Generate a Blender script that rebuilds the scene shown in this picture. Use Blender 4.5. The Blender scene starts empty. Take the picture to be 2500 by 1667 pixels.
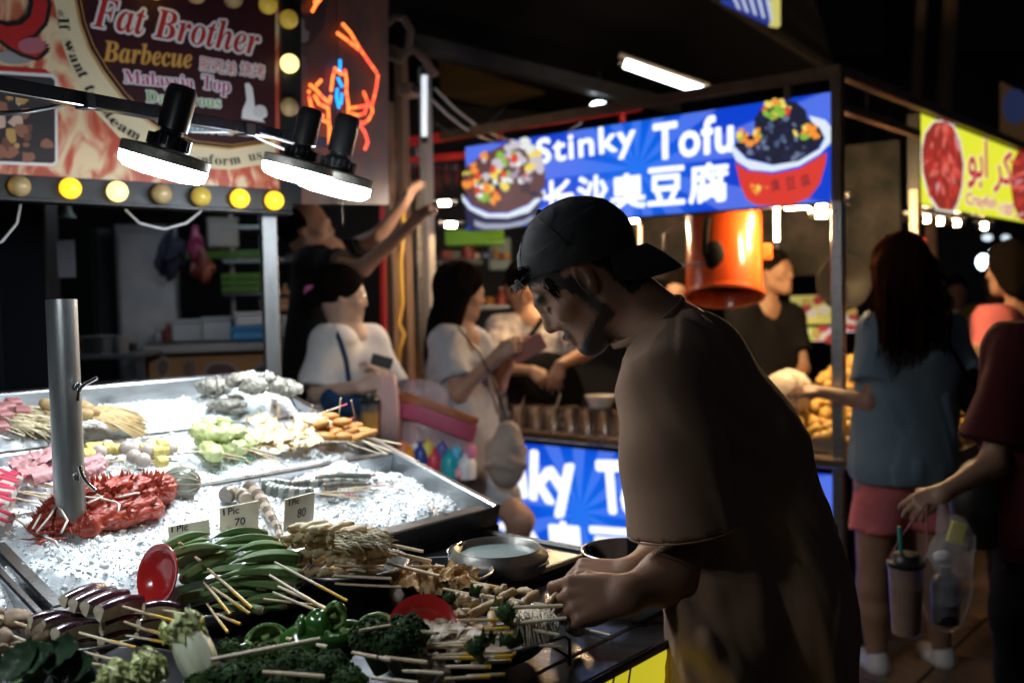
import bpy, math, random
import numpy as np
from math import sin, cos, pi, radians, sqrt, atan2
from mathutils import Vector, Matrix

S = bpy.context.scene
COL = S.collection
random.seed(7)
np.random.seed(7)

# ------------------------------------------------------------------ camera, world, exposure
CAM_H = 1.45
PITCH, ROLL, FPX = radians(2.6), 0.020, 2430.0      # focal length in pixels of the 2500 px wide photograph
cam_d = bpy.data.cameras.new('camera')
cam = bpy.data.objects.new('camera', cam_d)
COL.objects.link(cam)
S.camera = cam
cam_d.lens, cam_d.sensor_width = 35.0, 36.0
cam_d.clip_start, cam_d.clip_end = 0.05, 200
fw = Vector((0, cos(PITCH), -sin(PITCH)))
rt = Vector((1, 0, 0))
up = rt.cross(fw)
R_ = (rt * cos(ROLL) - up * sin(ROLL)).normalized()
U_ = (up * cos(ROLL) + rt * sin(ROLL)).normalized()
CAMP = Vector((0, 0, CAM_H))
m = Matrix((R_, U_, -fw)).transposed().to_4x4()
m.translation = CAMP
cam.matrix_world = m
cam_d.dof.use_dof = True
cam_d.dof.focus_distance = 1.62
cam_d.dof.aperture_fstop = 3.0

world = bpy.data.worlds.new('World')
S.world = world
world.use_nodes = True
wb = world.node_tree.nodes['Background']
wb.inputs[0].default_value = (0.12, 0.16, 0.25, 1)
wb.inputs[1].default_value = 0.006
S.view_settings.view_transform = 'Standard'
S.view_settings.look = 'None'
S.view_settings.exposure = 0.0
S.view_settings.gamma = 1
S.render.engine = 'CYCLES'
S.cycles.use_denoising = True
S.cycles.max_bounces = 6
S.cycles.diffuse_bounces = 3
S.cycles.glossy_bounces = 3
S.cycles.transmission_bounces = 5
S.cycles.transparent_max_bounces = 8
S.cycles.sample_clamp_indirect = 4
S.cycles.caustics_reflective = False
S.cycles.caustics_refractive = False

def ray(px, py):
    return fw + R_ * ((px - 1250) / FPX) - U_ * ((py - 833.5) / FPX)
def P(px, py, d):
    """world point that stands d metres down the lens axis, at photograph pixel px, py"""
    return CAMP + ray(px, py) * d
def PZ(px, py, z):
    r = ray(px, py)
    return CAMP + r * ((z - CAM_H) / r.z)
def PP(px, py, o, n):
    r = ray(px, py)
    return CAMP + r * ((o - CAMP).dot(n) / r.dot(n))

# ------------------------------------------------------------------ objects
OFF = {}
def tag(o, label=None, cat=None, group=None, kind=None):
    if label: o['label'] = label
    if cat: o['category'] = cat
    if group: o['group'] = group
    if kind: o['kind'] = kind
    return o
def thing(name, label, cat, loc, group=None):
    o = bpy.data.objects.new(name, None)
    COL.objects.link(o)
    o.location = loc
    o.empty_display_size = .05
    OFF[o] = Vector(loc)
    return tag(o, label, cat, group)
def off(o):
    return OFF.get(o, Vector((0, 0, 0)))
def link_mesh(name, me, parent=None, loc=None):
    o = bpy.data.objects.new(name, me)
    COL.objects.link(o)
    if parent is not None:
        o.parent = parent
        OFF[o] = off(parent)
    if loc is not None:
        o.location = loc
    return o

class MB:
    def __init__(s):
        s.v = []; s.f = []; s.mi = []; s.cur = 0
    def add(s, vs, fs):
        b = len(s.v)
        s.v.extend([tuple(v) for v in vs])
        s.f.extend([tuple(b + i for i in f) for f in fs])
        s.mi.extend([s.cur] * len(fs))
        return s
    def box(s, c, size, M=None, bev=0):
        x, y, z = [q / 2 for q in size]
        c = Vector(c)
        b = min(bev, x * .9, y * .9, z * .9)
        if b <= 0:
            pts = [Vector((i, j, k)) for i in (-x, x) for j in (-y, y) for k in (-z, z)]
            fs = [(0, 1, 3, 2), (4, 6, 7, 5), (0, 4, 5, 1), (2, 3, 7, 6), (0, 2, 6, 4), (1, 5, 7, 3)]
        else:
            pts = []
            ix = {}
            for i in (-1, 1):
                for j in (-1, 1):
                    for k in (-1, 1):
                        for a in range(3):
                            q = [i * (x - b), j * (y - b), k * (z - b)]
                            q[a] += (i, j, k)[a] * b
                            ix[(i, j, k, a)] = len(pts)
                            pts.append(Vector(q))
            fs = []
            for a in range(3):
                o1, o2 = (a + 1) % 3, (a + 2) % 3
                for sg in (-1, 1):
                    loop = []
                    for (p, q) in ((-1, -1), (1, -1), (1, 1), (-1, 1)):
                        kk = [0, 0, 0]; kk[a] = sg; kk[o1] = p; kk[o2] = q
                        loop.append(ix[(*kk, a)])
                    fs.append(tuple(loop) if sg > 0 else tuple(loop[::-1]))
                for (p, q) in ((-1, -1), (1, -1), (1, 1), (-1, 1)):
                    k1 = [0, 0, 0]; k1[a] = -1; k1[o1] = p; k1[o2] = q
                    k2 = list(k1); k2[a] = 1
                    l = [ix[(*k1, o1)], ix[(*k2, o1)], ix[(*k2, o2)], ix[(*k1, o2)]]
                    fs.append(tuple(l))
            for i in (-1, 1):
                for j in (-1, 1):
                    for k in (-1, 1):
                        fs.append(tuple(ix[(i, j, k, a)] for a in range(3)))
        if M is not None:
            pts = [M @ p for p in pts]
        return s.add([c + p for p in pts], fs)
    def cyl(s, a, b, r1, r2=None, n=12, caps=True):
        if r2 is None: r2 = r1
        return s.tube([a, b], [r1, r2], n, caps)
    def tube(s, pts, r, n=8, caps=True, flat=1.0, side=None):
        pts = [Vector(p) for p in pts]
        if not hasattr(r, '__len__'): r = [r] * len(pts)
        vs = []; fs = []
        t0 = (pts[1] - pts[0]).normalized()
        nn = side.normalized() if side is not None else t0.orthogonal().normalized()
        for i, p in enumerate(pts):
            if i == 0: t = pts[1] - pts[0]
            elif i == len(pts) - 1: t = pts[-1] - pts[-2]
            else: t = pts[i + 1] - pts[i - 1]
            t.normalize()
            nn = (nn - t * nn.dot(t))
            nn = nn.normalized() if nn.length > 1e-6 else t.orthogonal().normalized()
            bb = t.cross(nn)
            for k in range(n):
                a = 2 * pi * k / n
                vs.append(p + nn * (cos(a) * r[i]) + bb * (sin(a) * r[i] * flat))
        for i in range(len(pts) - 1):
            for k in range(n):
                k2 = (k + 1) % n
                fs.append((i * n + k, i * n + k2, (i + 1) * n + k2, (i + 1) * n + k))
        if caps:
            fs.append(tuple(range(n))[::-1])
            fs.append(tuple((len(pts) - 1) * n + k for k in range(n)))
        return s.add(vs, fs)
    def lathe(s, prof, c, n=32, M=None):
        vs = []; fs = []
        c = Vector(c)
        for (r, z) in prof:
            for k in range(n):
                a = 2 * pi * k / n
                p = Vector((r * cos(a), r * sin(a), z))
                vs.append(c + (M @ p if M is not None else p))
        for i in range(len(prof) - 1):
            for k in range(n):
                k2 = (k + 1) % n
                fs.append((i * n + k, i * n + k2, (i + 1) * n + k2, (i + 1) * n + k))
        return s.add(vs, fs)
    def sph(s, c, r, n=10, m_=6, M=None, jit=0, rnd=random):
        if not hasattr(r, '__len__'): r = (r, r, r)
        c = Vector(c)
        vs = [None]; fs = []
        def q(p):
            j = 1 + rnd.uniform(-jit, jit) if jit else 1
            p = Vector((p[0] * r[0] * j, p[1] * r[1] * j, p[2] * r[2] * j))
            return c + (M @ p if M is not None else p)
        vs = [q((0, 0, -1))]
        for i in range(1, m_):
            t = -pi / 2 + pi * i / m_
            for k in range(n):
                a = 2 * pi * k / n
                vs.append(q((cos(t) * cos(a), cos(t) * sin(a), sin(t))))
        vs.append(q((0, 0, 1)))
        for k in range(n):
            k2 = (k + 1) % n
            fs.append((0, 1 + k2, 1 + k))
            for i in range(m_ - 2):
                a = 1 + i * n
                fs.append((a + k, a + k2, a + n + k2, a + n + k))
            a = 1 + (m_ - 2) * n
            fs.append((a + k, a + k2, len(vs) - 1))
        return s.add(vs, fs)
    def quad(s, a, b, c, d):
        return s.add([a, b, c, d], [(0, 1, 2, 3)])
    def slab(s, poly, nrm, th):
        """extruded polygon"""
        poly = [Vector(p) for p in poly]; n = len(poly)
        nrm = Vector(nrm).normalized() * th
        vs = poly + [p + nrm for p in poly]
        fs = [tuple(range(n))[::-1], tuple(range(n, 2 * n))] + [(i, (i + 1) % n, n + (i + 1) % n, n + i) for i in range(n)]
        return s.add(vs, fs)
    def mesh(s, name, mats, o=Vector((0, 0, 0)), smooth=None):
        me = bpy.data.meshes.new(name)
        v = np.array([tuple(q) for q in s.v], dtype=np.float64).reshape(-1, 3) - np.array(o)
        me.from_pydata(v.tolist(), [], s.f)
        if not isinstance(mats, (list, tuple)): mats = [mats]
        for q in mats: me.materials.append(q)
        if len(mats) > 1: me.polygons.foreach_set('material_index', s.mi)
        if smooth:
            me.shade_smooth()
            if smooth != 180:
                me.set_sharp_from_angle(angle=radians(smooth))
        me.update()
        return me
    def build(s, name, mats, parent=None, smooth=None, label=None, cat=None, group=None, kind=None, uv=None):
        me = s.mesh(name, mats, off(parent) if parent is not None else Vector((0, 0, 0)), smooth)
        o = link_mesh(name, me, parent)
        return tag(o, label, cat, group, kind)

def np_mesh(name, v, f, mats, parent=None, smooth=True, **kw):
    me = bpy.data.meshes.new(name)
    v = np.asarray(v, dtype=np.float32) - np.array(off(parent) if parent is not None else (0, 0, 0), dtype=np.float32)
    f = np.asarray(f, dtype=np.int32)
    me.vertices.add(len(v)); me.vertices.foreach_set('co', v.ravel())
    k = f.shape[1]
    me.loops.add(f.size); me.loops.foreach_set('vertex_index', f.ravel())
    me.polygons.add(len(f)); me.polygons.foreach_set('loop_start', np.arange(0, f.size, k, dtype=np.int32))
    me.update(calc_edges=True)
    if smooth: me.shade_smooth()
    if not isinstance(mats, (list, tuple)): mats = [mats]
    for q in mats: me.materials.append(q)
    o = link_mesh(name, me, parent)
    return tag(o, **kw)

# ------------------------------------------------------------------ signed distance modelling
def smin(a, b, k):
    h = np.clip(.5 + .5 * (b - a) / k, 0, 1)
    return b + (a - b) * h - k * h * (1 - h)
def smax(a, b, k):
    return -smin(-a, -b, k)
def rc(a, b, ra, rb=None):
    a = np.array(a, dtype=np.float32); b = np.array(b, dtype=np.float32)
    if rb is None: rb = ra
    ba = b - a; L = float(ba @ ba) + 1e-12
    def f(p):
        t = np.clip((p - a) @ ba / L, 0, 1)
        return np.linalg.norm(p - a - t[:, None] * ba, axis=1) - (ra + t * (rb - ra))
    return f
def el(c, r, M=None):
    c = np.array(c, dtype=np.float32); r = np.array(r, dtype=np.float32)
    M3 = None if M is None else np.array(M.to_3x3(), dtype=np.float32)
    def f(p):
        q = p - c
        if M3 is not None: q = q @ M3
        k0 = np.linalg.norm(q / r, axis=1); k1 = np.linalg.norm(q / (r * r), axis=1) + 1e-9
        return k0 * (k0 - 1) / k1
    return f
def plane(o, n):
    o = np.array(o, dtype=np.float32); n = np.array(Vector(n).normalized(), dtype=np.float32)
    return lambda p: (p - o) @ n
def U(k, *fs):
    fs = [f for f in fs if f is not None]
    def g(p):
        d = fs[0](p)
        for f in fs[1:]: d = smin(d, f(p), k)
        return d
    return g
def SUB(f, g, k):
    return lambda p: smax(f(p), -g(p), k)
def CUT(f, *pl):
    def g(p):
        d = f(p)
        for q in pl: d = np.maximum(d, q(p))
        return d
    return g
def WAV(f, amp, freq, seed=1, stretch=(1, 1, 1)):
    rg = np.random.RandomState(seed)
    D = rg.normal(size=(6, 3)); D /= np.linalg.norm(D, axis=1)[:, None]
    ph = rg.uniform(0, 6.28, 6); fr = freq * rg.uniform(.6, 1.8, 6)
    D = (D * fr[:, None] * np.array(stretch)).astype(np.float32)
    def g(p):
        d = f(p)
        w = np.zeros(len(p), dtype=np.float32)
        q = p
        for i in range(6):
            w += np.sin(q @ D[i] + ph[i] + 1.5 * w)
        return d + w * (amp / 3)
    return g
def XF(f, M):
    """f is given in local coordinates, M maps local to world (uniform scale)"""
    sc = M.to_scale()[0]
    Mi = np.array(M.inverted(), dtype=np.float32)
    return lambda p: f(p @ Mi[:3, :3].T + Mi[:3, 3]) * sc
def nets(fn, lo, hi, h, B=8):
    lo = np.array(lo, dtype=np.float32); hi = np.array(hi, dtype=np.float32)
    nb = np.ceil((hi - lo) / (h * B)).astype(int)
    N = nb * B
    gi = np.stack(np.meshgrid(*[np.arange(n) for n in nb], indexing='ij'), -1).reshape(-1, 3)
    cen = lo + (gi * B + (B - 1) / 2) * h
    dc = fn(cen.astype(np.float32))
    D = np.empty(tuple(N), dtype=np.float32)
    Dv = D.reshape(nb[0], B, nb[1], B, nb[2], B)
    Dv[:] = dc.reshape(nb[0], 1, nb[1], 1, nb[2], 1)
    near = np.abs(dc) < h * B * 1.25
    loc = np.stack(np.meshgrid(*[np.arange(B)] * 3, indexing='ij'), -1).reshape(-1, 3)
    ks = np.nonzero(near)[0]
    for i in range(0, len(ks), 600):
        g = gi[ks[i:i + 600]]
        idx = (g[:, None, :] * B + loc[None]).reshape(-1, 3)
        D[idx[:, 0], idx[:, 1], idx[:, 2]] = fn((lo + idx * h).astype(np.float32))
    D[0] = D[-1] = 1; D[:, 0] = D[:, -1] = 1; D[:, :, 0] = D[:, :, -1] = 1
    sg = D < 0
    c = sg[:-1, :-1, :-1].astype(np.int8)
    tot = np.zeros(c.shape, dtype=np.int8)
    offs = [(i, j, k) for i in (0, 1) for j in (0, 1) for k in (0, 1)]
    for (i, j, k) in offs:
        tot += sg[i:N[0] - 1 + i, j:N[1] - 1 + j, k:N[2] - 1 + k]
    act = np.argwhere((tot > 0) & (tot < 8))
    if len(act) == 0: return np.zeros((0, 3)), np.zeros((0, 4), dtype=int)
    V8 = np.stack([D[act[:, 0] + i, act[:, 1] + j, act[:, 2] + k] for (i, j, k) in offs], 1)
    acc = np.zeros((len(act), 3), dtype=np.float32); cnt = np.zeros(len(act), dtype=np.float32)
    for a in range(8):
        for ax in range(3):
            if offs[a][ax]: continue
            o2 = list(offs[a]); o2[ax] = 1
            b = offs.index(tuple(o2))
            va, vb = V8[:, a], V8[:, b]
            mk = (va < 0) != (vb < 0)
            t = np.where(mk, va / np.where(mk, va - vb, 1), 0)
            pt = np.tile(np.array(offs[a], dtype=np.float32), (len(act), 1))
            pt[:, ax] += t
            acc += pt * mk[:, None]; cnt += mk
    verts = lo + (act + acc / cnt[:, None]) * h
    key = np.full(tuple(N), -1, dtype=np.int32)
    key[act[:, 0], act[:, 1], act[:, 2]] = np.arange(len(act))
    faces = []
    for ax in range(3):
        sl0 = [slice(None)] * 3; sl1 = [slice(None)] * 3
        sl0[ax] = slice(0, -1); sl1[ax] = slice(1, None)
        dd = sg[tuple(sl0)] != sg[tuple(sl1)]
        e = np.argwhere(dd)
        o1, o2 = (ax + 1) % 3, (ax + 2) % 3
        e = e[(e[:, o1] > 0) & (e[:, o2] > 0)]
        def at(d1, d2):
            q = e.copy(); q[:, o1] -= d1; q[:, o2] -= d2
            return key[q[:, 0], q[:, 1], q[:, 2]]
        F = np.stack([at(0, 0), at(1, 0), at(1, 1), at(0, 1)], 1)
        inside = sg[e[:, 0], e[:, 1], e[:, 2]]
        F[~inside] = F[~inside][:, ::-1]
        faces.append(F)
    faces = np.concatenate(faces)
    faces = faces[(faces >= 0).all(1)]
    return verts, faces
def sdf_obj(name, fn, lo, hi, h, mats, parent=None, **kw):
    lo = [min(a, b) for a, b in zip(lo, hi)] if False else lo
    v, f = nets(fn, lo, hi, h)
    return np_mesh(name, v, f, mats, parent, **kw)

# ------------------------------------------------------------------ materials
MATS = {}
def M(name, color, rough=.5, metal=0, var=None, bump=None, spec=.5, sss=0, coat=0, emit=None, trans=0, alpha=None, ior=None, color2=None, stretch=None, sheen=0, detail=4):
    """procedural principled material; var=(noise scale, amount) mixes color towards color2, bump=(scale, strength in mm)"""
    if name in MATS: return MATS[name]
    m = bpy.data.materials.new(name)
    m.use_nodes = True
    nt = m.node_tree; b = nt.nodes['Principled BSDF']; L = nt.links
    b.inputs['Base Color'].default_value = (*color, 1)
    b.inputs['Roughness'].default_value = rough
    b.inputs['Metallic'].default_value = metal
    b.inputs['Specular IOR Level'].default_value = spec
    if sss:
        b.inputs['Subsurface Weight'].default_value = sss
        b.inputs['Subsurface Radius'].default_value = (.01, .004, .002)
        b.inputs['Subsurface Scale'].default_value = .6
    if coat: b.inputs['Coat Weight'].default_value = coat; b.inputs['Coat Roughness'].default_value = .15
    if trans: b.inputs['Transmission Weight'].default_value = trans
    if ior: b.inputs['IOR'].default_value = ior
    if sheen: b.inputs['Sheen Weight'].default_value = sheen
    if alpha is not None: b.inputs['Alpha'].default_value = alpha
    if emit:
        b.inputs['Emission Color'].default_value = (*emit[:3], 1)
        b.inputs['Emission Strength'].default_value = emit[3]
    tc = nt.nodes.new('ShaderNodeTexCoord')
    src = tc.outputs['Object']
    if stretch:
        mp = nt.nodes.new('ShaderNodeMapping'); mp.inputs['Scale'].default_value = stretch
        L.new(src, mp.inputs['Vector']); src = mp.outputs['Vector']
    if var:
        n = nt.nodes.new('ShaderNodeTexNoise'); n.inputs['Scale'].default_value = var[0]; n.inputs['Detail'].default_value = detail
        n.inputs['Roughness'].default_value = .65
        L.new(src, n.inputs['Vector'])
        r = nt.nodes.new('ShaderNodeMapRange'); r.inputs[1].default_value = .32; r.inputs[2].default_value = .68
        L.new(n.outputs['Fac'], r.inputs[0])
        mx = nt.nodes.new('ShaderNodeMix'); mx.data_type = 'RGBA'
        c2 = color2 if color2 else tuple(c * (1 - var[1]) for c in color)
        mx.inputs['A'].default_value = (*color, 1); mx.inputs['B'].default_value = (*c2, 1)
        L.new(r.outputs[0], mx.inputs['Factor'])
        L.new(mx.outputs['Result'], b.inputs['Base Color'])
        rr = nt.nodes.new('ShaderNodeMapRange'); rr.inputs[3].default_value = max(0.03, rough - .08); rr.inputs[4].default_value = min(1, rough + .12)
        L.new(n.outputs['Fac'], rr.inputs[0]); L.new(rr.outputs[0], b.inputs['Roughness'])
        if emit and emit[3] > 0 and len(emit) > 4:
            L.new(mx.outputs['Result'], b.inputs['Emission Color'])
    if bump:
        n2 = nt.nodes.new('ShaderNodeTexNoise'); n2.inputs['Scale'].default_value = bump[0]; n2.inputs['Detail'].default_value = 5
        L.new(src, n2.inputs['Vector'])
        bp = nt.nodes.new('ShaderNodeBump'); bp.inputs['Strength'].default_value = 1; bp.inputs['Distance'].default_value = bump[1] / 1000
        L.new(n2.outputs['Fac'], bp.inputs['Height']); L.new(bp.outputs['Normal'], b.inputs['Normal'])
    MATS[name] = m
    return m
def E(name, color, strength, base=(.8, .8, .8)):
    """something that gives off light"""
    return M(name, base, .4, emit=(*color, strength))

CJK = {}
def mathtxt(s, up_, lo_):
    return ''.join(chr(up_ + ord(c) - 65) if 'A' <= c <= 'Z' else chr(lo_ + ord(c) - 97) if 'a' <= c <= 'z' else c for c in s)
def text_mesh(name, s, mat, origin, ux, uz, width=None, height=None, offset=0, shear=0, parent=None, depth=0, fat=None, push=0.0, spacing=1.0):
    """lettering laid on a plane: origin bottom-left, ux along the line, uz up; fitted to width (and height)"""
    c = bpy.data.curves.new(name, 'FONT'); c.body = s; c.offset = offset; c.shear = shear; c.space_character = spacing
    c.resolution_u = 3
    o = bpy.data.objects.new(name, c); COL.objects.link(o)
    dg = bpy.context.evaluated_depsgraph_get()
    me0 = bpy.data.meshes.new_from_object(o.evaluated_get(dg))
    bpy.data.objects.remove(o)
    v = np.array([tuple(q.co) for q in me0.vertices]); 
    fs = [tuple(p.vertices) for p in me0.polygons]
    bpy.data.meshes.remove(me0)
    x0, x1 = v[:, 0].min(), v[:, 0].max(); y0, y1 = v[:, 1].min(), v[:, 1].max()
    sx = width / (x1 - x0) if width else None
    sy = height / (y1 - y0) if height else None
    sx = sx or sy; sy = sy or sx
    ux = Vector(ux).normalized(); uz = Vector(uz).normalized(); n = ux.cross(uz)
    X = (v[:, 0] - x0) * sx; Y = (v[:, 1] - y0) * sy
    b = MB()
    cop = [(0, 0)] if not fat else [(fat * cos(a) , fat * sin(a)) for a in np.arange(0, 2 * pi - .01, 2 * pi / 10)] + [(0, 0)]
    og = Vector(origin)
    for i, (dx, dy) in enumerate(cop):
        q = og + n * (push + i * 4e-5)
        b.add([q + ux * (x + dx) + uz * (y + dy) for x, y in zip(X, Y)], fs)
    return b.build(name, mat, parent)
clear = M('clear_plastic', (.9, .9, .9), .12, trans=.9, ior=1.2, alpha=.35)
def frame(o, f, u, s=1.0):
    f = Vector(f).normalized(); u = Vector(u); u = (u - f * u.dot(f)).normalized(); l = u.cross(f)
    Mx = Matrix((f * s, l * s, u * s)).transposed().to_4x4(); Mx.translation = Vector(o)
    return Mx
def bbox(pts, pad):
    a = np.array([tuple(p) for p in pts])
    return a.min(0) - pad, a.max(0) + pad
def mark(o, fn, slot=1):
    """give the faces where fn(centres) is true another material slot"""
    me = o.data; n = len(me.polygons)
    c = np.empty(n * 3); me.polygons.foreach_get('center', c)
    mi = np.zeros(n, dtype=np.int32); me.polygons.foreach_get('material_index', mi)
    c = c.reshape(-1, 3) + np.array(off(o))
    mi[fn(c)] = slot
    me.polygons.foreach_set('material_index', mi)
def vmask(o, fn):
    me = o.data; n = len(me.vertices); c = np.empty(n * 3); me.vertices.foreach_get('co', c)
    a = me.attributes.new('hair_mask', 'FLOAT', 'POINT')
    a.data.foreach_set('value', np.clip(fn(c.reshape(-1, 3) + np.array(off(o))), 0, 1).astype(np.float32))
def soft(fn, c, r, n=14):
    rg = np.random.RandomState(2); t = np.zeros(len(c))
    for i in range(n): t += fn(c + rg.normal(size=3) * r * .6)
    return t / n
# ------------------------------------------------------------------ layout of the market
Z = Vector((0, 0, 1))
uA = Vector((-.766, .642, 0)).normalized()      # along the tofu stall front, away to the left
vA = Vector((.642, .766, 0)).normalized()       # along the aisle, away to the right
ZT = .93                                        # table top
class Pl:
    """a plane in the world with its own axes"""
    def __init__(s, o, ex, ez=Z):
        s.o = Vector(o); s.ex = Vector(ex).normalized(); s.ez = Vector(ez).normalized(); s.n = s.ex.cross(s.ez)
    def at(s, px, py, h=0):
        return PP(px, py, s.o + s.n * h, s.n)
    def w(s, x, z, h=0):
        return s.o + s.ex * x + s.ez * z + s.n * h
    def text(s, name, txt, p0, p1, hpx, mat, h=.002, **kw):
        a = s.at(*p0, h); b = s.at(*p1, h)
        ux = (b - a).normalized()
        uz = s.n.cross(ux)
        H = (s.at(p0[0], p0[1] - hpx, h) - a).length
        return text_mesh(name, txt, mat, a, ux, uz, (b - a).length, H, **kw)
def poly_print(pl, pts, h, th=.0012):
    q = [pl.at(x, y, h) for x, y in pts]
    return MB().slab(q, pl.n, th)
def blob_pts(cx, cy, rx, ry, n=9, jit=.25, rnd=random, rot=0):
    o = []
    for k in range(n):
        a = 2 * pi * k / n
        r = 1 + rnd.uniform(-jit, jit)
        x, y = rx * r * cos(a), ry * r * sin(a)
        o.append((cx + x * cos(rot) - y * sin(rot), cy + x * sin(rot) + y * cos(rot)))
    return o[::-1]

# materials shared by many things
steel = M('brushed_steel', (.52, .53, .54), .28, 1, var=(9, .35), bump=(60, .25), stretch=(1, 1, 6))
steel_d = M('old_steel', (.30, .30, .31), .38, 1, var=(14, .45), bump=(90, .3))
chrome = M('chrome', (.7, .7, .7), .12, 1)
black_metal = M('black_metal', (.022, .023, .026), .42, .3, var=(12, .4), bump=(80, .2))
black_plastic = M('black_plastic', (.012, .012, .013), .38, bump=(150, .1))
dark_wall = M('dark_wall', (.018, .02, .026), .7, var=(3, .4), bump=(30, 1))

# ---- the setting
g = MB(); g.add([(-30, -4, 0), (30, -4, 0), (30, 60, 0), (-30, 60, 0)], [(0, 1, 2, 3)])
ground = g.build('ground', M('asphalt', (.05, .045, .04), .55, var=(3, .5), bump=(40, 3)), kind='structure')
pt = M('paving_stone', (.16, .10, .06), .5, var=(7, .45), bump=(30, 1.5))
n = 0
pv = bpy.data.objects.new('pavement', None); COL.objects.link(pv); pv['kind'] = 'structure'; pv.location = (1.9, 4.4, 0); OFF[pv] = Vector(pv.location)
tm = MB().box((0, 0, .012), (.392, .392, .024), bev=.004).mesh('paving_tile', pt)
for i in range(-4, 7):
    for j in range(-4, 12):
        o = link_mesh('tile', tm, pv)
        q = vA * (.4 * j) - uA * (.4 * i)
        o.location = (q.x, q.y, random.uniform(-.002, .002)); o.rotation_euler = (random.uniform(-.004, .004), random.uniform(-.004, .004), atan2(vA.y, vA.x))

sk = MB().lathe([(60, -2), (60, 8), (52, 20), (30, 32), (8, 38), (.01, 39)], (0, 10, 0), 32).build('sky', M('night_sky', (.001, .001, .0015), 1, emit=(.80, .85, 1.0, .017)), smooth=180, kind='structure')

# ---- dark buildings that close the view
bl = thing('market_building', 'unlit black building behind the seafood counter and the kitchen', 'building', (-4, 9.5, 0))
b = MB()
b.box((-4.2, 9.6, 2.6), (11, .3, 5.2))
b.build('wall', dark_wall, bl)
for i in range(9):
    MB().box((-9 + 1.25 * i, 9.42, 1.6), (.9, .05, 2.4), bev=.01).build('shutter', M('shutter', (.03, .035, .045), .5, .4, bump=(60, 1)), bl)
br = thing('shop_building', 'tall dark building far behind the yellow crayfish sign', 'building', (6, 14, 0))
MB().box((7.5, 15, 4.5), (12, .4, 9)).build('wall', M('far_wall', (.022, .018, .016), .8, var=(2, .5)), br)
for i in range(5):
    MB().box((3 + 2 * i, 14.75, 5.6), (1.1, .08, 1.5), bev=.01).build('window', M('dark_glass', (.01, .012, .015), .15, .2), br)
for i, px in enumerate((2255, 2325)):
    MB().cyl(P(px, -60, 9), P(px - 25, 330, 9), .07 if i else .05).build('drainpipe', M('drain_brown', (.16, .11, .07), .6), None,
        label=('thick' if i else 'thin') + ' drainpipe on the dark wall above the yellow sign', cat='pipe')

# ---- seafood counter
F_ = PZ(1185, 1230, 1.0); G_ = PZ(76, 1503, 1.0)
d1 = (F_ - G_).normalized()
B_ = PP(612, 922, F_, d1)
d2 = (B_ - F_); LB = d2.length; d2.normalize()
nI = d1.cross(d2).normalized()
if nI.z < 0: nI = -nI
ICE = Pl(F_, d1, d2)
if ICE.n.dot(nI) < 0: ICE.n = nI
def I(px, py, h=0):
    return PP(px, py, F_ + nI * h, nI)
def ab(p):
    q = p - F_
    return q.dot(d1), q.dot(d2)
bDB = ab(I(940, 1110))[1]          # row dividers
bDA = ab(I(464, 1053))[1]
AL = -2.3
def IW(a, b_, h=0):
    return F_ + d1 * a + d2 * b_ + nI * h
ctr = thing('seafood_counter', 'sloping stainless seafood counter heaped with crushed ice', 'counter', (F_.x - .5, F_.y - .3, 0))
def ibox(a0, a1, b0, b1, h0, h1, bev=.003):
    Mx = Matrix((d1, d2, nI)).transposed()
    return MB().box(IW((a0 + a1) / 2, (b0 + b1) / 2, (h0 + h1) / 2), (a1 - a0, b1 - b0, h1 - h0), Mx, bev)
ibox(AL, .012, -.028, 0, -.05, .004).build('front_rim', steel, ctr)
ibox(AL, .012, LB, LB + .022, -.12, .012).build('back_rim', steel, ctr)
ibox(0, .02, -.028, LB + .022, -.075, .008).build('side_rim', steel, ctr)
ibox(AL, 0, bDA - .008, bDA + .012, -.09, .004).build('divider', steel, ctr)
ibox(AL, 0, bDB - .008, bDB + .012, -.09, .004).build('divider', steel, ctr)
ibox(AL, 0, -.02, LB, -.11, -.09).build('tray_floor', steel, ctr)
ac = ab(I(115, 1455))[0]
ibox(ac - .012, ac + .012, 0, bDB, -.09, .006).build('cross_bar', steel, ctr)
ibox(ac - .034, ac - .020, 0, bDB * .8, -.09, .001).build('cross_bar', steel, ctr)
bb = MB()
hh = F_.z - .05
pa = IW(.022, -.03, -.04); pb = IW(AL, -.03, -.04); pc = IW(AL, LB + .02, -.1); pd = IW(.022, LB + .02, -.1)
lo = [Vector((q.x, q.y, .0)) for q in (pa, pb, pc, pd)]
bb.add([pa, pb, pc, pd] + lo, [(0, 1, 5, 4), (1, 2, 6, 5), (2, 3, 7, 6), (3, 0, 4, 7), (4, 5, 6, 7), (0, 3, 2, 1)])
bb.build('cabinet', black_metal, ctr)

# ---- crushed ice
def lattice(seed, n=64):
    return np.random.RandomState(seed).rand(n, n)
def vnoise(x, y, seed):
    L_ = lattice(seed); n = 64
    xi = np.floor(x).astype(int); yi = np.floor(y).astype(int); fx = x - xi; fy = y - yi
    fx = fx * fx * (3 - 2 * fx); fy = fy * fy * (3 - 2 * fy)
    g = lambda i, j: L_[(xi + i) % n, (yi + j) % n]
    return (g(0, 0) * (1 - fx) * (1 - fy) + g(1, 0) * fx * (1 - fy) + g(0, 1) * (1 - fx) * fy + g(1, 1) * fx * fy)
heaps = [((600, 985), .10, .065), ((660, 960), .07, .05), ((150, 1330), .12, .02), ((850, 1060), .12, .02), ((800, 1150), .08, .030), ((980, 1190), .10, .012), ((480, 1330), .15, .01), ((300, 1000), .3, .012), ((720,1240),.09,.015)]
HC = [(ab(I(*c)), r, h) for c, r, h in heaps]
melt = [(ab(I(118, 1475)), .055), (ab(I(880, 1120)), .05)]
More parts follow.
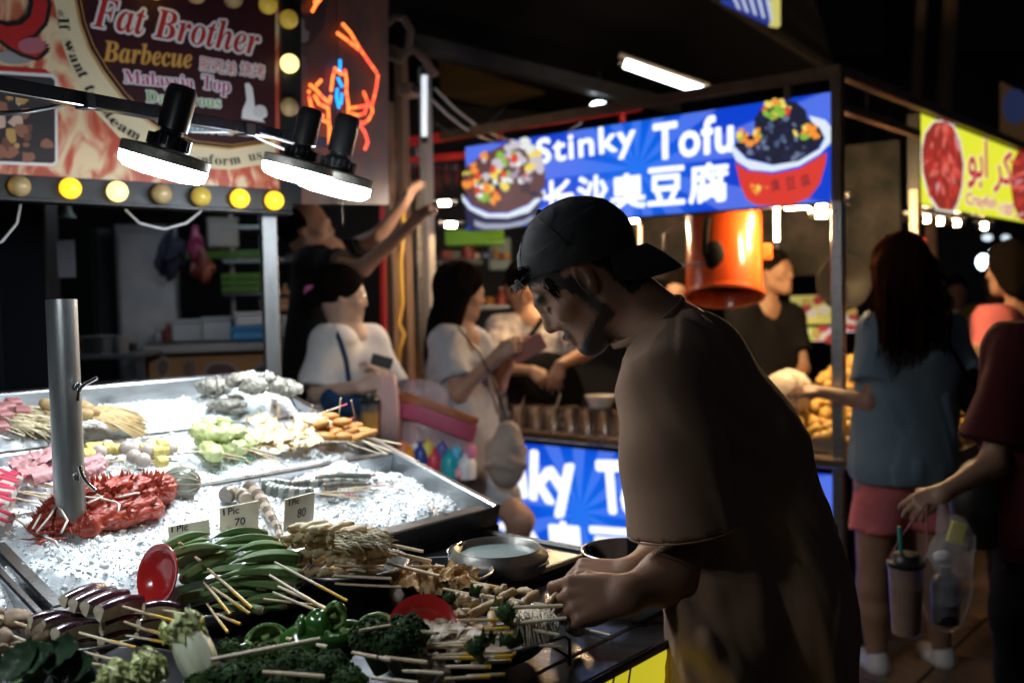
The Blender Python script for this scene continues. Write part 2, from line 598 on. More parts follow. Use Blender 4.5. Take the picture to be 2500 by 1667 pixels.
def ice_h(a, b_):
    h = -.012 + .030 * (vnoise(a * 7 + 40, b_ * 7 + 9, 3) - .5) + .020 * (vnoise(a * 22 + 90, b_ * 22, 4) - .5) + .007 * (vnoise(a * 70 + 190, b_ * 70 + 20, 5) - .5) + .0042 * (vnoise(a * 160 + 400, b_ * 160 + 33, 6) - .5)
    for (c, r, hh) in HC:
        h = h + hh * np.exp(-((a - c[0]) ** 2 + (b_ - c[1]) ** 2) / r ** 2)
    for c, r in melt:
        h = h - .05 * np.exp(-((a - c[0]) ** 2 + (b_ - c[1]) ** 2) / r ** 2)
    for bd, wdt in ((0, .03), (bDB, .022), (bDA, .03), (LB, .07)):
        h = h - .03 * np.exp(-((b_ - bd) / wdt) ** 2) * (.35 + 1.3 * vnoise(a * 4 + 30 * bd + 77, b_ * 0 + 3, 8))
    h = h - .03 * np.exp(-(a / .03) ** 2)
    # the second divider is buried at its left half
    h = h + .03 * np.exp(-((b_ - bDB) / .03) ** 2) * np.clip((-.42 - a) / .1, 0, 1) * np.clip((a + 1.28) / .1, 0, 1)
    return h
step = .0045
aa = np.arange(-1.75, -.001, step); bs = np.arange(0.001, LB - .001, step)
A2, B2 = np.meshgrid(aa, bs, indexing='ij')
H2 = ice_h(A2, B2)
V = (np.array(F_)[None] + A2.reshape(-1, 1) * np.array(d1) + B2.reshape(-1, 1) * np.array(d2) + H2.reshape(-1, 1) * np.array(nI))
na, nb_ = A2.shape
ii = np.arange(na - 1)[:, None] * nb_ + np.arange(nb_ - 1)[None]
Fc = np.stack([ii, ii + nb_, ii + nb_ + 1, ii + 1], -1).reshape(-1, 4)
ice_m = M('crushed_ice', (.86, .90, .92), .25, var=(14, .10), bump=(330, .7), spec=.7, sss=.35, color2=(.74, .82, .86))
ice_m.node_tree.nodes['Principled BSDF'].inputs['Subsurface Radius'].default_value = (.012, .016, .02); ice_m.node_tree.nodes['Principled BSDF'].inputs['Subsurface Scale'].default_value = .8
np_mesh('ice', V, Fc, ice_m, None, smooth=True, label='bed of crushed ice filling the seafood counter', cat='ice', kind='stuff')
chip_m = M('ice_chip', (.92, .95, .97), .16, spec=.6)
rg = np.random.RandomState(5)
cubeV = np.array([(i, j, k) for i in (-1, 1) for j in (-1, 1) for k in (-1, 1)], dtype=float)
cubeF = np.array([(0, 1, 3, 2), (4, 6, 7, 5), (0, 4, 5, 1), (2, 3, 7, 6), (0, 2, 6, 4), (1, 5, 7, 3)])
NC = 14000
ca = rg.uniform(-1.5, -.01, NC); cb = LB * rg.uniform(0.01, .98, NC) ** 1.7
chh = ice_h(ca, cb)
CV = []; CF = []
for i in range(NC):
    s_ = rg.uniform(.0009, .0028) * (1 if rg.rand() < .94 else 2.0)
    Q, _ = np.linalg.qr(rg.normal(size=(3, 3)))
    v8 = (cubeV * rg.uniform(.4, 1, (8, 3)) * s_ * np.array([1.3, 1, .7])) @ Q.T
    c_ = np.array(F_) + ca[i] * np.array(d1) + cb[i] * np.array(d2) + (chh[i] + s_ * .5) * np.array(nI)
    CV.append(v8 + c_); CF.append(cubeF + 8 * i)
np_mesh('ice_chips', np.concatenate(CV), np.concatenate(CF), chip_m, None, smooth=False, label='loose glassy ice chips on the crushed ice', cat='ice', kind='stuff')

# ---- grill table in front
e1 = PZ(1634, 1559, ZT); farE = PZ(1309, 1330, ZT)
# corner where the long edge (along vA) meets the far end (along uA)
t_ = (farE - e1).dot(vA)
cornE = e1 + vA * t_
def TB(x, y, z=0):            # table frame: x back from the far end, y in from the customer edge
    return cornE - vA * x + uA * y + Z * z
tb = thing('grill_table', 'steel grill table with a yellow front under the skewer plates', 'table', tuple(TB(.8, .5, -ZT)))
Mt = Matrix((vA, uA, Z)).transposed()
def tbox(x0, x1, y0, y1, z0, z1, bev=.003):
    return MB().box(TB((x0 + x1) / 2, (y0 + y1) / 2, (z0 + z1) / 2), (x1 - x0, y1 - y0, z1 - z0), Mt, bev)
yg = (PZ(1611, 1497, ZT) - e1).dot(uA)
top_m = M('worn_steel_top', (.26, .27, .29), .24, .9, var=(5, .5), bump=(40, .5))
tbox(0, 2.4, 0.004, yg - .002, -.03, 0).build('table_top', top_m, tb)
tbox(0, 2.4, yg + .002, .34, -.03, 0).build('table_top', top_m, tb)
tbox(0, 2.4, .344, 1.25, -.03, 0).build('table_top', top_m, tb)
tbox(0, 2.4, -.008, 0, -.010, .003).build('edge_strip', black_metal, tb)
tbox(.02, 2.4, .06, 1.2, -.9, -.031).build('cabinet', black_metal, tb)
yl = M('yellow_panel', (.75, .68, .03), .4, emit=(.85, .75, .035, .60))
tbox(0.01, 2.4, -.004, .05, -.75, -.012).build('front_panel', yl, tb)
# dark strokes of the printing on the yellow front
fp = Pl(TB(0, -.0045), -vA)
if fp.n.dot(uA) > 0: fp.n = -fp.n
for (xa, ya, xb, yb) in ((1503, 1640, 1490, 1700), (1543, 1615, 1530, 1700)):
    q0, q1 = fp.at(xa, ya, .002), fp.at(xb, yb, .002)
    MB().slab([q0, q0 - vA * .004, q1 - vA * .004, q1], fp.n, .001).build('lettering', M('brown_print', (.25, .12, .03), .5), tb)
# hotplate
hc = PZ(1385, 1388, ZT)
hx = -(hc - cornE).dot(vA); hy = (hc - cornE).dot(uA)
hp = thing('hotplate', 'black hotplate tray let into the grill table under the pans', 'hotplate', tuple(TB(hx + .2, hy + .2, .0)))
tbox(.03, hx + .55, hy, hy + .5, .001, .012, .004).build('plate', M('griddle', (.03, .034, .04), .22, .8, var=(12, .5), bump=(60, .5)), hp)
tbox(.03, hx + .55, hy - .018, hy - .001, .001, .022, .005).build('rim', black_metal, hp)
tbox(.012, .029, hy - .018, hy + .5, .001, .020, .005).build('rim', black_metal, hp)

# ---- steel pipe post in the ice with two clamp levers
pb0 = PZ(181, 1450, .96); dpt = (pb0 - CAMP).dot(fw)
pr = 36 * dpt / FPX
ptop = CAMP + ray(150, 732) * dpt
po = thing('steel_post', 'thick upright steel pipe with two bent clamp levers by the ice', 'post', tuple(pb0))
pipe_m = M('pipe_steel', (.42, .44, .44), .33, .85, var=(6, .5), bump=(120, .35), stretch=(3, 3, .5))
ax = (ptop - pb0).normalized()
pm = MB()
N_ = 40
prof = []
x_ = ax.orthogonal().normalized(); y_ = ax.cross(x_)
vs = []; fs = []
for (rr, zz) in ((pr, 0), (pr, 1), (pr - .002, 1.0), (pr - .0022, .8)):
    for k in range(N_):
        a = 2 * pi * k / N_
        vs.append(pb0 - ax * .06 + (ptop - pb0 + ax * .06) * zz + (x_ * cos(a) + y_ * sin(a)) * rr)
for i in range(3):
    for k in range(N_):
        fs.append((i * N_ + k, i * N_ + (k + 1) % N_, (i + 1) * N_ + (k + 1) % N_, (i + 1) * N_ + k))
pm.add(vs, fs).build('pipe', pipe_m, po, smooth=40)
def lever(nx, ny, pts):
    c = P(nx, ny, dpt - pr * .75)
    dr = (R_ * .75 - fw * .65).normalized()
    for k in range(2):
        q = c + dr * (.001 + .006 * k)
        vs = []
        xx = dr.orthogonal().normalized(); yy = dr.cross(xx)
        for zz in (0, .0055):
            for i in range(6):
                a = pi / 3 * i + .3 * k
                vs.append(q + dr * zz + (xx * cos(a) + yy * sin(a)) * (.0085 - .0015 * k))
        MB().add(vs, [(5, 4, 3, 2, 1, 0), (6, 7, 8, 9, 10, 11)] + [(i, (i + 1) % 6, 6 + (i + 1) % 6, 6 + i) for i in range(6)]).build('nut', chrome, po)
    e = c + dr * .013
    dd = (e - CAMP).dot(fw)
    path = [P(*p, dd) for p in pts]
    MB().tube(path, .0034, 10).build('lever', chrome, po, smooth=50)
lever(184, 944, [(190, 978), (193, 957), (199, 945), (212, 936), (237, 922)])
lever(187, 1163, [(194, 1138), (198, 1152), (202, 1165), (212, 1178), (233, 1197)])

# ---- work lamps on their arm
arm_m = M('arm_steel', (.2, .21, .23), .22, 1, var=(30, .5), bump=(60, .6))
dA = 1.72
arm = thing('lamp_arm', 'dark square steel arm carrying the three white work lamps', 'arm', tuple(P(420, 300, 1.85)))
def armd(px): return 1 / (.4065 + (790 - px) * .000354)
def bar(px0, py0, px1, py1, hw, name, mat, parent, dz=0, **k):
    a = P(px0, py0, armd(px0) + dz); b_ = P(px1, py1, armd(px1) + dz)
    t = (b_ - a).normalized(); s1 = t.cross(Z).normalized(); s2 = s1.cross(t)
    Mx = Matrix((t, s1, s2)).transposed()
    return MB().box((a + b_) / 2, ((b_ - a).length, hw, hw), Mx, .0015).build(name, mat, parent, **k)
bar(-760, 72, 790, 350, .024, 'arm_tube', arm_m, arm, dz=.03)
for px, py in ((207, 246), (600, 316)):
    bar(px - 10, py, px + 12, py + 4, .0265, 'tape', black_plastic, arm, dz=.03)
MB().tube([P(-20, 278, 1.66), P(60, 275, 1.7), P(130, 262, 1.75), P(185, 246, 1.8), P(230, 244, 1.85)], .004, 8).build('cable', black_plastic, arm, smooth=180)
MB().tube([P(470, 322, 2.02), P(530, 322, 2.06), P(600, 320, 2.14), P(640, 342, 2.22), P(692, 364, 2.3)], .0032, 8).build('cable', M('grey_cable', (.4, .4, .42), .4), arm, smooth=180)
MB().tube([P(600, 318, 2.14), P(650, 330, 2.2), P(722, 352, 2.3)], .003, 8).build('cable', MATS['grey_cable'], arm, smooth=180)
glow = M('led_dome', (.9, .9, .9), .4, emit=(.88, .95, 1.0, 95))
lampb = M('lamp_black', (.012, .012, .014), .35, coat=.3, bump=(200, .1))
dust = M('dusty_aluminium', (.33, .32, .28), .55, .7, var=(50, .5), bump=(200, .4))
def lamp(cx, cy, dp, wpx, tx, ty, label):
    r = wpx / 2 * dp / FPX
    c = P(cx, cy, dp)
    tilt = (P(tx, ty, dp - .01) - c).normalized()
    x_ = tilt.orthogonal().normalized(); y_ = tilt.cross(x_)
    Mx = Matrix((x_, y_, tilt)).transposed()
    t = thing('work_lamp', label, 'lamp', tuple(c), 'white work lamps above the ice')
    MB().lathe([(.0005, -r * .40), (r * .5, -r * .39), (r * .82, -r * .34), (r * .96, -r * .24), (r * .985, -r * .1), (r * .985, -.0)], c, 40, Mx).build('led_diffuser', glow, t, smooth=180)
    MB().lathe([(r * .99, -.002), (r, r * .02), (r, r * .20), (r * .97, r * .23), (r * .5, r * .27), (.001, r * .27)], c, 40, Mx).build('housing', dust, t, smooth=35)
    MB().lathe([(r * .46, r * .27), (r * .46, r * .34), (r * .42, r * .36), (r * .40, r * .50), (r * .34, r * .58), (r * .26, r * .64), (r * .24, r * .72)], c, 32, Mx).build('heat_sink', lampb, t, smooth=35)
    for k in range(18):
        a = 2 * pi * k / 18
        MB().box(c + Mx @ Vector((cos(a) * r * .44, sin(a) * r * .44, r * .42)), (r * .10, r * .03, r * .26), Mx @ Matrix.Rotation(a, 3, 'Z')).build('cooling_fin', lampb, t)
    MB().lathe([(r * .24, r * .68), (r * .34, r * .72), (r * .345, r * 1.5), (r * .33, r * 1.62), (r * .27, r * 1.72), (.001, r * 1.76)], c, 32, Mx).build('socket', lampb, t, smooth=40)
lamp(-420, 190, .98, 290, -380, 10, 'work lamp at the near end of the arm, outside the left picture edge')
lamp(402, 392, 1.78, 214, 445, 225, 'nearest and largest white work lamp on the steel arm')
lamp(728, 412, 2.12, 172, 757, 285, 'middle white work lamp hanging between the other two')
lamp(815, 440, 2.40, 186, 838, 340, 'farthest white work lamp at the end of the steel arm')
# ------------------------------------------------------------------ food
rf = random.Random(42)
def T(px, py, h=0): return PZ(px, py, ZT + h)
wood = M('bamboo', (.70, .54, .33), .55, var=(60, .25), bump=(300, .2), stretch=(1, 1, 1))
wood2 = M('pale_bamboo', (.78, .67, .48), .55, var=(60, .2))
yend = M('yellow_paint', (.72, .42, .03), .4); dend = M('dark_paint', (.03, .04, .045), .4); gend = M('green_paint', (.02, .25, .15), .4); pend = M('pink_paint', (.70, .12, .2), .4)
def stick(parent, a, b_, end=None, r=.00165, frac=.4, name='stick'):
    """bamboo stick from the food at a to the handle end b_"""
    a, b_ = Vector(a), Vector(b_)
    rr = r * (1.38 if name == 'stick' and parent.name.startswith('skewer') and r > .0016 else 1) * rf.uniform(.92, 1.1)
    mid = a.lerp(b_, .5) + Vector((rf.uniform(-1, 1), rf.uniform(-1, 1), rf.uniform(-1, 1))) * .0006
    s = MB().tube([a, mid, b_], [rr * .8, rr, rr], 8)
    MM_ = wood if rf.random() < .55 else wood2
    o = s.build(name, MM_, parent, smooth=50)
    if end is not None:
        q = a.lerp(b_, 1 - frac)
        MB().cyl(q, b_ + (b_ - a).normalized() * .0002, rr * 1.04, rr * 1.05, 8).build('painted_end', end, parent, smooth=50)
    return o
def plate(name, label, c, r, depth, mat, rim=.006, cat='plate', steep=.80, n=56, inner=None):
    t = thing(name, label, cat, tuple(c))
    w = r * steep
    prof = [(.001, -depth + .002), (w * .92, -depth + .002), (w, -depth + .004), (r - rim, -.002), (r - rim * .5, .001), (r, 0), (r + .0015, -.002), (r, -.004), (w + .002, -depth + .001), (w * .92, -depth - .001), (.001, -depth - .001)]
    MB().lathe(prof, c, n).build('dish', mat, t, smooth=50)
    MB().tube([Vector(c) + Vector((cos(a) * r, sin(a) * r, 0)) for a in np.arange(0, 2 * pi + .15, 2 * pi / 48)], .0024, 8, False).build('rolled_rim', steel, t, smooth=180)
    return t
c = T(215, 1508, .042); plate('steel_plate', 'round steel plate under the aubergine skewers', c, .148, .030, steel)
c = T(520, 1438, .042); plate('steel_plate', 'round steel plate heaped with okra', c, .147, .032, steel)
c = T(852, 1372, .070); plate('steel_bowl', 'steel bowl of cream coloured beancurd rolls', c, .102, .062, steel, steep=.7)
c = T(1082, 1392, .050); plate('steel_bowl', 'shiny steel bowl of fried beancurd sheets', c, .086, .044, M('polished_steel', (.62, .62, .64), .14, 1, bump=(12, .3)), steep=.72)
c = T(1530, 1342, .060); plate('steel_bowl', 'empty dark steel bowl behind the hands of the capped man', c, .082, .045, M('dark_polished', (.16, .17, .20), .12, 1), steep=.7)
c = T(1148, 1525, .048); plate('black_plate', 'wide plate of mixed skewers nearest the hands', c, .128, .030, M('dark_plate', (.06, .063, .07), .45, .7))
c = T(770, 1640, .035); plate('black_plate', 'dark plate under the broccoli and green peppers', c, .165, .028, MATS['dark_plate'])
c = T(170, 1690, .035); plate('black_plate', 'dark plate under the brown mushrooms in the near corner', c, .16, .028, MATS['dark_plate'])
st_ = thing('wire_stand', 'black wire stand under the mixed skewer plate', 'stand', tuple(T(1390, 1625)))
zq = lambda px, py, h: T(px, py, h)
MB().tube([zq(1200, 1560, .012), zq(1323, 1572, .045), zq(1378, 1553, .050), zq(1389, 1560, .047), zq(1391, 1575, .035), zq(1391, 1622, .004)], .0024, 8).build('wire', black_metal, st_, smooth=180)
MB().tube([zq(1330, 1568, .030), zq(1385, 1600, .012), zq(1391, 1612, .008)], .0022, 8).build('wire', black_metal, st_, smooth=180)

# pan with clear broth
c = T(1214, 1335, .062)
pn = thing('broth_pan', 'two handled metal pan of cloudy broth on the hotplate', 'pan', tuple(c - Z * .05))
pan_m = M('used_pan', (.26, .25, .23), .35, .9, var=(20, .5), bump=(80, .5))
MB().lathe([(.001, -.030), (.060, -.030), (.070, -.016), (.0765, .0), (.079, .001), (.081, -.002), (.092, -.012), (.094, -.018), (.088, -.040), (.074, -.050), (.001, -.050)], c, 56).build('pan_body', pan_m, pn, smooth=50)
MB().lathe([(.001, -.012), (.0715, -.012)], c, 48).build('broth', M('broth', (.20, .26, .25), .08, var=(12, .15)), pn)
def loop(pts, r, mat, parent, name='handle'): MB().tube(pts, r, 8).build(name, mat, parent, smooth=180)
hz = ZT + .042
loop([PZ(1300, 1345, hz), PZ(1293, 1356, hz), PZ(1298, 1376, hz), PZ(1318, 1384, hz), PZ(1336, 1374, hz), PZ(1334, 1350, hz), PZ(1322, 1340, hz)], .0026, black_metal, pn)
loop([PZ(1128, 1325, hz + .02), PZ(1106, 1332, hz + .02), PZ(1092, 1346, hz + .015), PZ(1100, 1356, hz + .01)], .0028, chrome, pn)

# red plastic plates used as dividers
redp = M('red_melamine', (.50, .020, .018), .2, coat=.5, bump=(15, .3))
def red_plate(px, py, dep_, r, nrm, label):
    c = P(px, py, dep_); n_ = Vector(nrm).normalized(); x_ = n_.orthogonal().normalized(); y_ = n_.cross(x_)
    t = thing('red_plate', label, 'plate', tuple(c))
    MB().lathe([(.001, -.012), (r * .52, -.012), (r * .60, -.009), (r * .70, -.004), (r * .97, .003), (r, .003), (r * 1.01, .001), (r * .97, -.001), (r * .70, -.008), (r * .5, -.016), (.001, -.016)], c, 64, Matrix((x_, y_, n_)).transposed()).build('dish', redp, t, smooth=60)
red_plate(386, 1404, 1.50, .0470, (-.52, -.72, .26), 'red plastic plate stood upright between the aubergine and the okra')
red_plate(1031, 1532, 1.365, .0475, (.0, -.80, .60), 'red plastic plate leaning behind the oyster mushrooms')

# ---- okra
okm = M('okra_green', (.15, .25, .085), .58, var=(30, .45), bump=(220, .5), stretch=(1, 1, 1), color2=(.085, .165, .048)); okc = M('okra_cap', (.16, .15, .06), .6, var=(60, .4)); okf = M('okra_cut', (.40, .36, .24), .6, var=(120, .3))
def okra(tip, stem, r, sag=.006, group='okra heaped on the steel plate', label='green ridged okra pod in the heap on the steel plate', up_=None):
    tip, stem = Vector(tip), Vector(stem)
    t = thing('okra', label, 'okra', tuple(stem), group)
    ax = (tip - stem); L_ = ax.length; n = 13
    vs = []; fs = []; N = 30
    dr = ax.normalized(); a1 = dr.cross(Z).normalized(); a2 = a1.cross(dr)
    prof = [.92, .98, 1.0, 1.0, .99, .97, .94, .89, .80, .66, .47, .26, .05]
    ph = rf.uniform(0, 6)
    for i in range(n):
        f = i / (n - 1); p = stem + ax * f + Z * (sag * 4 * f * (1 - f)) + a1 * (rf.uniform(-.0004, .0004))
        for k in range(N):
            a = 2 * pi * k / N
            rr = r * prof[i] * (1.05 - .20 * abs(sin(2.5 * a + ph)))
            vs.append(p + a1 * cos(a) * rr + a2 * sin(a) * rr)
    for i in range(n - 1):
        for k in range(N): fs.append((i * N + k, i * N + (k + 1) % N, (i + 1) * N + (k + 1) % N, (i + 1) * N + k))
    MB().add(vs, fs).build('pod', okm, t, smooth=55)
    MB().tube([stem + dr * .002, stem - dr * .003, stem - dr * .007], [r * 1.02, r * .95, r * .74], 14).build('cap', okc, t, smooth=60)
    MB().tube([stem - dr * .0065, stem - dr * .0085], [r * .66, r * .60], 12).build('cut_end', okf, t)
    return t
C4o = lambda x, y: (400 + x / 3.76, 1250 + y / 3.76)
oks = [((425, 195), (-10, 340), .150, .135, 12), ((570, 322), (60, 400), .140, .125, 12), ((580, 330), (150, 465), .135, .105, 15), ((700, 355), (200, 600), .128, .085, 16), ((440, 238), (905, 195), .150, .140, 11), ((480, 300), (1000, 262), .140, .128, 13),
       ((650, 362), (1080, 322), .132, .118, 12), ((625, 468), (1225, 415), .118, .105, 15), ((530, 580), (1240, 570), .100, .088, 14), ((560, 640), (1150, 690), .085, .070, 13), ((690, 830), (1160, 790), .060, .055, 13), ((640, 720), (180, 790), .075, .060, 14), ((620, 900), (1080, 860), .045, .045, 12), ((500, 760), (950, 740), .065, .06, 13), ((420, 860), (880, 900), .05, .05, 12), ((350, 560), (820, 520), .10, .10, 13), ((350, 700), (800, 640), .08, .08, 13)]
for i, (a, b_, h1_, h2_, r) in enumerate(oks):
    pa = T(*C4o(*a), h1_); pb_ = T(*C4o(*b_), h2_)
    lab = {2: 'okra pod with its pale cut stem facing the red plate', 3: 'long okra pod lying lowest left with a reddish cut stem', 4: 'okra pod at the very top right of the heap', 0: 'dark okra pod topmost behind the red plate'}.get(i, 'green ridged okra pod in the heap on the steel plate')
    okra(pa, pb_, r / 2430 * 1.62 * 1.02, .007 if i < 9 else .003, label=lab)
for i, (a, b_, h1_, h2_, r) in enumerate(oks[:12]):
    dx, dy = rf.uniform(-25, 25), rf.uniform(38, 62)
    okra(T(*C4o(a[0] + dx, a[1] + dy), h1_ - .022), T(*C4o(b_[0] + dx, b_[1] + dy), h2_ - .022), r / 2430 * 1.62 * 1.08, .006, label='green okra pod in the shaded lower layers of the heap')
def sticks(fnc, lst, grp, lab, h0=.09, h1=.07, cat='skewer', r=.00165):
    for i, q in enumerate(lst):
        a, b_, e = q[0], q[1], q[2]
        hh0 = q[3] if len(q) > 3 else h0; hh1 = q[4] if len(q) > 4 else h1
        pa, pb_ = T(*fnc(*a), hh0), T(*fnc(*b_), hh1)
        t = thing('skewer', lab if isinstance(lab, str) else lab[min(i, len(lab) - 1)], cat, tuple(pb_), grp)
        stick(t, pa, pb_, e, r=r, frac=rf.uniform(.36, .46))
Y = yend
sticks(C4o, [((285, 408), (335, 445), None, .125, .12), ((140, 280), (170, 300), None, .15, .145), ((405, 518), (812, 880), Y, .105, .07), ((368, 642), (608, 932), Y, .09, .06), ((443, 686), (786, 928), Y, .085, .06), ((397, 838), (586, 1100), Y, .06, .045), ((485, 930), (704, 1026), Y, .055, .05),
             ((1020, 458), (1685, 812), Y, .115, .075), ((972, 576), (1530, 915), Y, .10, .07), ((1050, 680), (1510, 888), None, .08, .07), ((1005, 733), (1480, 930), Y, .075, .06), ((915, 795), (1430, 857), Y, .07, .06)],
       'bamboo sticks of the okra skewers', 'bamboo stick with a yellow end poking out of the okra heap')

# ---- aubergine
skinE = M('aubergine_skin', (.018, .006, .014), .16, coat=.5, var=(30, .5), bump=(60, .6), color2=(.045, .012, .022)); flesh = M('aubergine_flesh', (.72, .66, .52), .65, var=(90, .35), bump=(250, .7), color2=(.52, .44, .30))
C3f = lambda x, y: (x / 4.052, 1280 + y / 4.052)
def auber(a, b_, r, label, taper=1.0, roll=0.0, hgt=1.25):
    a, b_ = Vector(a), Vector(b_)
    t = thing('aubergine_piece', label, 'aubergine', tuple(a), 'aubergine pieces on skewers')
    ax = (b_ - a); dr = ax.normalized(); s1 = dr.cross(Z).normalized(); s2 = s1.cross(dr)
    # s1 points towards the viewer side: flat cut flesh there, skin on top and behind
    sec = []
    for k in range(9):
        an_ = radians(14 + 174 * k / 8 + degrees_(roll)); sec.append((cos(an_) * .92, sin(an_) * .85))
    sec += [(-.30, -.9 * hgt), (.34, -1.22 * hgt)]
    N = len(sec); n = 9; vs = []; 
    for i in range(n):
        f = i / (n - 1); k_ = (1 + .10 * sin(pi * f)) * (1 - (1 - taper) * f ** 2)
        if i in (0, n - 1): k_ *= .97
        p = a + ax * f + Z * (.004 * sin(pi * f))
        for (x, y) in sec: vs.append(p + s1 * x * r * k_ + s2 * y * r * k_)
    mb = MB(); mb.v = [tuple(v) for v in vs]
    for i in range(n - 1):
        for k in range(N):
            mb.f.append((i * N + k, i * N + (k + 1) % N, (i + 1) * N + (k + 1) % N, (i + 1) * N + k)); mb.mi.append(0 if k < 8 else 1)
    mb.f.append(tuple(range(N))[::-1]); mb.mi.append(1); mb.f.append(tuple((n - 1) * N + k for k in range(N))); mb.mi.append(1)
    mb.build('piece', [skinE, flesh], t, smooth=38)
def degrees_(x): return x
ab_l = [((625, 745), (1015, 618), .105, .115, 52, 'aubergine piece farthest back in the top row beside the steel pipe'), ((722, 782), (1122, 655), .100, .108, 56, 'second aubergine piece of the top row'), ((838, 812), (1245, 685), .095, .102, 60, 'third aubergine piece of the top row'),
        ((975, 858), (1392, 748), .088, .098, 66, 'nearest aubergine piece of the top row with a pale cut face'), ((1420, 830), (1770, 835), .085, .085, 62, 'curved aubergine piece touching the red plate'), ((1005, 1010), (1390, 930), .060, .068, 58, 'aubergine piece directly under the nearest top one'),
        ((545, 1080), (975, 985), .070, .078, 66, 'thick aubergine piece in front of the brown mushrooms'), ((420, 985), (830, 925), .082, .088, 54, 'aubergine piece behind the thick one near the mushrooms'), ((300, 945), (700, 900), .090, .095, 48, 'thin aubergine piece beside the metal corner of the ice tray'),
        ((1000, 1160), (1340, 1085), .040, .045, 56, 'aubergine piece in the bottom layer'), ((1370, 985), (1750, 950), .060, .060, 55, 'aubergine piece under the curved one'), ((560, 1250), (950, 1160), .045, .05, 55, 'shaded aubergine piece low at the front of the plate'), ((690, 870), (1000, 820), .075, .08, 40, 'small aubergine end showing under the top row'), ((950, 1300), (1300, 1220), .03, .035, 50, 'dark aubergine piece on the plate rim'), ((1350, 1110), (1700, 1060), .035, .04, 50, 'dark aubergine piece at the right of the bottom layer')]
for a, b_, h0_, h1_, r, lab in ab_l:
    auber(T(*C3f(*a), h0_), T(*C3f(*b_), h0_ - .010), r * 1.06 / 4.052 * 1.5 / 2430, lab)
sticks(C3f, [((1205, 805), (1750, 960), Y, .085, .075), ((1612, 845), (2026, 925), Y, .08, .075), ((1230, 960), (1665, 1105), Y, .065, .055), ((1250, 1097), (1720, 1180), Y, .05, .045), ((785, 1068), (1345, 1215), Y, .072, .06), ((820, 1255), (1185, 1352), None, .05, .045), ((1640, 995), (2000, 1060), Y, .065, .06), ((880, 1370), (1085, 1405), None, .04, .04), ((1400, 1290), (1500, 1320), None, .04, .04)],
       'bamboo sticks of the aubergine skewers', 'bamboo stick poking out of the aubergine pieces')
# ---- brown mushrooms
shm = M('mushroom_brown', (.20, .135, .085), .7, var=(40, .45), bump=(55, 2.5), color2=(.33, .25, .17)); shs = M('mushroom_stem', (.45, .36, .26), .7, var=(40, .2))
for i, (x, y, rx, ry, h_, lab) in enumerate(((150, 935, 150, 95, .075, 'big wrinkled brown mushroom cap behind the others'), (385, 1060, 125, 110, .07, 'round brown mushroom cap against the aubergine'), (30, 1110, 90, 80, .07, 'brown mushroom cap cut by the picture edge'), (590, 1320, 75, 60, .04, 'small dark mushroom cap low between the sticks'), (-20, 870, 60, 60, .09, 'brown mushroom cap at the far left end'), (200, 1240, 110, 80, .045, 'shaded mushroom cap under the pale sticks'))):
    c = T(*C3f(x, y), h_); k_ = 1.45 / 4.052 / 2430
    t = thing('mushroom', lab, 'mushroom', tuple(c - Z * ry * k_), 'brown mushroom skewers')
    R3 = (rx * k_, rx * k_ * .85, ry * k_)
    capf_ = WAV(el(tuple(c), R3), .0022, 130, 5 + i)
    sdf_obj('cap', capf_, tuple(c - Vector(R3) * 1.4), tuple(c + Vector(R3) * 1.4), .0022, shm, t)
    MB().tube([c - Z * ry * k_ * .6, c - Z * ry * k_ * 1.1 + Vector((.006, -.012, 0))], [.008, .007], 10).build('stem', shs, t, smooth=50)
sticks(C3f, [((150, 965), (395, 1048), None, .08, .075), ((-40, 1030), (325, 1182), None, .075, .06), ((365, 1140), (880, 1398), Y, .06, .045), ((510, 1240), (840, 1405), None, .05, .045), ((-20, 1165), (328, 1290), None, .06, .05), ((25, 1290), (232, 1445), None, .05, .04), ((-60, 1400), (120, 1500), None, .05, .04), ((610, 1405), (700, 1465), None, .05, .045)],
       'bamboo sticks of the mushroom skewers', 'pale bamboo stick of the brown mushroom skewers')

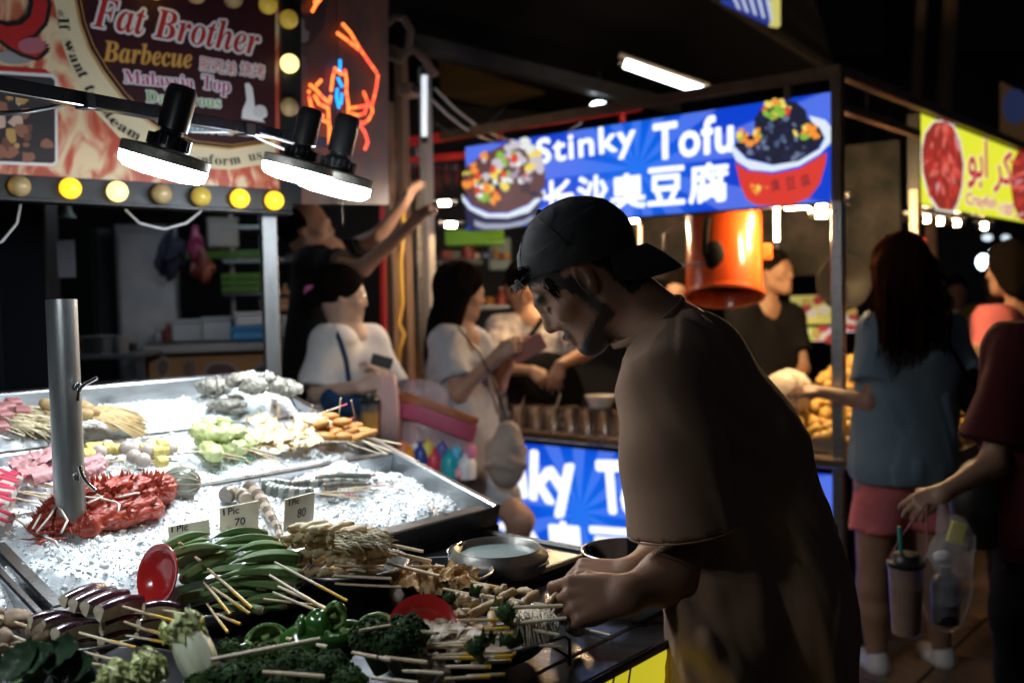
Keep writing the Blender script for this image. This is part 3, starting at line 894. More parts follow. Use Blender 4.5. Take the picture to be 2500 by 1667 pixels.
# ---- napa cabbage and dark leaves
leafY = M('cabbage_leaf', (.74, .77, .42), .5, var=(28, .7), bump=(90, 3.2), color2=(.52, .62, .24)); ribW = M('cabbage_rib', (.80, .82, .72), .35, var=(12, .25), bump=(60, .6), stretch=(1, 1, .3), color2=(.66, .72, .48)); leafG = M('dark_leaf', (.028, .065, .030), .42, var=(14, .4), bump=(50, 2)); baseB = M('cabbage_base', (.42, .34, .20), .6, var=(80, .4))
def leaf(base, dr, up_, L_, Wd, mat, parent, curl=.6, ruffle=.004, nu=16, nv=14, cup_=.5, name='leaf', wfun=None, ph=None):
    dr = Vector(dr).normalized(); up_ = Vector(up_); up_ = (up_ - dr * up_.dot(dr)).normalized(); sd = dr.cross(up_)
    vs = []; fs = []; ph = rf.uniform(0, 6) if ph is None else ph
    for i in range(nu):
        f = i / (nu - 1); w_ = Wd * (wfun(f) if wfun else sin(pi * (.12 + .80 * f)) ** .7)
        ctr_ = base + dr * (L_ * (f - .25 * curl * f * f)) + up_ * (curl * L_ * .5 * f * f)
        for j in range(nv):
            g_ = -1 + 2 * j / (nv - 1)
            rfl = ruffle * (abs(g_) ** 2 + max(0, f - .75) * 2) * (sin(9 * f + ph + 4 * g_) + .7 * sin(23 * f + ph * 2 - 5 * g_))
            p = ctr_ + sd * (g_ * w_) + up_ * (cup_ * w_ * g_ * g_ + rfl) + dr * rfl * .5
            vs.append(p)
    for i in range(nu - 1):
        for j in range(nv - 1):
            a = i * nv + j; fs.append((a, a + nv, a + nv + 1, a + 1))
    n0 = len(vs)
    vs += [v - up_ * .0008 for v in vs]
    fs += [tuple(n0 + q for q in f_[::-1]) for f_ in fs]
    return MB().add(vs, fs).build(name, mat, parent, smooth=180)
def cabbage(px, py, dep_, s_, dr, upv, label, nl=7, bulb=True):
    c = P(px, py, dep_); dr = Vector(dr).normalized()
    t = thing('cabbage', label, 'cabbage', tuple(c), 'pale cabbage wedges on skewers')
    a1 = dr.cross(Vector((0, -1, .2))).normalized(); a2 = dr.cross(a1)
    Mx = Matrix((a1, a2, dr)).transposed().to_4x4(); Mx.translation = c
    if bulb:
        fs_ = [el((0, 0, .1 * s_), (.36 * s_, .33 * s_, .60 * s_))]
        for i in range(8):
            a = 2 * pi * i / 8 + .3; w_ = s_ * (.30 + .05 * (i % 3))
            fs_.append(el((cos(a) * .20 * s_, sin(a) * .18 * s_, (.05 + .06 * (i % 2)) * s_), (.24 * s_, .24 * s_, (.62 + .12 * (i % 3)) * s_)))
        f = fs_[0]
        f = U(s_ * .025, *fs_)
        f = CUT(WAV(f, s_ * .018, 3.2 / s_, 5, (1, 1, .3)), plane((0, 0, -.50 * s_), (.1, 0, -1)))
        lo_ = c - Vector((1, 1, 1)) * s_ * 1.15; hi_ = c + Vector((1, 1, 1)) * s_ * 1.15
        sdf_obj('rib', XF(f, Mx), tuple(lo_), tuple(hi_), s_ * .035, ribW, t)
        MB().lathe([(.001, -.515 * s_), (.22 * s_, -.51 * s_), (.24 * s_, -.49 * s_)], c, 16, Mx.to_3x3()).build('stump', baseB, t)
    for i in range(nl):
        a = 2 * pi * i / nl + rf.uniform(-.2, .2); o_ = a1 * cos(a) + a2 * sin(a)
        leaf(c + o_ * s_ * (.22 if bulb else .10) + dr * s_ * (.15 if bulb else -.3), dr + o_ * rf.uniform(.15, .55), -o_, s_ * rf.uniform(.75, 1.0), s_ * rf.uniform(.34, .46), leafY, t, curl=.3, ruffle=s_ * .085, cup_=.35, nu=20, nv=18)
cabbage(478, 1602, 1.22, .054, (-.50, .38, .80), Z, 'white ribbed cabbage wedge with its stump towards the broccoli', 8)
cabbage(372, 1640, 1.20, .046, (-.5, .2, .8), Z, 'frilly yellow green cabbage leaves beside the white ribbed wedge', 10, False)
cabbage(300, 1665, 1.17, .046, (-.7, .1, .6), Z, 'frilly yellow cabbage leaves nearer the dark leaves', 10, False)
cabbage(255, 1720, 1.14, .040, (-.8, .1, .5), Z, 'yellow cabbage leaves cut by the lower picture edge', 8, False)
t = thing('leafy_greens', 'dark green leafy vegetable in the near left corner', 'greens', tuple(T(110, 1700, .05)))
for i, (x, y, dx, dy) in enumerate(((40, 1640, 1, .3), (100, 1630, .9, .5), (150, 1668, .8, -.1), (190, 1650, -.7, .5), (60, 1690, .6, .2), (10, 1660, .4, .7), (215, 1690, -.5, .4))):
    leaf(P(x, y, 1.18), (dx, dy * .5, .35), (0, -.5, .8), .055, .022, leafG, t, curl=.4, ruffle=.002)
MB().tube([P(20, 1680, 1.15), P(70, 1650, 1.17), P(130, 1640, 1.18)], .003, 8).build('stem', M('pale_stem', (.15, .28, .08), .5), t, smooth=180)

# ---- broccoli
brm = M('broccoli_green', (.034, .072, .020), .8, var=(60, .55), color2=(.016, .036, .010), spec=.2); brm2 = M('broccoli_light', (.07, .13, .030), .8, var=(60, .6), color2=(.025, .055, .014), spec=.2); brs = M('broccoli_stalk', (.16, .22, .08), .55, var=(30, .3))
def broccoli(px, py, dep_, r, label):
    c = P(px, py, dep_)
    t = thing('broccoli', label, 'broccoli', tuple(c - Z * r), 'broccoli skewers')
    b = MB(); n = 0
    for k in range(int(230 + 120 * (r > .024))):
        u_ = rf.random(); th = rf.uniform(0, 2 * pi); zz = 1 - 1.35 * u_; rr = sqrt(max(0, 1 - zz * zz))
        big = 1 + .10 * sin(5 * th + 3 * zz) + .08 * sin(9 * zz + 2 * th)
        p = c + Vector((cos(th) * rr, sin(th) * rr, zz * .85)) * r * big
        b.sph(p, r * rf.uniform(.055, .10), 6, 4, jit=.15, rnd=rf)
    brk = rf.choice((brm, brm, brm2))
    b.build('florets', brk, t, smooth=180, kind='stuff')
    MB().sph(c, (r * .95, r * .95, r * .8), 12, 8, jit=.05, rnd=rf).build('crown', brm, t, smooth=180)
    MB().tube([c - Z * r * .5, c - Z * r * 1.5 + Vector((.01, .0, 0))], [r * .5, r * .35], 10).build('stalk', brs, t, smooth=180)
for i, (x, y, r) in enumerate(((600, 1275, .020), (700, 1390, .020), (905, 1330, .024), (1185, 1400, .026), (1300, 1400, .022), (1520, 1440, .029), (640, 1560, .028), (420, 1545, .024), (330, 1600, .022), (900, 1500, .024), (1330, 1560, .026), (1700, 1560, .024), (1100, 1620, .026))):
    px, py = C4o(x, y)
    broccoli(px, py, 1.27 - (py - 1590) * .0009, r * .86, ('broccoli floret directly in front of the green peppers' if i == 3 else 'broccoli floret right of centre, largest of the front ones' if i == 5 else 'broccoli floret beside the white cabbage' if i == 7 else 'dark broccoli floret on the near plate'))
C5 = lambda x, y: (850 + x / 3.76, 1250 + y / 3.76)
for i, (x, y, r) in enumerate(((230, 1160, .030), (520, 1140, .031), (380, 1230, .022), (1170, 1240, .013), (1450, 930, .014), (930, 790, .010))):
    px, py = C5(x, y); broccoli(px, py, 1.30 + (1560 - py) * .0012, r, ('broccoli floret under the cut green pepper', 'broccoli floret beside the oyster mushrooms', 'small broccoli floret low between two bigger ones', 'broccoli floret in the middle of the mixed plate', 'tiny broccoli floret among the beancurd rolls', 'tiny pale floret above the red plate')[i])
# ---- green peppers
gpm = M('green_pepper', (.030, .13, .014), .14, coat=.4, var=(9, .35)); gpi = M('pepper_inside', (.25, .38, .12), .45, var=(60, .4), bump=(120, 1))
def pepper(px, py, dep_, r, axis, openv, label, depth_=.75):
    c = P(px, py, dep_); ax = Vector(axis).normalized(); op = Vector(openv); op = (op - ax * op.dot(ax)).normalized(); sd = ax.cross(op)
    t = thing('green_pepper', label, 'pepper', tuple(c), 'green pepper pieces on skewers')
    Mx = Matrix((sd, ax, op)).transposed().to_4x4(); Mx.translation = c
    def shape(p):
        th = np.arctan2(p[:, 0], p[:, 2]); q = p.copy()
        k_ = 1 + .10 * np.cos(3 * th + .5)
        return (np.linalg.norm(q / np.array([r, r * 1.25, r * .95], dtype=np.float32) / k_[:, None], axis=1) - 1) * r * .8
    def shell(p): return np.maximum(np.maximum(shape(p), -(shape(p) + .0042)), p[:, 2] - r * .25 * depth_ - .1 * r * np.sin(p[:, 0] * 220 / (r * 40)) )
    f = XF(shell, Mx)
    o = sdf_obj('pepper', f, tuple(c - Vector((r, r, r)) * 1.6), tuple(c + Vector((r, r, r)) * 1.6), .0017, [gpm, gpi], t)
    Mi_ = np.array(Mx.inverted())
    def inside(cc):
        q = cc @ Mi_[:3, :3].T + Mi_[:3, 3]
        return (shape(q.astype(np.float32)) < -.0012)
    mark(o, inside, 1)
    MB().sph(c - op * r * .15, (r * .32, r * .22, r * .30), 10, 7, jit=.3, rnd=rf).build('seeds', gpi, t, smooth=180)
for i, (x, y, r, ax, op, lab) in enumerate(((940, 1155, .030, (1, .2, .1), (.1, -.3, .2), 'flat green pepper piece at the left of the peppers'), (1230, 1085, .022, (.2, .1, 1), (-.8, -.2, .5), 'pointed pepper piece standing behind the flat one'), (1420, 1060, .026, (.1, .2, 1), (.2, .8, .7), 'glossy pepper piece left of the cut open one'), (1650, 1080, .036, (.9, .3, .1), (.1, .1, 1), 'largest green pepper half cut open upwards'), (1560, 960, .022, (.3, .1, 1), (.2, -.6, .6), 'pale cut pepper piece at the top of the group'), (1260, 1215, .034, (.9, .1, .35), (.2, .8, -.5), 'broad shiny pepper piece above the broccoli'), (1570, 1260, .032, (.9, .1, .2), (0, .9, -.3), 'rounded pepper piece below the cut open one'))):
    px, py = C4o(x, y); pepper(px, py, 1.34, r * .74, ax, op, lab)
for i, (x, y, r, ax, op, lab) in enumerate(((250, 1030, .030, (1, .2, .1), (0, -.3, 1), 'cut pepper ring left of the oyster mushrooms'), (30, 1080, .030, (.8, .2, .4), (0, .3, 1), 'dark pepper piece between the pepper half and the ring'))):
    px, py = C5(x, y); pepper(px, py, 1.37, r * .8, ax, op, lab)
sticks(C4o, [((430, 1355), (1430, 1165), None, .105, .10), ((910, 1465), (1475, 1510), None, .085, .08), ((1405, 1215), (1500, 1235), None, .08, .08), ((1730, 1285), (1960, 1330), None, .08, .08), ((1125, 1160), (1180, 1170), None, .08, .08)],
       'bare sticks over the broccoli', 'pale bamboo stick lying over the broccoli and peppers', r=.0021)

# ---- cream beancurd rolls with enoki
yb = M('beancurd_cream', (.60, .47, .28), .55, var=(35, .3), bump=(140, 1.4), stretch=(1, 1, 1), color2=(.44, .32, .17), sss=.1); yb2 = M('beancurd_pale', (.66, .56, .36), .5, var=(35, .25), bump=(140, 1.2), color2=(.52, .42, .24))
eno = M('enoki_white', (.66, .58, .40), .45, var=(30, .2))
def roll(a, b_, r, mat, name, label, cat, group, wrinkle=.16, n=12, end_in=True, parent=None):
    a, b_ = Vector(a), Vector(b_); ax = b_ - a; dr = ax.normalized(); s1 = dr.orthogonal().normalized(); s2 = dr.cross(s1)
    t = parent or thing(name, label, cat, tuple(a), group)
    N = 16; vs = []; fs = []; p1, p2, p3 = rf.uniform(0, 6), rf.uniform(0, 6), rf.uniform(0, 6)
    for i in range(n):
        f = i / (n - 1); k_ = .80 + .25 * sin(pi * min(1, max(0, f))) ** .4
        p = a + ax * f + s1 * .0015 * sin(5 * f + p3)
        for k in range(N):
            an_ = 2 * pi * k / N
            rr = r * k_ * (1 + wrinkle * (.5 * sin(3 * an_ + p1 + 6 * f) + .35 * sin(7 * an_ - 9 * f + p2) + .25 * sin(14 * f + 2 * an_ + p3)))
            vs.append(p + s1 * cos(an_) * rr + s2 * sin(an_) * rr)
    for e, sgn in ((0, -1), (n - 1, 1)):       # folded ends
        b0 = len(vs)
        for (kk, dd) in ((.72, .2), (.55, -.25)):
            for k in range(N):
                v = Vector(vs[e * N + k]); c_ = a + ax * (e / (n - 1)); vs.append(c_ + (v - c_) * kk + dr * sgn * dd * r)
        for k in range(N):
            k2 = (k + 1) % N
            l = [(e * N + k, e * N + k2, b0 + k2, b0 + k), (b0 + k, b0 + k2, b0 + N + k2, b0 + N + k)]
            fs += [q[::-1] if sgn < 0 else q for q in l][::1]
        fs.append(tuple(b0 + N + k for k in range(N))[::sgn])
    for i in range(n - 1):
        for k in range(N): fs.append((i * N + k, i * N + (k + 1) % N, (i + 1) * N + (k + 1) % N, (i + 1) * N + k))
    MB().add(vs, fs).build('roll', mat, t, smooth=70)
    return t
for row, (y0, x0, x1, h_, nn) in enumerate(((165, 1160, 1700, .150, 7), (235, 1100, 1800, .135, 8), (300, 1060, 1860, .120, 8), (375, 1230, 1880, .107, 6), (460, 1240, 1860, .092, 6), (560, 1280, 1840, .075, 5), (640, 1310, 1780, .058, 5), (195, 1500, 1900, .135, 5))):
    for i in range(nn):
        x = x0 + (x1 - x0) * i / (nn - 1) + rf.uniform(-18, 18); y = y0 + rf.uniform(-14, 14) + (x - x0) * .02
        a = T(*C4o(x, y), h_); ln_ = rf.uniform(.030, .045)
        dr = Vector((.70 + rf.uniform(-.25, .2), .62 + rf.uniform(-.3, .3), rf.uniform(-.08, .12))).normalized()
        roll(a, a + dr * ln_, rf.uniform(.0068, .0088), yb if rf.random() < .6 else yb2, 'beancurd_roll', 'cream beancurd roll with a folded end in the steel bowl' if row < 6 else 'cream beancurd roll at the bottom of the heap in the bowl', 'beancurd roll', 'cream beancurd rolls in the steel bowl')
b = MB()
for i in range(240):      # enoki threads spilling from the rolls
    x = rf.uniform(1480, 2080) if i < 330 else rf.uniform(1350, 1700); 
    if i < 200: x, y, h_ = rf.uniform(1560, 1980), rf.uniform(170, 300), .145
    else: y, h_ = rf.uniform(340, 620), .11
    if x > 1950 and y > 500: continue
    a = T(*C4o(x, y), h_ - (y - 200) * .00012 + rf.uniform(-.004, .004)); dr = Vector((.8, rf.uniform(-.6, .3), rf.uniform(-.3, .1))).normalized(); L_ = rf.uniform(.015, .035)
    b.tube([a, a + dr * L_ * .5 + Z * rf.uniform(-.003, .004), a + dr * L_ + Z * rf.uniform(-.008, .002)], rf.uniform(.0007, .0013), 5)
b.build('enoki', eno, smooth=180, label='tangle of fine enoki stems among the beancurd rolls', cat='enoki', kind='stuff')
sticks(C5, [((300, 280), (690, 360), None, .115, .10), ((350, 345), (765, 445), None, .105, .09), ((350, 352), (745, 462), None, .10, .085), ((-90, 270), (452, 400), None, .125, .10), ((-120, 320), (405, 405), None, .12, .10), ((-140, 345), (352, 398), None, .115, .10), ((520, 497), (885, 497), None, .08, .08), ((360, 465), (840, 585), None, .09, .08), ((365, 475), (790, 575), None, .088, .078), ((-150, 440), (338, 525), None, .095, .085), ((-130, 490), (325, 500), None, .095, .088), ((-130, 580), (400, 608), None, .08, .075), ((-120, 655), (487, 685), None, .065, .062)],
       'bamboo sticks of the beancurd skewers', 'pale bamboo stick reaching right out of the beancurd bowl', r=.0019)
# ---- fried beancurd sheets
fsm = M('fried_sheet', (.56, .33, .13), .5, var=(45, .55), bump=(120, 3.2), color2=(.70, .50, .26))
for i, (x, y, w_) in enumerate(((500, 610, .026), (620, 640, .026), (760, 650, .028), (560, 570, .022), (700, 590, .026), (880, 620, .026), (980, 640, .026), (850, 560, .024), (1000, 590, .026), (1090, 570, .026), (930, 530, .02), (760, 540, .022), (1060, 640, .02))):
    c = T(*C5(x, y), .052 + rf.uniform(0, .014) + (.012 if i > 8 else 0))
    t = thing('beancurd_sheet', 'large crumpled sheet standing up at the right of the shiny bowl' if i == 9 else 'crumpled golden fried beancurd sheet in the shiny bowl', 'beancurd sheet', tuple(c), 'fried beancurd sheets in the shiny bowl')
    n_ = 15; vs = []; nr = Vector((rf.uniform(-.5, .5), rf.uniform(-.9, -.1), rf.uniform(.4, 1))).normalized(); a1 = nr.cross(Vector((rf.uniform(-1, 1), 1, 0))).normalized(); a2 = nr.cross(a1); p1, p2 = rf.uniform(0, 6), rf.uniform(0, 6)
    for u_ in range(n_):
        for v_ in range(n_):
            fu, fv = -1 + 2 * u_ / (n_ - 1), -1 + 2 * v_ / (n_ - 1)
            hh_ = .0035 * (sin(4 * fu + p1 + 2 * sin(3 * fv)) + .7 * sin(7 * fv + p2 + 3 * fu)) + .0012 * rf.uniform(-1, 1)
            e = 1 + .12 * sin(9 * atan2(fv, fu) + p1)
            vs.append(c + a1 * fu * w_ * e * .8 + a2 * fv * w_ * .62 * e + nr * hh_)
    fs = [(u_ * n_ + v_, (u_ + 1) * n_ + v_, (u_ + 1) * n_ + v_ + 1, u_ * n_ + v_ + 1) for u_ in range(n_ - 1) for v_ in range(n_ - 1)]
    m0 = len(vs); vs += [v - nr * .0014 for v in vs]; fs += [tuple(m0 + q for q in f_[::-1]) for f_ in fs]
    MB().add(vs, fs).build('sheet', fsm, t, smooth=60)
# ---- mixed skewers on the black plate
bc2 = M('beancurd_brown', (.38, .235, .11), .5, var=(40, .5), bump=(130, 2.4), color2=(.50, .36, .19))
ml = [((1160, 690), (1300, 720), .078, 50), ((1350, 730), (1450, 690), .080, 40), ((1400, 790), (1530, 720), .075, 44), ((1110, 950), (1400, 810), .072, 46), ((1570, 720), (1680, 740), .074, 40), ((1600, 840), (1730, 740), .072, 46), ((1830, 850), (1920, 760), .070, 38), ((960, 830), (1120, 800), .075, 56), ((1060, 870), (1200, 830), .07, 48), ((1180, 920), (1290, 900), .065, 36), ((1300, 900), (1330, 1060), .065, 40), ((1400, 860), (1500, 900), .068, 34), ((1000, 920), (1060, 960), .065, 44), ((1120, 1010), (1240, 1090), .055, 40), ((1200, 1120), (1320, 1060), .05, 44), ((1480, 800), (1570, 860), .07, 34), ((1500, 1180), (1580, 1160), .045, 36), ((1300, 780), (1400, 820), .072, 36), ((1700, 900), (1790, 940), .06, 34)]
for i, (a, b_, h_, r) in enumerate(ml):
    pa, pb_ = T(*C5(*a), h_), T(*C5(*b_), h_ + .004)
    roll(pa, pb_, r / 3.76 / 2430 * 1.45 * .95, bc2, 'brown_roll', {3: 'long brown beancurd roll lying across the others', 6: 'brown beancurd roll touching the fingers of the capped man', 0: 'brown beancurd roll farthest back on the mixed plate'}.get(i, 'brown wrinkled beancurd roll on the mixed plate'), 'beancurd roll', 'brown beancurd rolls on the mixed plate', wrinkle=.2)
b = MB()
for i in range(300):
    x0_, x1_ = rf.gauss(1640, 60), 0
    a = T(*C5(x0_, rf.uniform(880, 960)), .072 + rf.uniform(-.006, .006)); e = T(*C5(x0_ + rf.gauss(30, 60), rf.uniform(1080, 1230)), .048)
    if i % 3 == 0: a = T(*C5(rf.gauss(1800, 40), rf.uniform(880, 940)), .068); e = T(*C5(rf.gauss(1760, 60), rf.uniform(1060, 1180)), .048)
    b.tube([a, a.lerp(e, .5) + Z * rf.uniform(0, .008), e], [.0016, .0010, .0008], 5)
b.build('enoki', M('enoki_wet', (.55, .46, .33), .35, var=(30, .2)), smooth=180, label='bundle of long enoki stems at the right of the mixed plate', cat='enoki', kind='stuff')
for (x, y, h_) in ((1005, 750, .09), (1232, 765, .085), (1548, 845, .082)):
    c = T(*C5(x, y), h_); t = thing('enoki_cap', {1005: 'tiny round enoki cap above the red plate', 1232: 'tiny round enoki cap among the brown rolls', 1548: 'tiny round enoki cap near the fingers'}[x], 'mushroom', tuple(c))
    MB().sph(c, (.0042, .0042, .0034), 12, 7).build('cap', eno, t, smooth=180); MB().cyl(c, c - Z * .014, .0014, n=6).build('stem', eno, t)
oym = M('oyster_mushroom', (.46, .34, .24), .5, var=(25, .35), bump=(90, 1), color2=(.60, .50, .38)); oyg = M('mushroom_gill', (.30, .22, .14), .6, var=(30, .3))
for i, (x, y, w_, dx) in enumerate(((430, 965, .020, -.3), (600, 985, .032, .6), (720, 1010, .030, .4), (870, 1000, .024, .5), (930, 1060, .030, .8), (650, 1070, .022, -.4), (1040, 1040, .024, .5), (640, 1190, .024, -.5), (850, 1150, .030, .6), (690, 1260, .024, .2), (820, 1320, .030, .1), (960, 1010, .022, -.2), (540, 1060, .022, -.6))):
    c = T(*C5(x, y), .078 - (y - 950) * .00008)
    t = thing('oyster_mushroom', ('pale oyster mushroom resting against the red plate' if i == 1 else 'leftmost oyster mushroom beside the pepper ring' if i == 0 else 'hanging oyster mushroom with fine gills low on the plate' if i == 10 else 'folded oyster mushroom on the mixed plate'), 'mushroom', tuple(c), 'oyster mushrooms on the mixed plate')
    leaf(c, (dx, -.5, -.35 if i in (7, 9, 10) else .1), (0, -.2, 1), w_ * 1.5, w_ * .75, oym, t, curl=-.5, ruffle=.0022, cup_=-.45, name='cap', wfun=lambda f: .25 + .85 * f ** .8)
    for k in range(9):
        g_ = -.7 + 1.4 * k / 8; d_ = Vector((dx, -.5, 0)).normalized(); s_ = d_.cross(Z)
        MB().tube([c - Z * .003, c + d_ * w_ * .6 + s_ * g_ * w_ * .4 - Z * .006, c + d_ * w_ * 1.05 + s_ * g_ * w_ * .6 - Z * .011], .0007, 4).build('gill', oyg, t)
    MB().tube([c - Vector((dx, -.5, 0)).normalized() * .012 - Z * .004, c, c + Vector((dx, -.5, 0)).normalized() * .01], [.006, .005, .003], 8).build('stem', oym, t, smooth=180)
for i, (x, y) in enumerate(((1190, 780), (1450, 930), (1500, 1250), (1250, 1230))):
    c = T(*C5(x, y), .066); t = thing('lettuce', ('scrap of green leaf between the brown rolls', 'dark frilly leaf under the nearest roll', 'dark leaf at the front of the enoki', 'dark frilly leaf low on the mixed plate')[i], 'leaf', tuple(c))
    leaf(c, (rf.uniform(-.5, .5), -.6, .4), (0, 0, 1), .03, .016, M('lettuce_green', (.05, .12, .025), .5, var=(40, .5)), t, ruffle=.004)
N0 = None
sticks(C5, [((1305, 885), (1975, 858), N0, .085, .095), ((1355, 1040), (2005, 970), N0, .065, .082), ((1510, 1050), (1938, 1125), N0, .062, .058), ((1015, 990), (1518, 985), Y, .078, .075), ((905, 1088), (1480, 1065), Y, .07, .068), ((1085, 1110), (1515, 1112), Y, .065, .063), ((1020, 1170), (1460, 1150), Y, .062, .06), ((700, 1222), (1165, 1195), Y, .065, .062), ((610, 1238), (1052, 1228), N0, .065, .062), ((1400, 1140), (1870, 1228), N0, .05, .045), ((1450, 1212), (1962, 1232), N0, .048, .045), ((1140, 1278), (1535, 1297), Y, .05, .046), ((840, 1310), (1260, 1297), Y, .058, .055), ((770, 1335), (1220, 1337), Y, .056, .053), ((1130, 1335), (1507, 1318), Y, .05, .047), ((1125, 1388), (1497, 1362), Y, .046, .045), ((890, 1418), (1310, 1418), Y, .052, .05), ((500, 1458), (872, 1480), N0, .062, .06), ((1085, 1502), (1435, 1485), Y, .044, .042), ((890, 1530), (1302, 1510), Y, .048, .046), ((210, 1515), (640, 1567), N0, .07, .068), ((38, 1285), (390, 1355), N0, .08, .075), ((330, 1325), (730, 1378), N0, .072, .068), ((105, 1085), (520, 1025), N0, .098, .095), ((440, 1065), (805, 1105), N0, .09, .085), ((870, 700), (1110, 752), N0, .065, .06), ((1130, 640), (1385, 690), Y, .065, .06), ((1250, 765), (1345, 780), N0, .08, .08), ((1490, 805), (1620, 825), N0, .076, .075), ((1700, 838), (1800, 852), N0, .075, .074), ((1040, 892), (1120, 895), N0, .075, .075), ((1820, 960), (1900, 975), N0, .06, .06)],
       'bamboo sticks of the mixed skewers', ['stick held between the index finger and thumb of the capped man', 'stick held under the second finger of the capped man', 'bamboo stick of the mixed skewers pointing right towards the counter edge'], r=.0019)
t = thing('skewer', 'loose bamboo stick lying on the steel top under the hands', 'skewer', tuple(T(1455, 1545, .004))); stick(t, T(1440, 1538, .004), T(1490, 1551, .004)); t = thing('skewer', 'stick end showing below the little finger of the capped man', 'skewer', tuple(T(1532, 1505, .01))); stick(t, T(1480, 1498, .02), T(1532, 1505, .01))
# ------------------------------------------------------------------ seafood and skewers on the ice
C1 = lambda x, y: (x / 3.92, 900 + y / 3.92)
C2 = lambda x, y: (400 + x / 3.485, 880 + y / 3.485)
def Iq(f, x, y, h=.01): return I(*f(x, y), h)
# price cards
card_m = M('price_card', (.86, .77, .58), .5, var=(8, .12)); penm = M('marker_ink', (.015, .015, .02), .5)
def card(corn, txts, label):
    tl_, tr_, br_, bl_ = corn
    base = Iq(C2, *bl_, -.005); b2 = Iq(C2, *br_, -.005)
    ex = (b2 - base); ex.z = ex.z * .3; ex.normalize()
    n_ = ex.cross(Z).normalized(); upv = (Z * .95 - n_ * .18).normalized() if n_.y > 0 else (Z * .95 + n_ * .18).normalized()
    pl = Pl(base, ex, upv)
    pl.n = ex.cross(upv); 
    if pl.n.y > 0: pl.n = -pl.n
    q = [pl.at(*C2(*c_)) for c_ in (bl_, br_, tr_, tl_)]
    t = thing('price_card', label, 'price card', tuple(q[0]))
    th = .0022
    if (q[1] - q[0]).cross(q[2] - q[1]).dot(pl.n) < 0: q = q[::-1]
    MB().slab([p - pl.n * th for p in q], pl.n, th).build('card', card_m, t)
    for s, p0, p1, h_ in txts:
        a = pl.at(*C2(*p0), .0004); b_ = pl.at(*C2(*p1), .0004); ux = (b_ - a).normalized(); uz = pl.n.cross(ux); 
        H_ = (pl.at(C2(*p0)[0], C2(*p0)[1] - h_ / 3.485, .0004) - a).length
        text_mesh('lettering', s, penm, a, ux, uz, (b_ - a).length, H_, parent=t, fat=.0003)
card(((480, 1255), (810, 1190), (806, 1470), (478, 1500)), [('1', (508, 1318), (520, 1315), 55), ('Pic', (548, 1312), (640, 1296), 58), ('70', (605, 1405), (692, 1390), 62)], 'price card reading 70 in front of the striped prawns')
card(((1035, 1180), (1285, 1118), (1272, 1385), (1020, 1460)), [('1', (1063, 1236), (1072, 1233), 50), ('Pic', (1090, 1230), (1148, 1212), 48), ('80', (1135, 1338), (1205, 1318), 72)], 'price card reading 80 right of the striped prawn')
card(((40, 1415), (385, 1350), (405, 1560), (45, 1600)), [('1', (66, 1460), (76, 1458), 45), ('Pic', (112, 1455), (205, 1438), 52)], 'price card half hidden behind the okra')
# oysters
oym_ = M('oyster_shell', (.09, .085, .07), .6, var=(55, .85), bump=(90, 6), color2=(.42, .40, .34), detail=8)
for i, (x, y, rx, ry, h_) in enumerate(((405, 218, 105, 78, .05), (550, 245, 62, 70, .045), (620, 165, 80, 52, .09), (760, 205, 105, 82, .085), (880, 155, 90, 55, .10), (1050, 240, 110, 72, .07), (525, 375, 180, 62, .03), (960, 215, 70, 55, .085))):
    c = I(*C2(x, y), h_); dd = (c - CAMP).dot(fw); k_ = dd / FPX / 3.485
    t = thing('oyster', ('leftmost oyster against the steel rim', 'small oyster between two big ones', 'oyster topmost on the left heap', 'large rough oyster in the middle', 'oyster topmost in front of the square post', 'oyster at the right end beyond the ice heap', 'long flat oyster lowest on the ice', 'oyster half buried behind the ice heap')[i], 'oyster', tuple(c), 'rough grey oysters on the ice')
    R3 = Vector((rx * k_, min(rx, ry * 1.2) * k_, ry * k_))
    f = WAV(WAV(el(tuple(c), tuple(R3)), .007, 80, i + 3), .0035, 240, i + 30)
    sdf_obj('shell', f, tuple(c - R3 * 1.5), tuple(c + R3 * 1.5), .0028, oym_, t)
# spiny red crab tied with string
crm = M('king_crab', (.42, .050, .016), .5, var=(60, .75), bump=(150, 1.5), color2=(.22, .02, .012), coat=.15); strm = M('white_string', (.72, .66, .58), .6)
t = thing('king_crab', 'spiny orange red king crab tied with white string behind the pipe', 'crab', tuple(I(210, 1230)))
def IP(px, py, h): return I(px, py, h)
segs = [(IP(395, 1195, .034), IP(300, 1205, .040), .028, .030), (IP(300, 1205, .040), IP(215, 1222, .042), .030, .032), (IP(370, 1240, .020), IP(250, 1265, .022), .022, .026), (IP(215, 1222, .042), IP(140, 1250, .036), .030, .026), (IP(215, 1285, .022), IP(120, 1280, .025), .022, .018), (IP(140, 1250, .036), IP(90, 1290, .02), .022, .012)]
kk = U(.012, *[rc(tuple(a), tuple(b_), ra, rb) for a, b_, ra, rb in segs])
kk = WAV(WAV(kk, .003, 150, 4), .0015, 380, 9)
lo, hi = bbox([q for s_ in segs for q in s_[:2]], .045)
sdf_obj('shell', kk, lo, hi, .0026, crm, t)
sp_ = MB()
def knorm(p):
    e = .002; q = np.array([[p.x + e, p.y, p.z], [p.x - e, p.y, p.z], [p.x, p.y + e, p.z], [p.x, p.y - e, p.z], [p.x, p.y, p.z + e], [p.x, p.y, p.z - e]], dtype=np.float32); d_ = kk(q)
    return Vector((d_[0] - d_[1], d_[2] - d_[3], d_[4] - d_[5])).normalized()
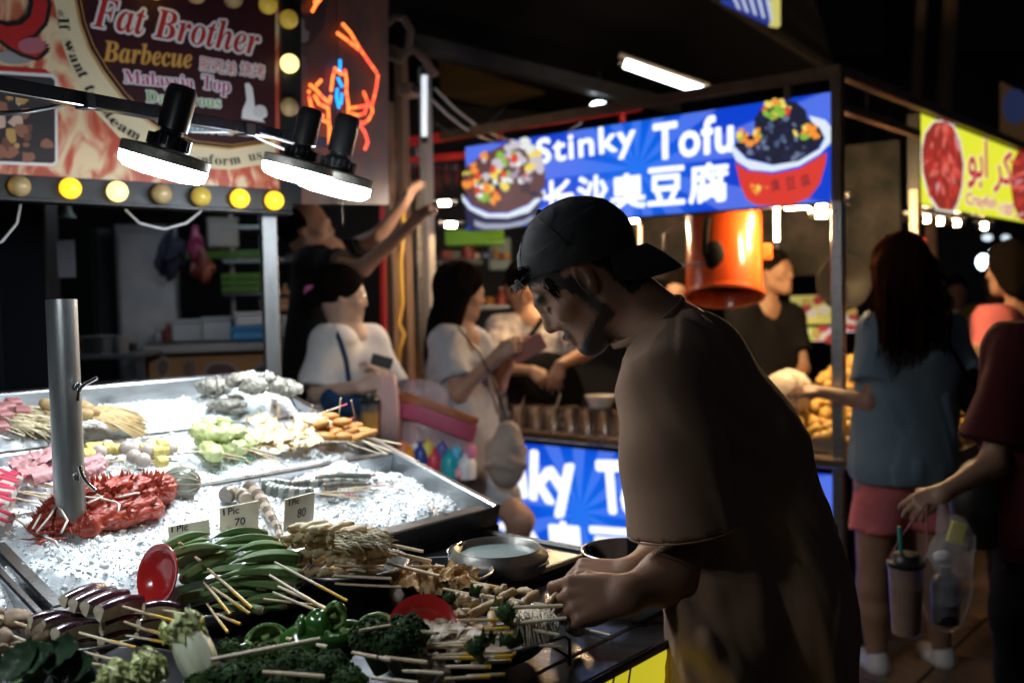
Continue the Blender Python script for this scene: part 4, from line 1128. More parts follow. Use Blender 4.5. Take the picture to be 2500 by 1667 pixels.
for i in range(420):
    a, b_, ra, rb = segs[rf.choice((0, 0, 1, 1, 2, 3, 4, 5))]; f = rf.random(); c = a.lerp(b_, f); r = ra + (rb - ra) * f
    ax = (b_ - a).normalized(); o1 = ax.orthogonal().normalized(); o2 = ax.cross(o1); an_ = rf.uniform(0, 2 * pi); o_ = o1 * cos(an_) + o2 * sin(an_)
    if o_.z < -.3: continue
    p = c + o_ * r * 1.0; L_ = rf.uniform(.007, .017)
    sp_.tube([p, p + (o_ + ax * rf.uniform(-.3, .3)) * L_], [.0040, .0003], 6)
sp_.build('spines', crm, t, smooth=60, kind='stuff')
lg = MB()
for i in range(46):      # thin leg tips and feelers on the near left
    a = IP(rf.uniform(95, 190), rf.uniform(1262, 1320), rf.uniform(.005, .03)); dr = Vector((rf.uniform(-1, .3), rf.uniform(-.8, .2), rf.uniform(-.25, .3))).normalized(); L_ = rf.uniform(.015, .038)
    lg.tube([a, a + dr * L_ * .6, a + dr * L_ + Z * rf.uniform(-.004, .003)], [.0028, .0018, .0004], 6)
lg.build('leg_tips', crm, t, smooth=180, kind='stuff')
for pts in (((150, 1208), (205, 1212), (245, 1216), (283, 1225), (292, 1232), (289, 1250)), ((290, 1213), (330, 1204), (340, 1203)), ((215, 1228), (250, 1212), (235, 1206)), ((140, 1230), (120, 1262), (90, 1298)), ((130, 1225), (150, 1245), (165, 1270), (150, 1300)), ((110, 1310), (135, 1320), (143, 1335)), ((100, 1255), (80, 1290))):
    MB().tube([IP(x, y, .073 - abs(x - 230) * .00018) for x, y in pts], .0019, 6).build('string', strm, t, smooth=180)
# tied grey green crab
cs_ = IP(443, 1178, .026); kk2 = (cs_ - CAMP).dot(fw) / FPX
t = thing('tied_crab', 'round grey green crab bound with pale string on the ice', 'crab', tuple(cs_))
axc = Vector((1, .25, -.1)).normalized()
Mx = frame(cs_, axc, Z)
sdf_obj('shell', WAV(el(tuple(cs_), (46 * kk2, 40 * kk2, 40 * kk2), Mx), .0012, 90, 3), tuple(cs_ - Vector((.06, .06, .05))), tuple(cs_ + Vector((.06, .06, .05))), .0022, M('crab_grey_green', (.13, .17, .14), .22, var=(18, .4), bump=(60, .8), coat=.3, color2=(.20, .22, .17)), t)
lt = Mx @ Vector((-.85 * 46 * kk2, -.5 * 40 * kk2, -.1 * 40 * kk2))
for k in range(7):
    a0 = -1.15 + 2.3 * k / 6 + .1
    pts = []
    for j in range(11):
        th = -pi * .92 + pi * 1.25 * j / 10
        v = Vector((-cos(th) * 46.8 * kk2, sin(th) * -1, 0)); 
        q = Vector((cos(th) * 46.8 * kk2, 0, 0)); s_ = sin(th) * 41 * kk2
        pts.append(Mx @ Vector((-q.x, -abs(s_) * cos(a0) if True else 0, abs(s_) * sin(a0) * 1.0)))
    MB().tube(pts, .0011, 6).build('string', M('tan_string', (.36, .29, .22), .6), t, smooth=180)
for k in range(9):
    p = cs_ + Vector((-40 * kk2 + rf.uniform(-.006, .004), -.022 + rf.uniform(-.008, .008), -.008 + rf.uniform(-.014, .012)))
    MB().sph(p, (.005, .004, .004), 8, 5, jit=.2, rnd=rf).build('leg_joint', M('crab_leg_red', (.30, .12, .09), .4), t, smooth=180)
# striped prawns
pr_a = M('prawn_beige', (.42, .34, .26), .25, var=(50, .3), coat=.2); pr_b = M('prawn_brown', (.15, .12, .09), .25, var=(50, .4), coat=.2); pr_g = M('prawn_grey', (.11, .13, .12), .22, var=(60, .5), coat=.3); pr_h = M('prawn_pale', (.28, .29, .25), .25, var=(60, .3), coat=.3)
def prawn(pts, r0, r1, label, ma=pr_a, mb_=pr_b, nseg=11, h0=.014, fn=C2, group='striped prawns on the ice', tail=True):
    P3 = [Iq(fn, x, y, h0) for x, y in pts]
    t = thing('prawn', label, 'prawn', tuple(P3[0]), group)
    cum = [0]
    for a, b_ in zip(P3, P3[1:]): cum.append(cum[-1] + (b_ - a).length)
    def at(u_):
        u_ *= cum[-1]
        for i in range(len(P3) - 1):
            if u_ <= cum[i + 1] or i == len(P3) - 2: return P3[i].lerp(P3[i + 1], (u_ - cum[i]) / (cum[i + 1] - cum[i]))
    for k in range(nseg):
        f0, f1 = k / nseg, (k + 1.15) / nseg; rr = r0 + (r1 - r0) * f0
        fm = (f0 + f1) / 2
        MB().tube([at(min(1, f0)), at(min(1, fm)), at(min(1, f1))], [rr * .93, rr * 1.04, rr * .96], 16).build('shell_ring', ma if k % 2 else mb_, t, smooth=60)
    if tail:
        e = at(1); d_ = (e - at(.93)).normalized(); s_ = d_.cross(nI)
        for k in (-1, 0, 1):
            leaf(e - d_ * .002, d_ + s_ * k * .45, nI, r0 * 1.7, r0 * .35, mb_, t, ruffle=.0, nu=6, nv=5, name='tail_fan')
    for k in range(6):
        p = at(.1 + .1 * k); MB().tube([p - nI * r0 * .6, p - nI * r0 * .9 + Vector((.006, -.010, 0))], .0009, 5).build('leg', mb_, t)
prawn(((520, 1150), (590, 1115), (650, 1130), (700, 1180)), .0165, .013, 'short striped prawn behind the card reading 70', nseg=8, tail=False)
prawn(((715, 1070), (770, 1110), (825, 1180), (870, 1260), (920, 1340), (960, 1400), (985, 1480), (1000, 1530)), .0135, .006, 'long striped prawn running down between the two price cards', nseg=13)
prawn(((860, 1075), (950, 1105), (1060, 1120), (1180, 1130), (1260, 1120)), .0150, .012, 'grey banded prawn lying behind the card reading 80', pr_h, pr_g, nseg=10, tail=False)
for i, (a, b_, m_) in enumerate((((1300, 1010), (1760, 985), 0), ((1240, 1050), (1700, 1030), 1), ((1350, 1080), (1720, 1060), 0), ((820, 1040), (1120, 1050), 1), ((1080, 1060), (1380, 1045), 0))):
    prawn((a, ((a[0] + b_[0]) / 2, (a[1] + b_[1]) / 2 - 14), b_), .0095, .006, 'small dark grey prawn in the row at the right of the ice', pr_g, pr_h if m_ else pr_b, nseg=9, group='small grey prawns in a row', h0=.012)
def istick(a, b_, lab, grp, e=None, h0=.02, h1=.012, r=.0014, fn=C2, frac=.3, foods=None):
    pa, pb_ = Iq(fn, *a, h0), Iq(fn, *b_, h1)
    t = thing('skewer', lab, 'skewer', tuple(pb_), grp)
    stick(t, pa, pb_, e, r=r, frac=frac)
    return t, pa, pb_
for a, b_, e in (((1480, 1090), (1885, 1060), pend), ((1340, 1118), (1700, 1112), None), ((1320, 1130), (1720, 1180), None), ((1780, 1040), (2030, 1025), None), ((1300, 1125), (1640, 1150), pend), ((1560, 1095), (1830, 1098), dend), ((1890, 1060), (2045, 1108), dend)):
    istick(a, b_, 'thin skewer stick beside the small grey prawns', 'sticks of the prawn skewers', e)
# crab sticks on the left
csw = M('surimi_white', (.72, .66, .60), .4, var=(40, .12), bump=(160, .6)); csr = M('surimi_red', (.62, .07, .12), .4, var=(30, .25))
for i, (x, y, x2, y2, sx, sy, tx_, ty_) in enumerate(((-60, 1025, 90, 1085, 200, 1060, 520, 1120), (-60, 1100, 120, 1150, 140, 1165, 455, 1245), (-80, 1190, 120, 1220, 125, 1230, 480, 1310), (-60, 1290, 70, 1330, 40, 1355, 330, 1565), (60, 1040, 210, 1090, 225, 1170, 540, 1215), (-60, 1420, 50, 1470, 10, 1480, 120, 1580), (-80, 1500, 30, 1540, -10, 1500, 90, 1600))):
    a, b_ = Iq(C1, x, y, .026), Iq(C1, x2, y2, .026)
    t = thing('crab_stick', 'pink and white crab stick skewer number', 'crab stick', tuple(a), 'pink and white crab sticks on the ice'); t['label'] = 'pink and white crab stick skewer at the left edge of the ice'
    n_ = (b_ - a).normalized(); s_ = n_.cross(nI)
    for k in (-1, 1):
        o_ = s_ * .0085 * k
        MB().tube([a + o_, b_ + o_], .0105, 16, flat=.9).build('white_part', csw, t, smooth=50)
        MB().tube([a + o_ + nI * .0035 + s_ * .003 * k, b_ + o_ + nI * .0035 + s_ * .003 * k], .0088, 14, flat=.9).build('red_part', csr, t, smooth=50)
    stick(t, Iq(C1, sx, sy, .026), Iq(C1, tx_, ty_, .016), None)
# ham slices
ham = M('pink_ham', (.60, .33, .33), .45, var=(12, .22), bump=(40, .8), color2=(.48, .22, .24))
for i, (x, y, w_) in enumerate(((200, 930, .030), (330, 960, .034), (430, 880, .036), (480, 960, .034), (300, 1010, .034), (400, 1020, .036), (520, 1000, .034), (880, 880, .028), (900, 960, .026), (860, 1000, .026), (960, 920, .022))):
    c = Iq(C1, x, y, .020 + .012 * (i % 3))
    t = thing('ham_slice', 'folded pink ham slice left of the steel pipe' if i < 7 else 'folded pink ham slice just right of the steel pipe', 'ham', tuple(c), 'folded pink ham slices on skewers')
    leaf(c - d1 * .02, d1 + nI * .2, nI + Vector((0, -.4, 0)), w_ * 1.5, w_ * .55, ham, t, curl=.15, ruffle=.002, cup_=rf.choice((-.5, .5)), name='slice', wfun=lambda f: .9)
    leaf(c - d1 * .02 + nI * .006 - d2 * .006, d1 + nI * .1, nI + Vector((0, -.8, 0)), w_ * 1.4, w_ * .5, ham, t, curl=.1, ruffle=.002, cup_=-.6, name='slice', wfun=lambda f: .85)
for a, b_ in (((180, 1075), (530, 1115)), ((250, 1090), (500, 1125)), ((300, 1110), (540, 1140)), ((820, 1010), (1110, 1030)), ((830, 1035), (1020, 1050)), ((480, 1040), (540, 1060))):
    istick(a, b_, 'stick of a ham skewer beside the steel pipe', 'sticks of the ham skewers', None, fn=C1)
# back left: enoki wrapped in ham, and a fan of dried beancurd
b = MB()
for i in range(520):
    y = rf.uniform(360, 560); x = rf.uniform(60, 500)
    a = Iq(C1, x, y, .03 + rf.uniform(-.01, .012)); dr = (d1 * rf.uniform(.4, 1) - d2 * rf.uniform(.2, 1.1) + nI * rf.uniform(-.3, .2)).normalized(); L_ = rf.uniform(.03, .07)
    b.tube([a, a + dr * L_ * .5, a + dr * L_ - nI * rf.uniform(0, .008)], rf.uniform(.0009, .0016), 4)
b.build('enoki', M('enoki_back', (.72, .63, .42), .5), smooth=180, label='mass of enoki stems at the back left of the ice', cat='enoki', kind='stuff')
for i, (x, y) in enumerate(((70, 370), (215, 410), (40, 450), (130, 330), (0, 560), (-20, 400), (490, 415))):
    c = Iq(C1, x, y, .040); t = thing('ham_wrap', 'dark pink ham wrapped round enoki at the back left', 'ham', tuple(c), 'ham wrapped enoki skewers')
    MB().box(c, (.032, .028, .02), Matrix((d1, d2, nI)).transposed() @ Matrix.Rotation(rf.uniform(-.4, .4), 3, 'Z'), .004).build('ham', M('dark_ham', (.36, .14, .14), .45, var=(25, .3)), t)
for a, b_ in (((40, 460), (330, 585)), ((230, 430), (400, 500)), ((0, 550), (240, 645)), ((-20, 640), (90, 665)), ((880, 440), (1130, 545)), ((800, 510), (930, 540))):
    istick(a, b_, 'dark thin stick of an enoki skewer at the back left', 'sticks of the enoki skewers', None, fn=C1, h0=.045, h1=.03)
b = MB(); fanm = M('dried_beancurd', (.58, .42, .20), .55, var=(40, .3))
for i in range(300):
    a0 = rf.uniform(-1.0, .1); a = Iq(C1, 830 + rf.uniform(-40, 60), 400 + rf.uniform(-40, 60), .05)
    dr = (d1 * cos(a0) + d2 * sin(a0) - nI * .18).normalized(); L_ = rf.uniform(.06, .13)
    b.tube([a, a + dr * L_ * .5 + nI * .006, a + dr * L_ - nI * .006], rf.uniform(.0009, .0018), 4)
b.build('dried_beancurd', fanm, smooth=180, label='fan of shredded dried beancurd right of the steel pipe', cat='beancurd', kind='stuff')
for i, (x, y) in enumerate(((820, 380), (860, 420), (790, 440), (480, 350))):
    c = Iq(C1, x, y, .055); t = thing('beancurd_knot', 'golden beancurd knot at the head of the shredded fan' if i < 3 else 'golden beancurd knot left of the steel pipe', 'beancurd', tuple(c), 'golden beancurd knots')
    MB().sph(c, (.024, .016, .014), 12, 7, Matrix.Rotation(rf.uniform(-.5, .8), 3, 'Y'), jit=.12, rnd=rf).build('knot', M('gold_beancurd', (.50, .34, .15), .5, var=(40, .4), bump=(100, 1)), t, smooth=180)
# corn and meatball skewers
corn = M('sweetcorn', (.74, .58, .16), .4, var=(120, .4), bump=(220, 2.5)); ball = M('meatball', (.50, .43, .38), .5, var=(40, .25), bump=(90, .8))
for i in range(26):
    x = 850 + rf.uniform(-20, 820) if i > 9 else (870 + i * 85); y = 790 + rf.uniform(-60, 150) - (x - 850) * .03 if i > 9 else 745 + rf.uniform(-20, 30)
    c = Iq(C1, x, y, .020 + rf.uniform(0, .014)); yl_ = rf.random() < .62
    t = thing('corn_skewer' if yl_ else 'ball_skewer', 'yellow sweetcorn piece in the row right of the steel pipe' if yl_ else 'greyish fish ball in the row right of the steel pipe', 'sweetcorn' if yl_ else 'fish ball', tuple(c), 'sweetcorn and fish ball row on the ice')
    if yl_: MB().tube([c - d1 * .011, c, c + d1 * .011], [.0115, .0125, .0110], 18).build('corn', corn, t, smooth=50)
    else: MB().sph(c, rf.uniform(.013, .017), 14, 9, jit=.03, rnd=rf).build('ball', ball, t, smooth=180)
for a, b_, e in (((1130, 775), (1430, 740), None), ((830, 915), (1840, 800), dend), ((1180, 880), (1700, 883), dend), ((1130, 860), (1505, 915), dend), ((900, 915), (1215, 975), dend), ((1150, 945), (1385, 965), dend), ((1300, 980), (1560, 1070), dend), ((1650, 900), (1870, 968), dend), ((1110, 870), (1530, 862), dend)):
    istick(a, b_, 'stick with a dark end in the sweetcorn row', 'sticks of the sweetcorn skewers', e, fn=C1)
# cabbage balls, fish cakes, orange rounds
cbm = M('pale_cabbage_ball', (.34, .46, .10), .45, var=(35, .6), bump=(90, 2.5), color2=(.60, .64, .36))
for i, (x, y) in enumerate(((370, 545), (300, 600), (500, 550), (420, 620), (520, 620), (620, 600), (330, 660), (400, 680), (560, 660), (650, 660), (720, 640), (480, 720), (560, 740), (640, 740), (380, 750), (700, 700), (430, 790), (780, 690))):
    c = Iq(C2, x, y, .026 + .03 * (y < 640)); t = thing('cabbage_ball', 'pale green cabbage roll at the top of its pile on the ice' if y < 570 else 'pale green cabbage roll in the pile on the ice', 'cabbage roll', tuple(c), 'pale green cabbage rolls on the ice')
    R3 = Vector((.021, .019, .018)); sdf_obj('roll', WAV(WAV(el(tuple(c), tuple(R3)), .003, 120, i), .0015, 300, i + 9), tuple(c - R3 * 1.5), tuple(c + R3 * 1.5), .0032, cbm, t)
fcm = M('fish_cake', (.55, .38, .19), .5, var=(20, .3), bump=(60, 1), color2=(.66, .52, .32)); fco = M('orange_cake', (.55, .24, .05), .5, var=(30, .35), bump=(70, 1))
for i in range(30):
    x = rf.uniform(720, 1260); y = 500 + rf.uniform(0, 230) + (x - 720) * -.03
    c = Iq(C2, x, y, .022 + .030 * (1 - (y - 500) / 260)); t = thing('fish_cake', 'cream fish cake sheet in the upper layer' if y < 600 else 'cream fish cake sheet in the lower layer', 'fish cake', tuple(c), 'cream fish cake sheets on skewers')
    leaf(c, d1 + nI * rf.uniform(-.2, .3) - d2 * rf.uniform(0, .5), nI + Vector((0, -.5, 0)), .05, .017, fcm, t, curl=.1, ruffle=.004, cup_=rf.uniform(-.4, .4), name='sheet', wfun=lambda f: .9, nu=12, nv=7)
for i, (x, y) in enumerate(((1410, 475), (1520, 520), (1620, 560), (1350, 590), (1480, 580), (1380, 640), (1520, 640), (1700, 600), (1440, 620), (1580, 600), (1660, 650), (1740, 620), (1330, 540), (1250, 520), (1180, 480), (1230, 560))):
    c = Iq(C2, x, y, .030 + .02 * (y < 560)); org = x > 1290
    t = thing('cake_round', ('round orange fish cake, topmost at the back corner' if i == 0 else 'round orange fish cake near the right rim of the ice') if org else 'round cream fish cake beside the orange ones', 'fish cake', tuple(c), 'round fish cakes on skewers')
    MB().sph(c, (.024, .020, .010), 16, 8, Matrix.Rotation(rf.uniform(-.4, .4), 3, 'Y')).build('cake', fco if org else fcm, t, smooth=180)
for a, b_, e, h0, h1 in (((215, 700), (253, 475), None, .0, .075), ((365, 720), (338, 530), None, .0, .06), ((700, 590), (706, 465), None, .02, .075), ((1075, 530), (1058, 420), None, .03, .075), ((1262, 490), (1263, 378), None, .03, .08), ((1490, 470), (1505, 318), None, .03, .085), ((1640, 535), (1595, 338), None, .02, .09), ((1240, 480), (1560, 370), pend, .04, .07), ((1230, 560), (1610, 492), pend, .04, .05)):
    istick(a, b_, 'skewer stick standing up out of the fish cakes and rolls', 'upright skewer sticks', e, h0, h1, frac=.2)
for a, b_, e in (((120, 750), (510, 728), gend), ((200, 780), (555, 760), gend), ((300, 775), (690, 850), gend), ((500, 790), (760, 838), gend), ((690, 840), (855, 935), dend), ((740, 740), (1010, 812), dend), ((760, 770), (1055, 898), dend), ((670, 745), (960, 825), None), ((1250, 600), (1465, 635), None), ((1430, 600), (2025, 710), None), ((1560, 620), (2020, 715), None), ((1690, 680), (1905, 800), None), ((1600, 640), (1940, 770), None), ((1720, 690), (1930, 775), None), ((1180, 660), (1800, 650), None), ((820, 660), (1130, 650), None), ((1330, 690), (1750, 690), None), ((1560, 700), (1830, 790), None)):
    istick(a, b_, 'skewer stick lying on the ice pointing to the right', 'flat skewer sticks in the middle row', e, h0=.032, h1=.018, frac=.22)
# ------------------------------------------------------------------ printed colours of unlit and lit signs
def ink(name, c, rough=.5): return M('ink_' + name, c, rough, spec=.3)
def lit(name, c, s=1.0): return M('lit_' + name, (.02, .02, .02), .35, emit=(*c, s))

# ---- barbecue sign with bulbs, above the seafood counter
eS = Vector((.85, .53, 0)).normalized()
So = P(690, 480, 2.95)
SG = Pl(So, eS)
if SG.n.y > 0: SG.n = -SG.n
sg = thing('barbecue_sign', 'dark red and flame orange barbecue sign framed by round yellow bulbs', 'sign', tuple(So))
def sgp(pts, mat, h, name='print', th=.0006):
    q = [SG.at(x, y, h) for x, y in pts]
    if (q[1] - q[0]).cross(q[2] - q[1]).dot(SG.n) < 0: q = q[::-1]
    return MB().slab(q, SG.n, th).build(name, mat, sg)
flame = bpy.data.materials.new('flame_print'); flame.use_nodes = True
nt = flame.node_tree; L = nt.links; bs = nt.nodes['Principled BSDF']
tc = nt.nodes.new('ShaderNodeTexCoord'); nz = nt.nodes.new('ShaderNodeTexNoise')
mp = nt.nodes.new('ShaderNodeMapping'); mp.inputs['Rotation'].default_value = (0, .5, 0); mp.inputs['Scale'].default_value = (1.6, 1.6, .8)
nz.inputs['Scale'].default_value = 7; nz.inputs['Detail'].default_value = 2; nz.inputs['Distortion'].default_value = 2.2
cr = nt.nodes.new('ShaderNodeValToRGB')
e_ = cr.color_ramp.elements
e_[0].position = .40; e_[0].color = (.50, .085, .05, 1); e_[1].position = .62; e_[1].color = (.78, .62, .40, 1)
for p_, c_ in ((.47, (.60, .20, .11, 1)), (.53, (.72, .38, .26, 1)), (.57, (.70, .50, .32, 1))):
    q = e_.new(p_); q.color = c_
L.new(tc.outputs['Object'], mp.inputs['Vector']); L.new(mp.outputs['Vector'], nz.inputs['Vector']); L.new(nz.outputs['Fac'], cr.inputs['Fac']); L.new(cr.outputs['Color'], bs.inputs['Base Color'])
bs.inputs['Roughness'].default_value = .3
ZB = SG.at(0, 440)
# board
bd = [(-160, -60), (676, -60), (676, 475), (-160, 424)]
q = [SG.at(x, y, -.03) for x, y in bd]
MB().slab(q if (q[1] - q[0]).cross(q[2] - q[1]).dot(SG.n) > 0 else q[::-1], SG.n, .03).build('board', flame, sg)
redi = ink('red', (.42, .02, .02)); mrn = ink('maroon', (.032, .005, .010)); gold = ink('gold', (.62, .33, .08)); cream = ink('cream', (.72, .62, .42)); whi = ink('white', (.75, .75, .78)); bki = ink('black', (.012, .012, .015)); mag = ink('magenta', (.42, .04, .18)); grn = ink('green', (.22, .45, .12)); skyi = ink('sky', (.08, .35, .50)); gri = ink('grey', (.28, .28, .30))
curve = [(185, -60), (188, 0), (200, 60), (222, 120), (255, 175), (300, 235), (350, 285), (405, 325), (470, 352), (560, 362), (640, 350), (672, 338)]
outer = [(118, -60), (135, 20), (152, 110), (182, 190), (225, 265), (290, 335), (370, 385), (460, 408), (560, 415), (640, 402), (674, 388)]
sgp(curve + [(672, -60)], mrn, .0045)
b = MB()
for a, c in zip(range(len(curve) - 1), range(1, len(curve))):
    pass
n = min(len(curve), len(outer))
cb = MB()
oc = outer + [outer[-1]] * (len(curve) - len(outer))
for i in range(len(curve) - 1):
    q = [SG.at(*oc[i], .0020), SG.at(*oc[i + 1], .0020), SG.at(*curve[i + 1], .0020), SG.at(*curve[i], .0020)]
    cb.add(q, [(0, 1, 2, 3)])
cb.build('band_print', cream, sg)
MB().tube([SG.at(x - 3, y + 3, .0055) for x, y in curve], .0022, 6, flat=.4, side=eS).build('gold_line', gold, sg)
MB().tube([SG.at(x + 7, y - 7, .0055) for x, y in curve], .0011, 6, flat=.4, side=eS).build('gold_line', gold, sg)
def stxt(s, p0, p1, h, ink_, out=None, ow=.006, z=.0065, name='lettering', **k):
    if out: SG.text(name + '_outline', s, p0, p1, h, out, h=z, parent=sg, fat=ow, **k)
    SG.text(name, s, p0, p1, h, ink_, h=z + .0012, parent=sg, **k)
serif = lambda s: mathtxt(s, 0x1D400, 0x1D41A)
bi = lambda s: mathtxt(s, 0x1D468, 0x1D482)
stxt(bi('Fat Brother'), (226, 66), (633, 138), 78, redi, whi, .0065)
stxt(bi('Barbecue'), (252, 150), (470, 168), 52, gold, ink('dark_gold', (.25, .12, .03)), .002)
stxt('肥兄弟', (488, 172), (576, 186), 34, redi, whi, .0035)
stxt('烧烤', (586, 184), (645, 194), 34, redi, whi, .0035)
stxt(serif('Malaysia'), (304, 212), (474, 226), 40, mag, whi, .004)
stxt(serif('Top'), (492, 226), (561, 238), 44, mag, whi, .004)
stxt(serif('Dangerous'), (358, 258), (540, 272), 36, grn, whi, .003)
stxt(serif('Famous'), (420, 318), (570, 330), 34, skyi, whi, .003)
# words that run along the cream band, one letter at a time
def arc_text(s, pts, hpx, mat):
    pts = [Vector(p) for p in pts]
    cum = [0]
    for a, b_ in zip(pts, pts[1:]): cum.append(cum[-1] + (b_ - a).length)
    def at(t):
        for i in range(len(pts) - 1):
            if t <= cum[i + 1] or i == len(pts) - 2:
                r = (t - cum[i]) / (cum[i + 1] - cum[i]); return pts[i].lerp(pts[i + 1], r), (pts[i + 1] - pts[i]).normalized()
    wd = {'i': .45, 'f': .5, 't': .5, 'I': .6, 'r': .6, 'm': 1.2, 'w': 1.15, ' ': .7, '*': .6, 's': .6}
    tot = sum(wd.get(c, .8) for c in s); t = 0
    for c in s:
        w_ = wd.get(c, .8) / tot * cum[-1]
        if c != ' ':
            p, dr = at(t + w_ * .08); nr = Vector((-dr.y, dr.x)) if -dr.y * 0 + dr.x > 0 else Vector((dr.y, -dr.x))
            p = p + nr * hpx * .5
            e = p + dr * w_ * .86
            hc = hpx * (1.0 if c in 'Ift' else .66)
            SG.text('lettering', serif(c), (p.x, p.y), (e.x, e.y), hc, mat, h=.0070, parent=sg)
        t += w_
arc_text('*If want to steam', [(150, 22), (160, 80), (185, 145), (225, 225), (285, 300), (345, 335)], 25, bki)
arc_text('inform us', [(480, 388), (560, 392), (640, 376)], 24, bki)
# meat photo in a white frame, big red letter, thumbs up
sgp([(-150, 165), (130, 182), (140, 192), (142, 398), (132, 407), (-150, 395)], whi, .0028)
sgp([(-150, 172), (126, 190), (134, 197), (135, 394), (128, 399), (-150, 388)], ink('meat_dark', (.035, .03, .035)), .0040)
rn = random.Random(11)
mcol = [ink('meat_a', (.16, .06, .045)), ink('meat_b', (.28, .12, .08)), ink('meat_c', (.50, .30, .10)), ink('meat_d', (.60, .42, .36))]
for i in range(34):
    x, y = rn.uniform(-20, 118), rn.uniform(205, 385)
    if y < 330 and x > 75: continue
    mm = mcol[rn.choice((0, 0, 1, 1, 2, 3))]
    rx = rn.uniform(8, 20)
    sgp(blob_pts(x, y, rx, rx * rn.uniform(.6, 1.3), 8, .3, rn), mm, .0052 + i * .00006, 'meat_print')
sgp([(-150, 165), (-150, 150), (112, 170), (122, 180)], redi, .0034)
SG.text('lettering_outline', 'Q', (-80, 120), (118, 140), 230, bki, h=.0080, parent=sg, fat=.014)
SG.text('lettering', 'Q', (-80, 120), (118, 140), 230, redi, h=.0096, parent=sg, fat=.004)
sgp(blob_pts(78, 112, 34, 20, 14, .02), ink('tongue', (.40, .13, .17)), .0105)
sgp(blob_pts(40, 140, 48, 18, 14, .05), gri, .0068)
sgp([(598, 205), (608, 203), (616, 215), (620, 240), (622, 262), (640, 262), (652, 272), (652, 284), (640, 292), (648, 300), (590, 290), (592, 270), (602, 245)], whi, .0062)
sgp(blob_pts(634, 272, 17, 15, 12, .02), ink('white2', (.6, .6, .63)), .0075)
# frame bars
frm = M('sign_frame', (.022, .023, .027), .4, .4, var=(15, .4))
def fbar(p0, p1, w, dpth=.05, name='frame_bar'):
    a, b_ = SG.at(*p0), SG.at(*p1); t = (b_ - a).normalized(); s1 = SG.n; s2 = s1.cross(t)
    return MB().box((a + b_) / 2, ((b_ - a).length, dpth, w), Matrix((t, s1, s2)).transposed(), .002).build(name, frm, sg)
fbar((-170, 448), (706, 492), .062); fbar((706, 500), (706, -70), .060)
fbar((-170, 478), (706, 523), .010, .07, 'frame_lip')
MB().tube([SG.at(306, 512, .03), SG.at(340, 545, .04), SG.at(400, 560, .04), SG.at(455, 545, .04), SG.at(492, 515, .03)], .0035, 7).build('cable', MATS['grey_cable'], sg, smooth=180)
MB().tube([SG.at(50, 500, .02), SG.at(42, 545, .03), SG.at(5, 590, .03), SG.at(-20, 600, .03)], .003, 7).build('cable', MATS['grey_cable'], sg, smooth=180)
# bulbs
bulb_off = M('bulb_cream', (.42, .30, .14), .25, spec=.6); bulb_on = M('bulb_yellow', (.8, .5, .03), .3, emit=(1.0, .56, .02, 1.6)); bulb_pale = M('bulb_pale', (.8, .6, .2), .3, emit=(1.0, .80, .28, 1.8)); bulb_dim = M('bulb_amber', (.45, .33, .06), .25, emit=(.7, .45, .05, .22))
meshes = {}
for (x, y, st) in ((-45, 450, 1), (48, 455, 0), (172, 460, 1), (287, 468, 2), (395, 474, 0), (491, 480, 3), (586, 485, 1), (670, 490, 1), (706, 394, 0), (706, 262, 0), (707, 156, 2), (705, 48, 3), (655, 12, 3), (570, -3, 0), (480, -14, 0), (380, -26, 1)):
    mt_ = (bulb_off, bulb_on, bulb_pale, bulb_dim)[st]
    if st not in meshes:
        Mx = Matrix((eS, Z, SG.n)).transposed()
        meshes[st] = MB().sph((0, 0, 0), .0275, 20, 12, Mx).mesh('bulb', mt_, smooth=180)
        skm = MB(); skm.tube([-SG.n * .05, -SG.n * .018], [.014, .016], 12); meshes['s'] = skm.mesh('socket', black_plastic, smooth=50)
    o = link_mesh('bulb', meshes[st], sg); o.location = SG.at(x, y, .052) - So
    o2 = link_mesh('socket', meshes['s'], o); o2.location = (0, 0, 0)
# stand post
b = MB(); a_ = P(655, 500, 3.02); b2 = P(667, 960, 3.02)
tt = thing('steel_post', 'square steel post under the right end of the barbecue sign', 'post', (a_.x, a_.y, 0))
MB().box(((a_ + b2) / 2).to_tuple()[:2] + (a_.z / 2,), (.048, .048, a_.z), Matrix.Rotation(.35, 3, 'Z'), .004).build('post', M('post_steel', (.16, .165, .17), .42, .8, var=(6, .4), bump=(60, .4), stretch=(2, 2, .4)), tt)

# ---- flame side banner and the rope light crayfish
Lp = P(700, 300, 3.12); Lq = P(940, 300, 3.9)
LB_ = Pl(Lp, (Lq - Lp) * Vector((1, 1, 0)))
if LB_.n.y > 0: LB_.n = -LB_.n
bn = thing('side_banner', 'dark flame printed side banner behind the rope light crayfish', 'banner', tuple(Lp))
dfl = M('dark_flame_print', (.05, .018, .012), .55, var=(6, .9), color2=(.20, .055, .02), detail=3)
q = [LB_.at(x, y, -.02) for x, y in ((708, -80), (938, -80), (938, 500), (708, 500))]
if (q[1] - q[0]).cross(q[2] - q[1]).dot(LB_.n) < 0: q = q[::-1]
MB().slab(q, LB_.n, .018).build('board', dfl, bn)
def lpoly(pts, mat, h, name='print'):
    q = [LB_.at(x, y, h) for x, y in pts]
    if (q[1] - q[0]).cross(q[2] - q[1]).dot(LB_.n) < 0: q = q[::-1]
    return MB().slab(q, LB_.n, .0008).build(name, mat, bn)
lpoly([(708, -80), (790, -80), (800, 0), (790, 70), (760, 110), (708, 120)], mrn, .001)
lpoly([(708, 128), (745, 140), (752, 160), (750, 250), (740, 262), (708, 262)], ink('dull_pink', (.18, .09, .09)), .001)
lpoly(blob_pts(722, 300, 22, 32, 14, .03), ink('dull_yellow', (.35, .24, .03)), .0022)
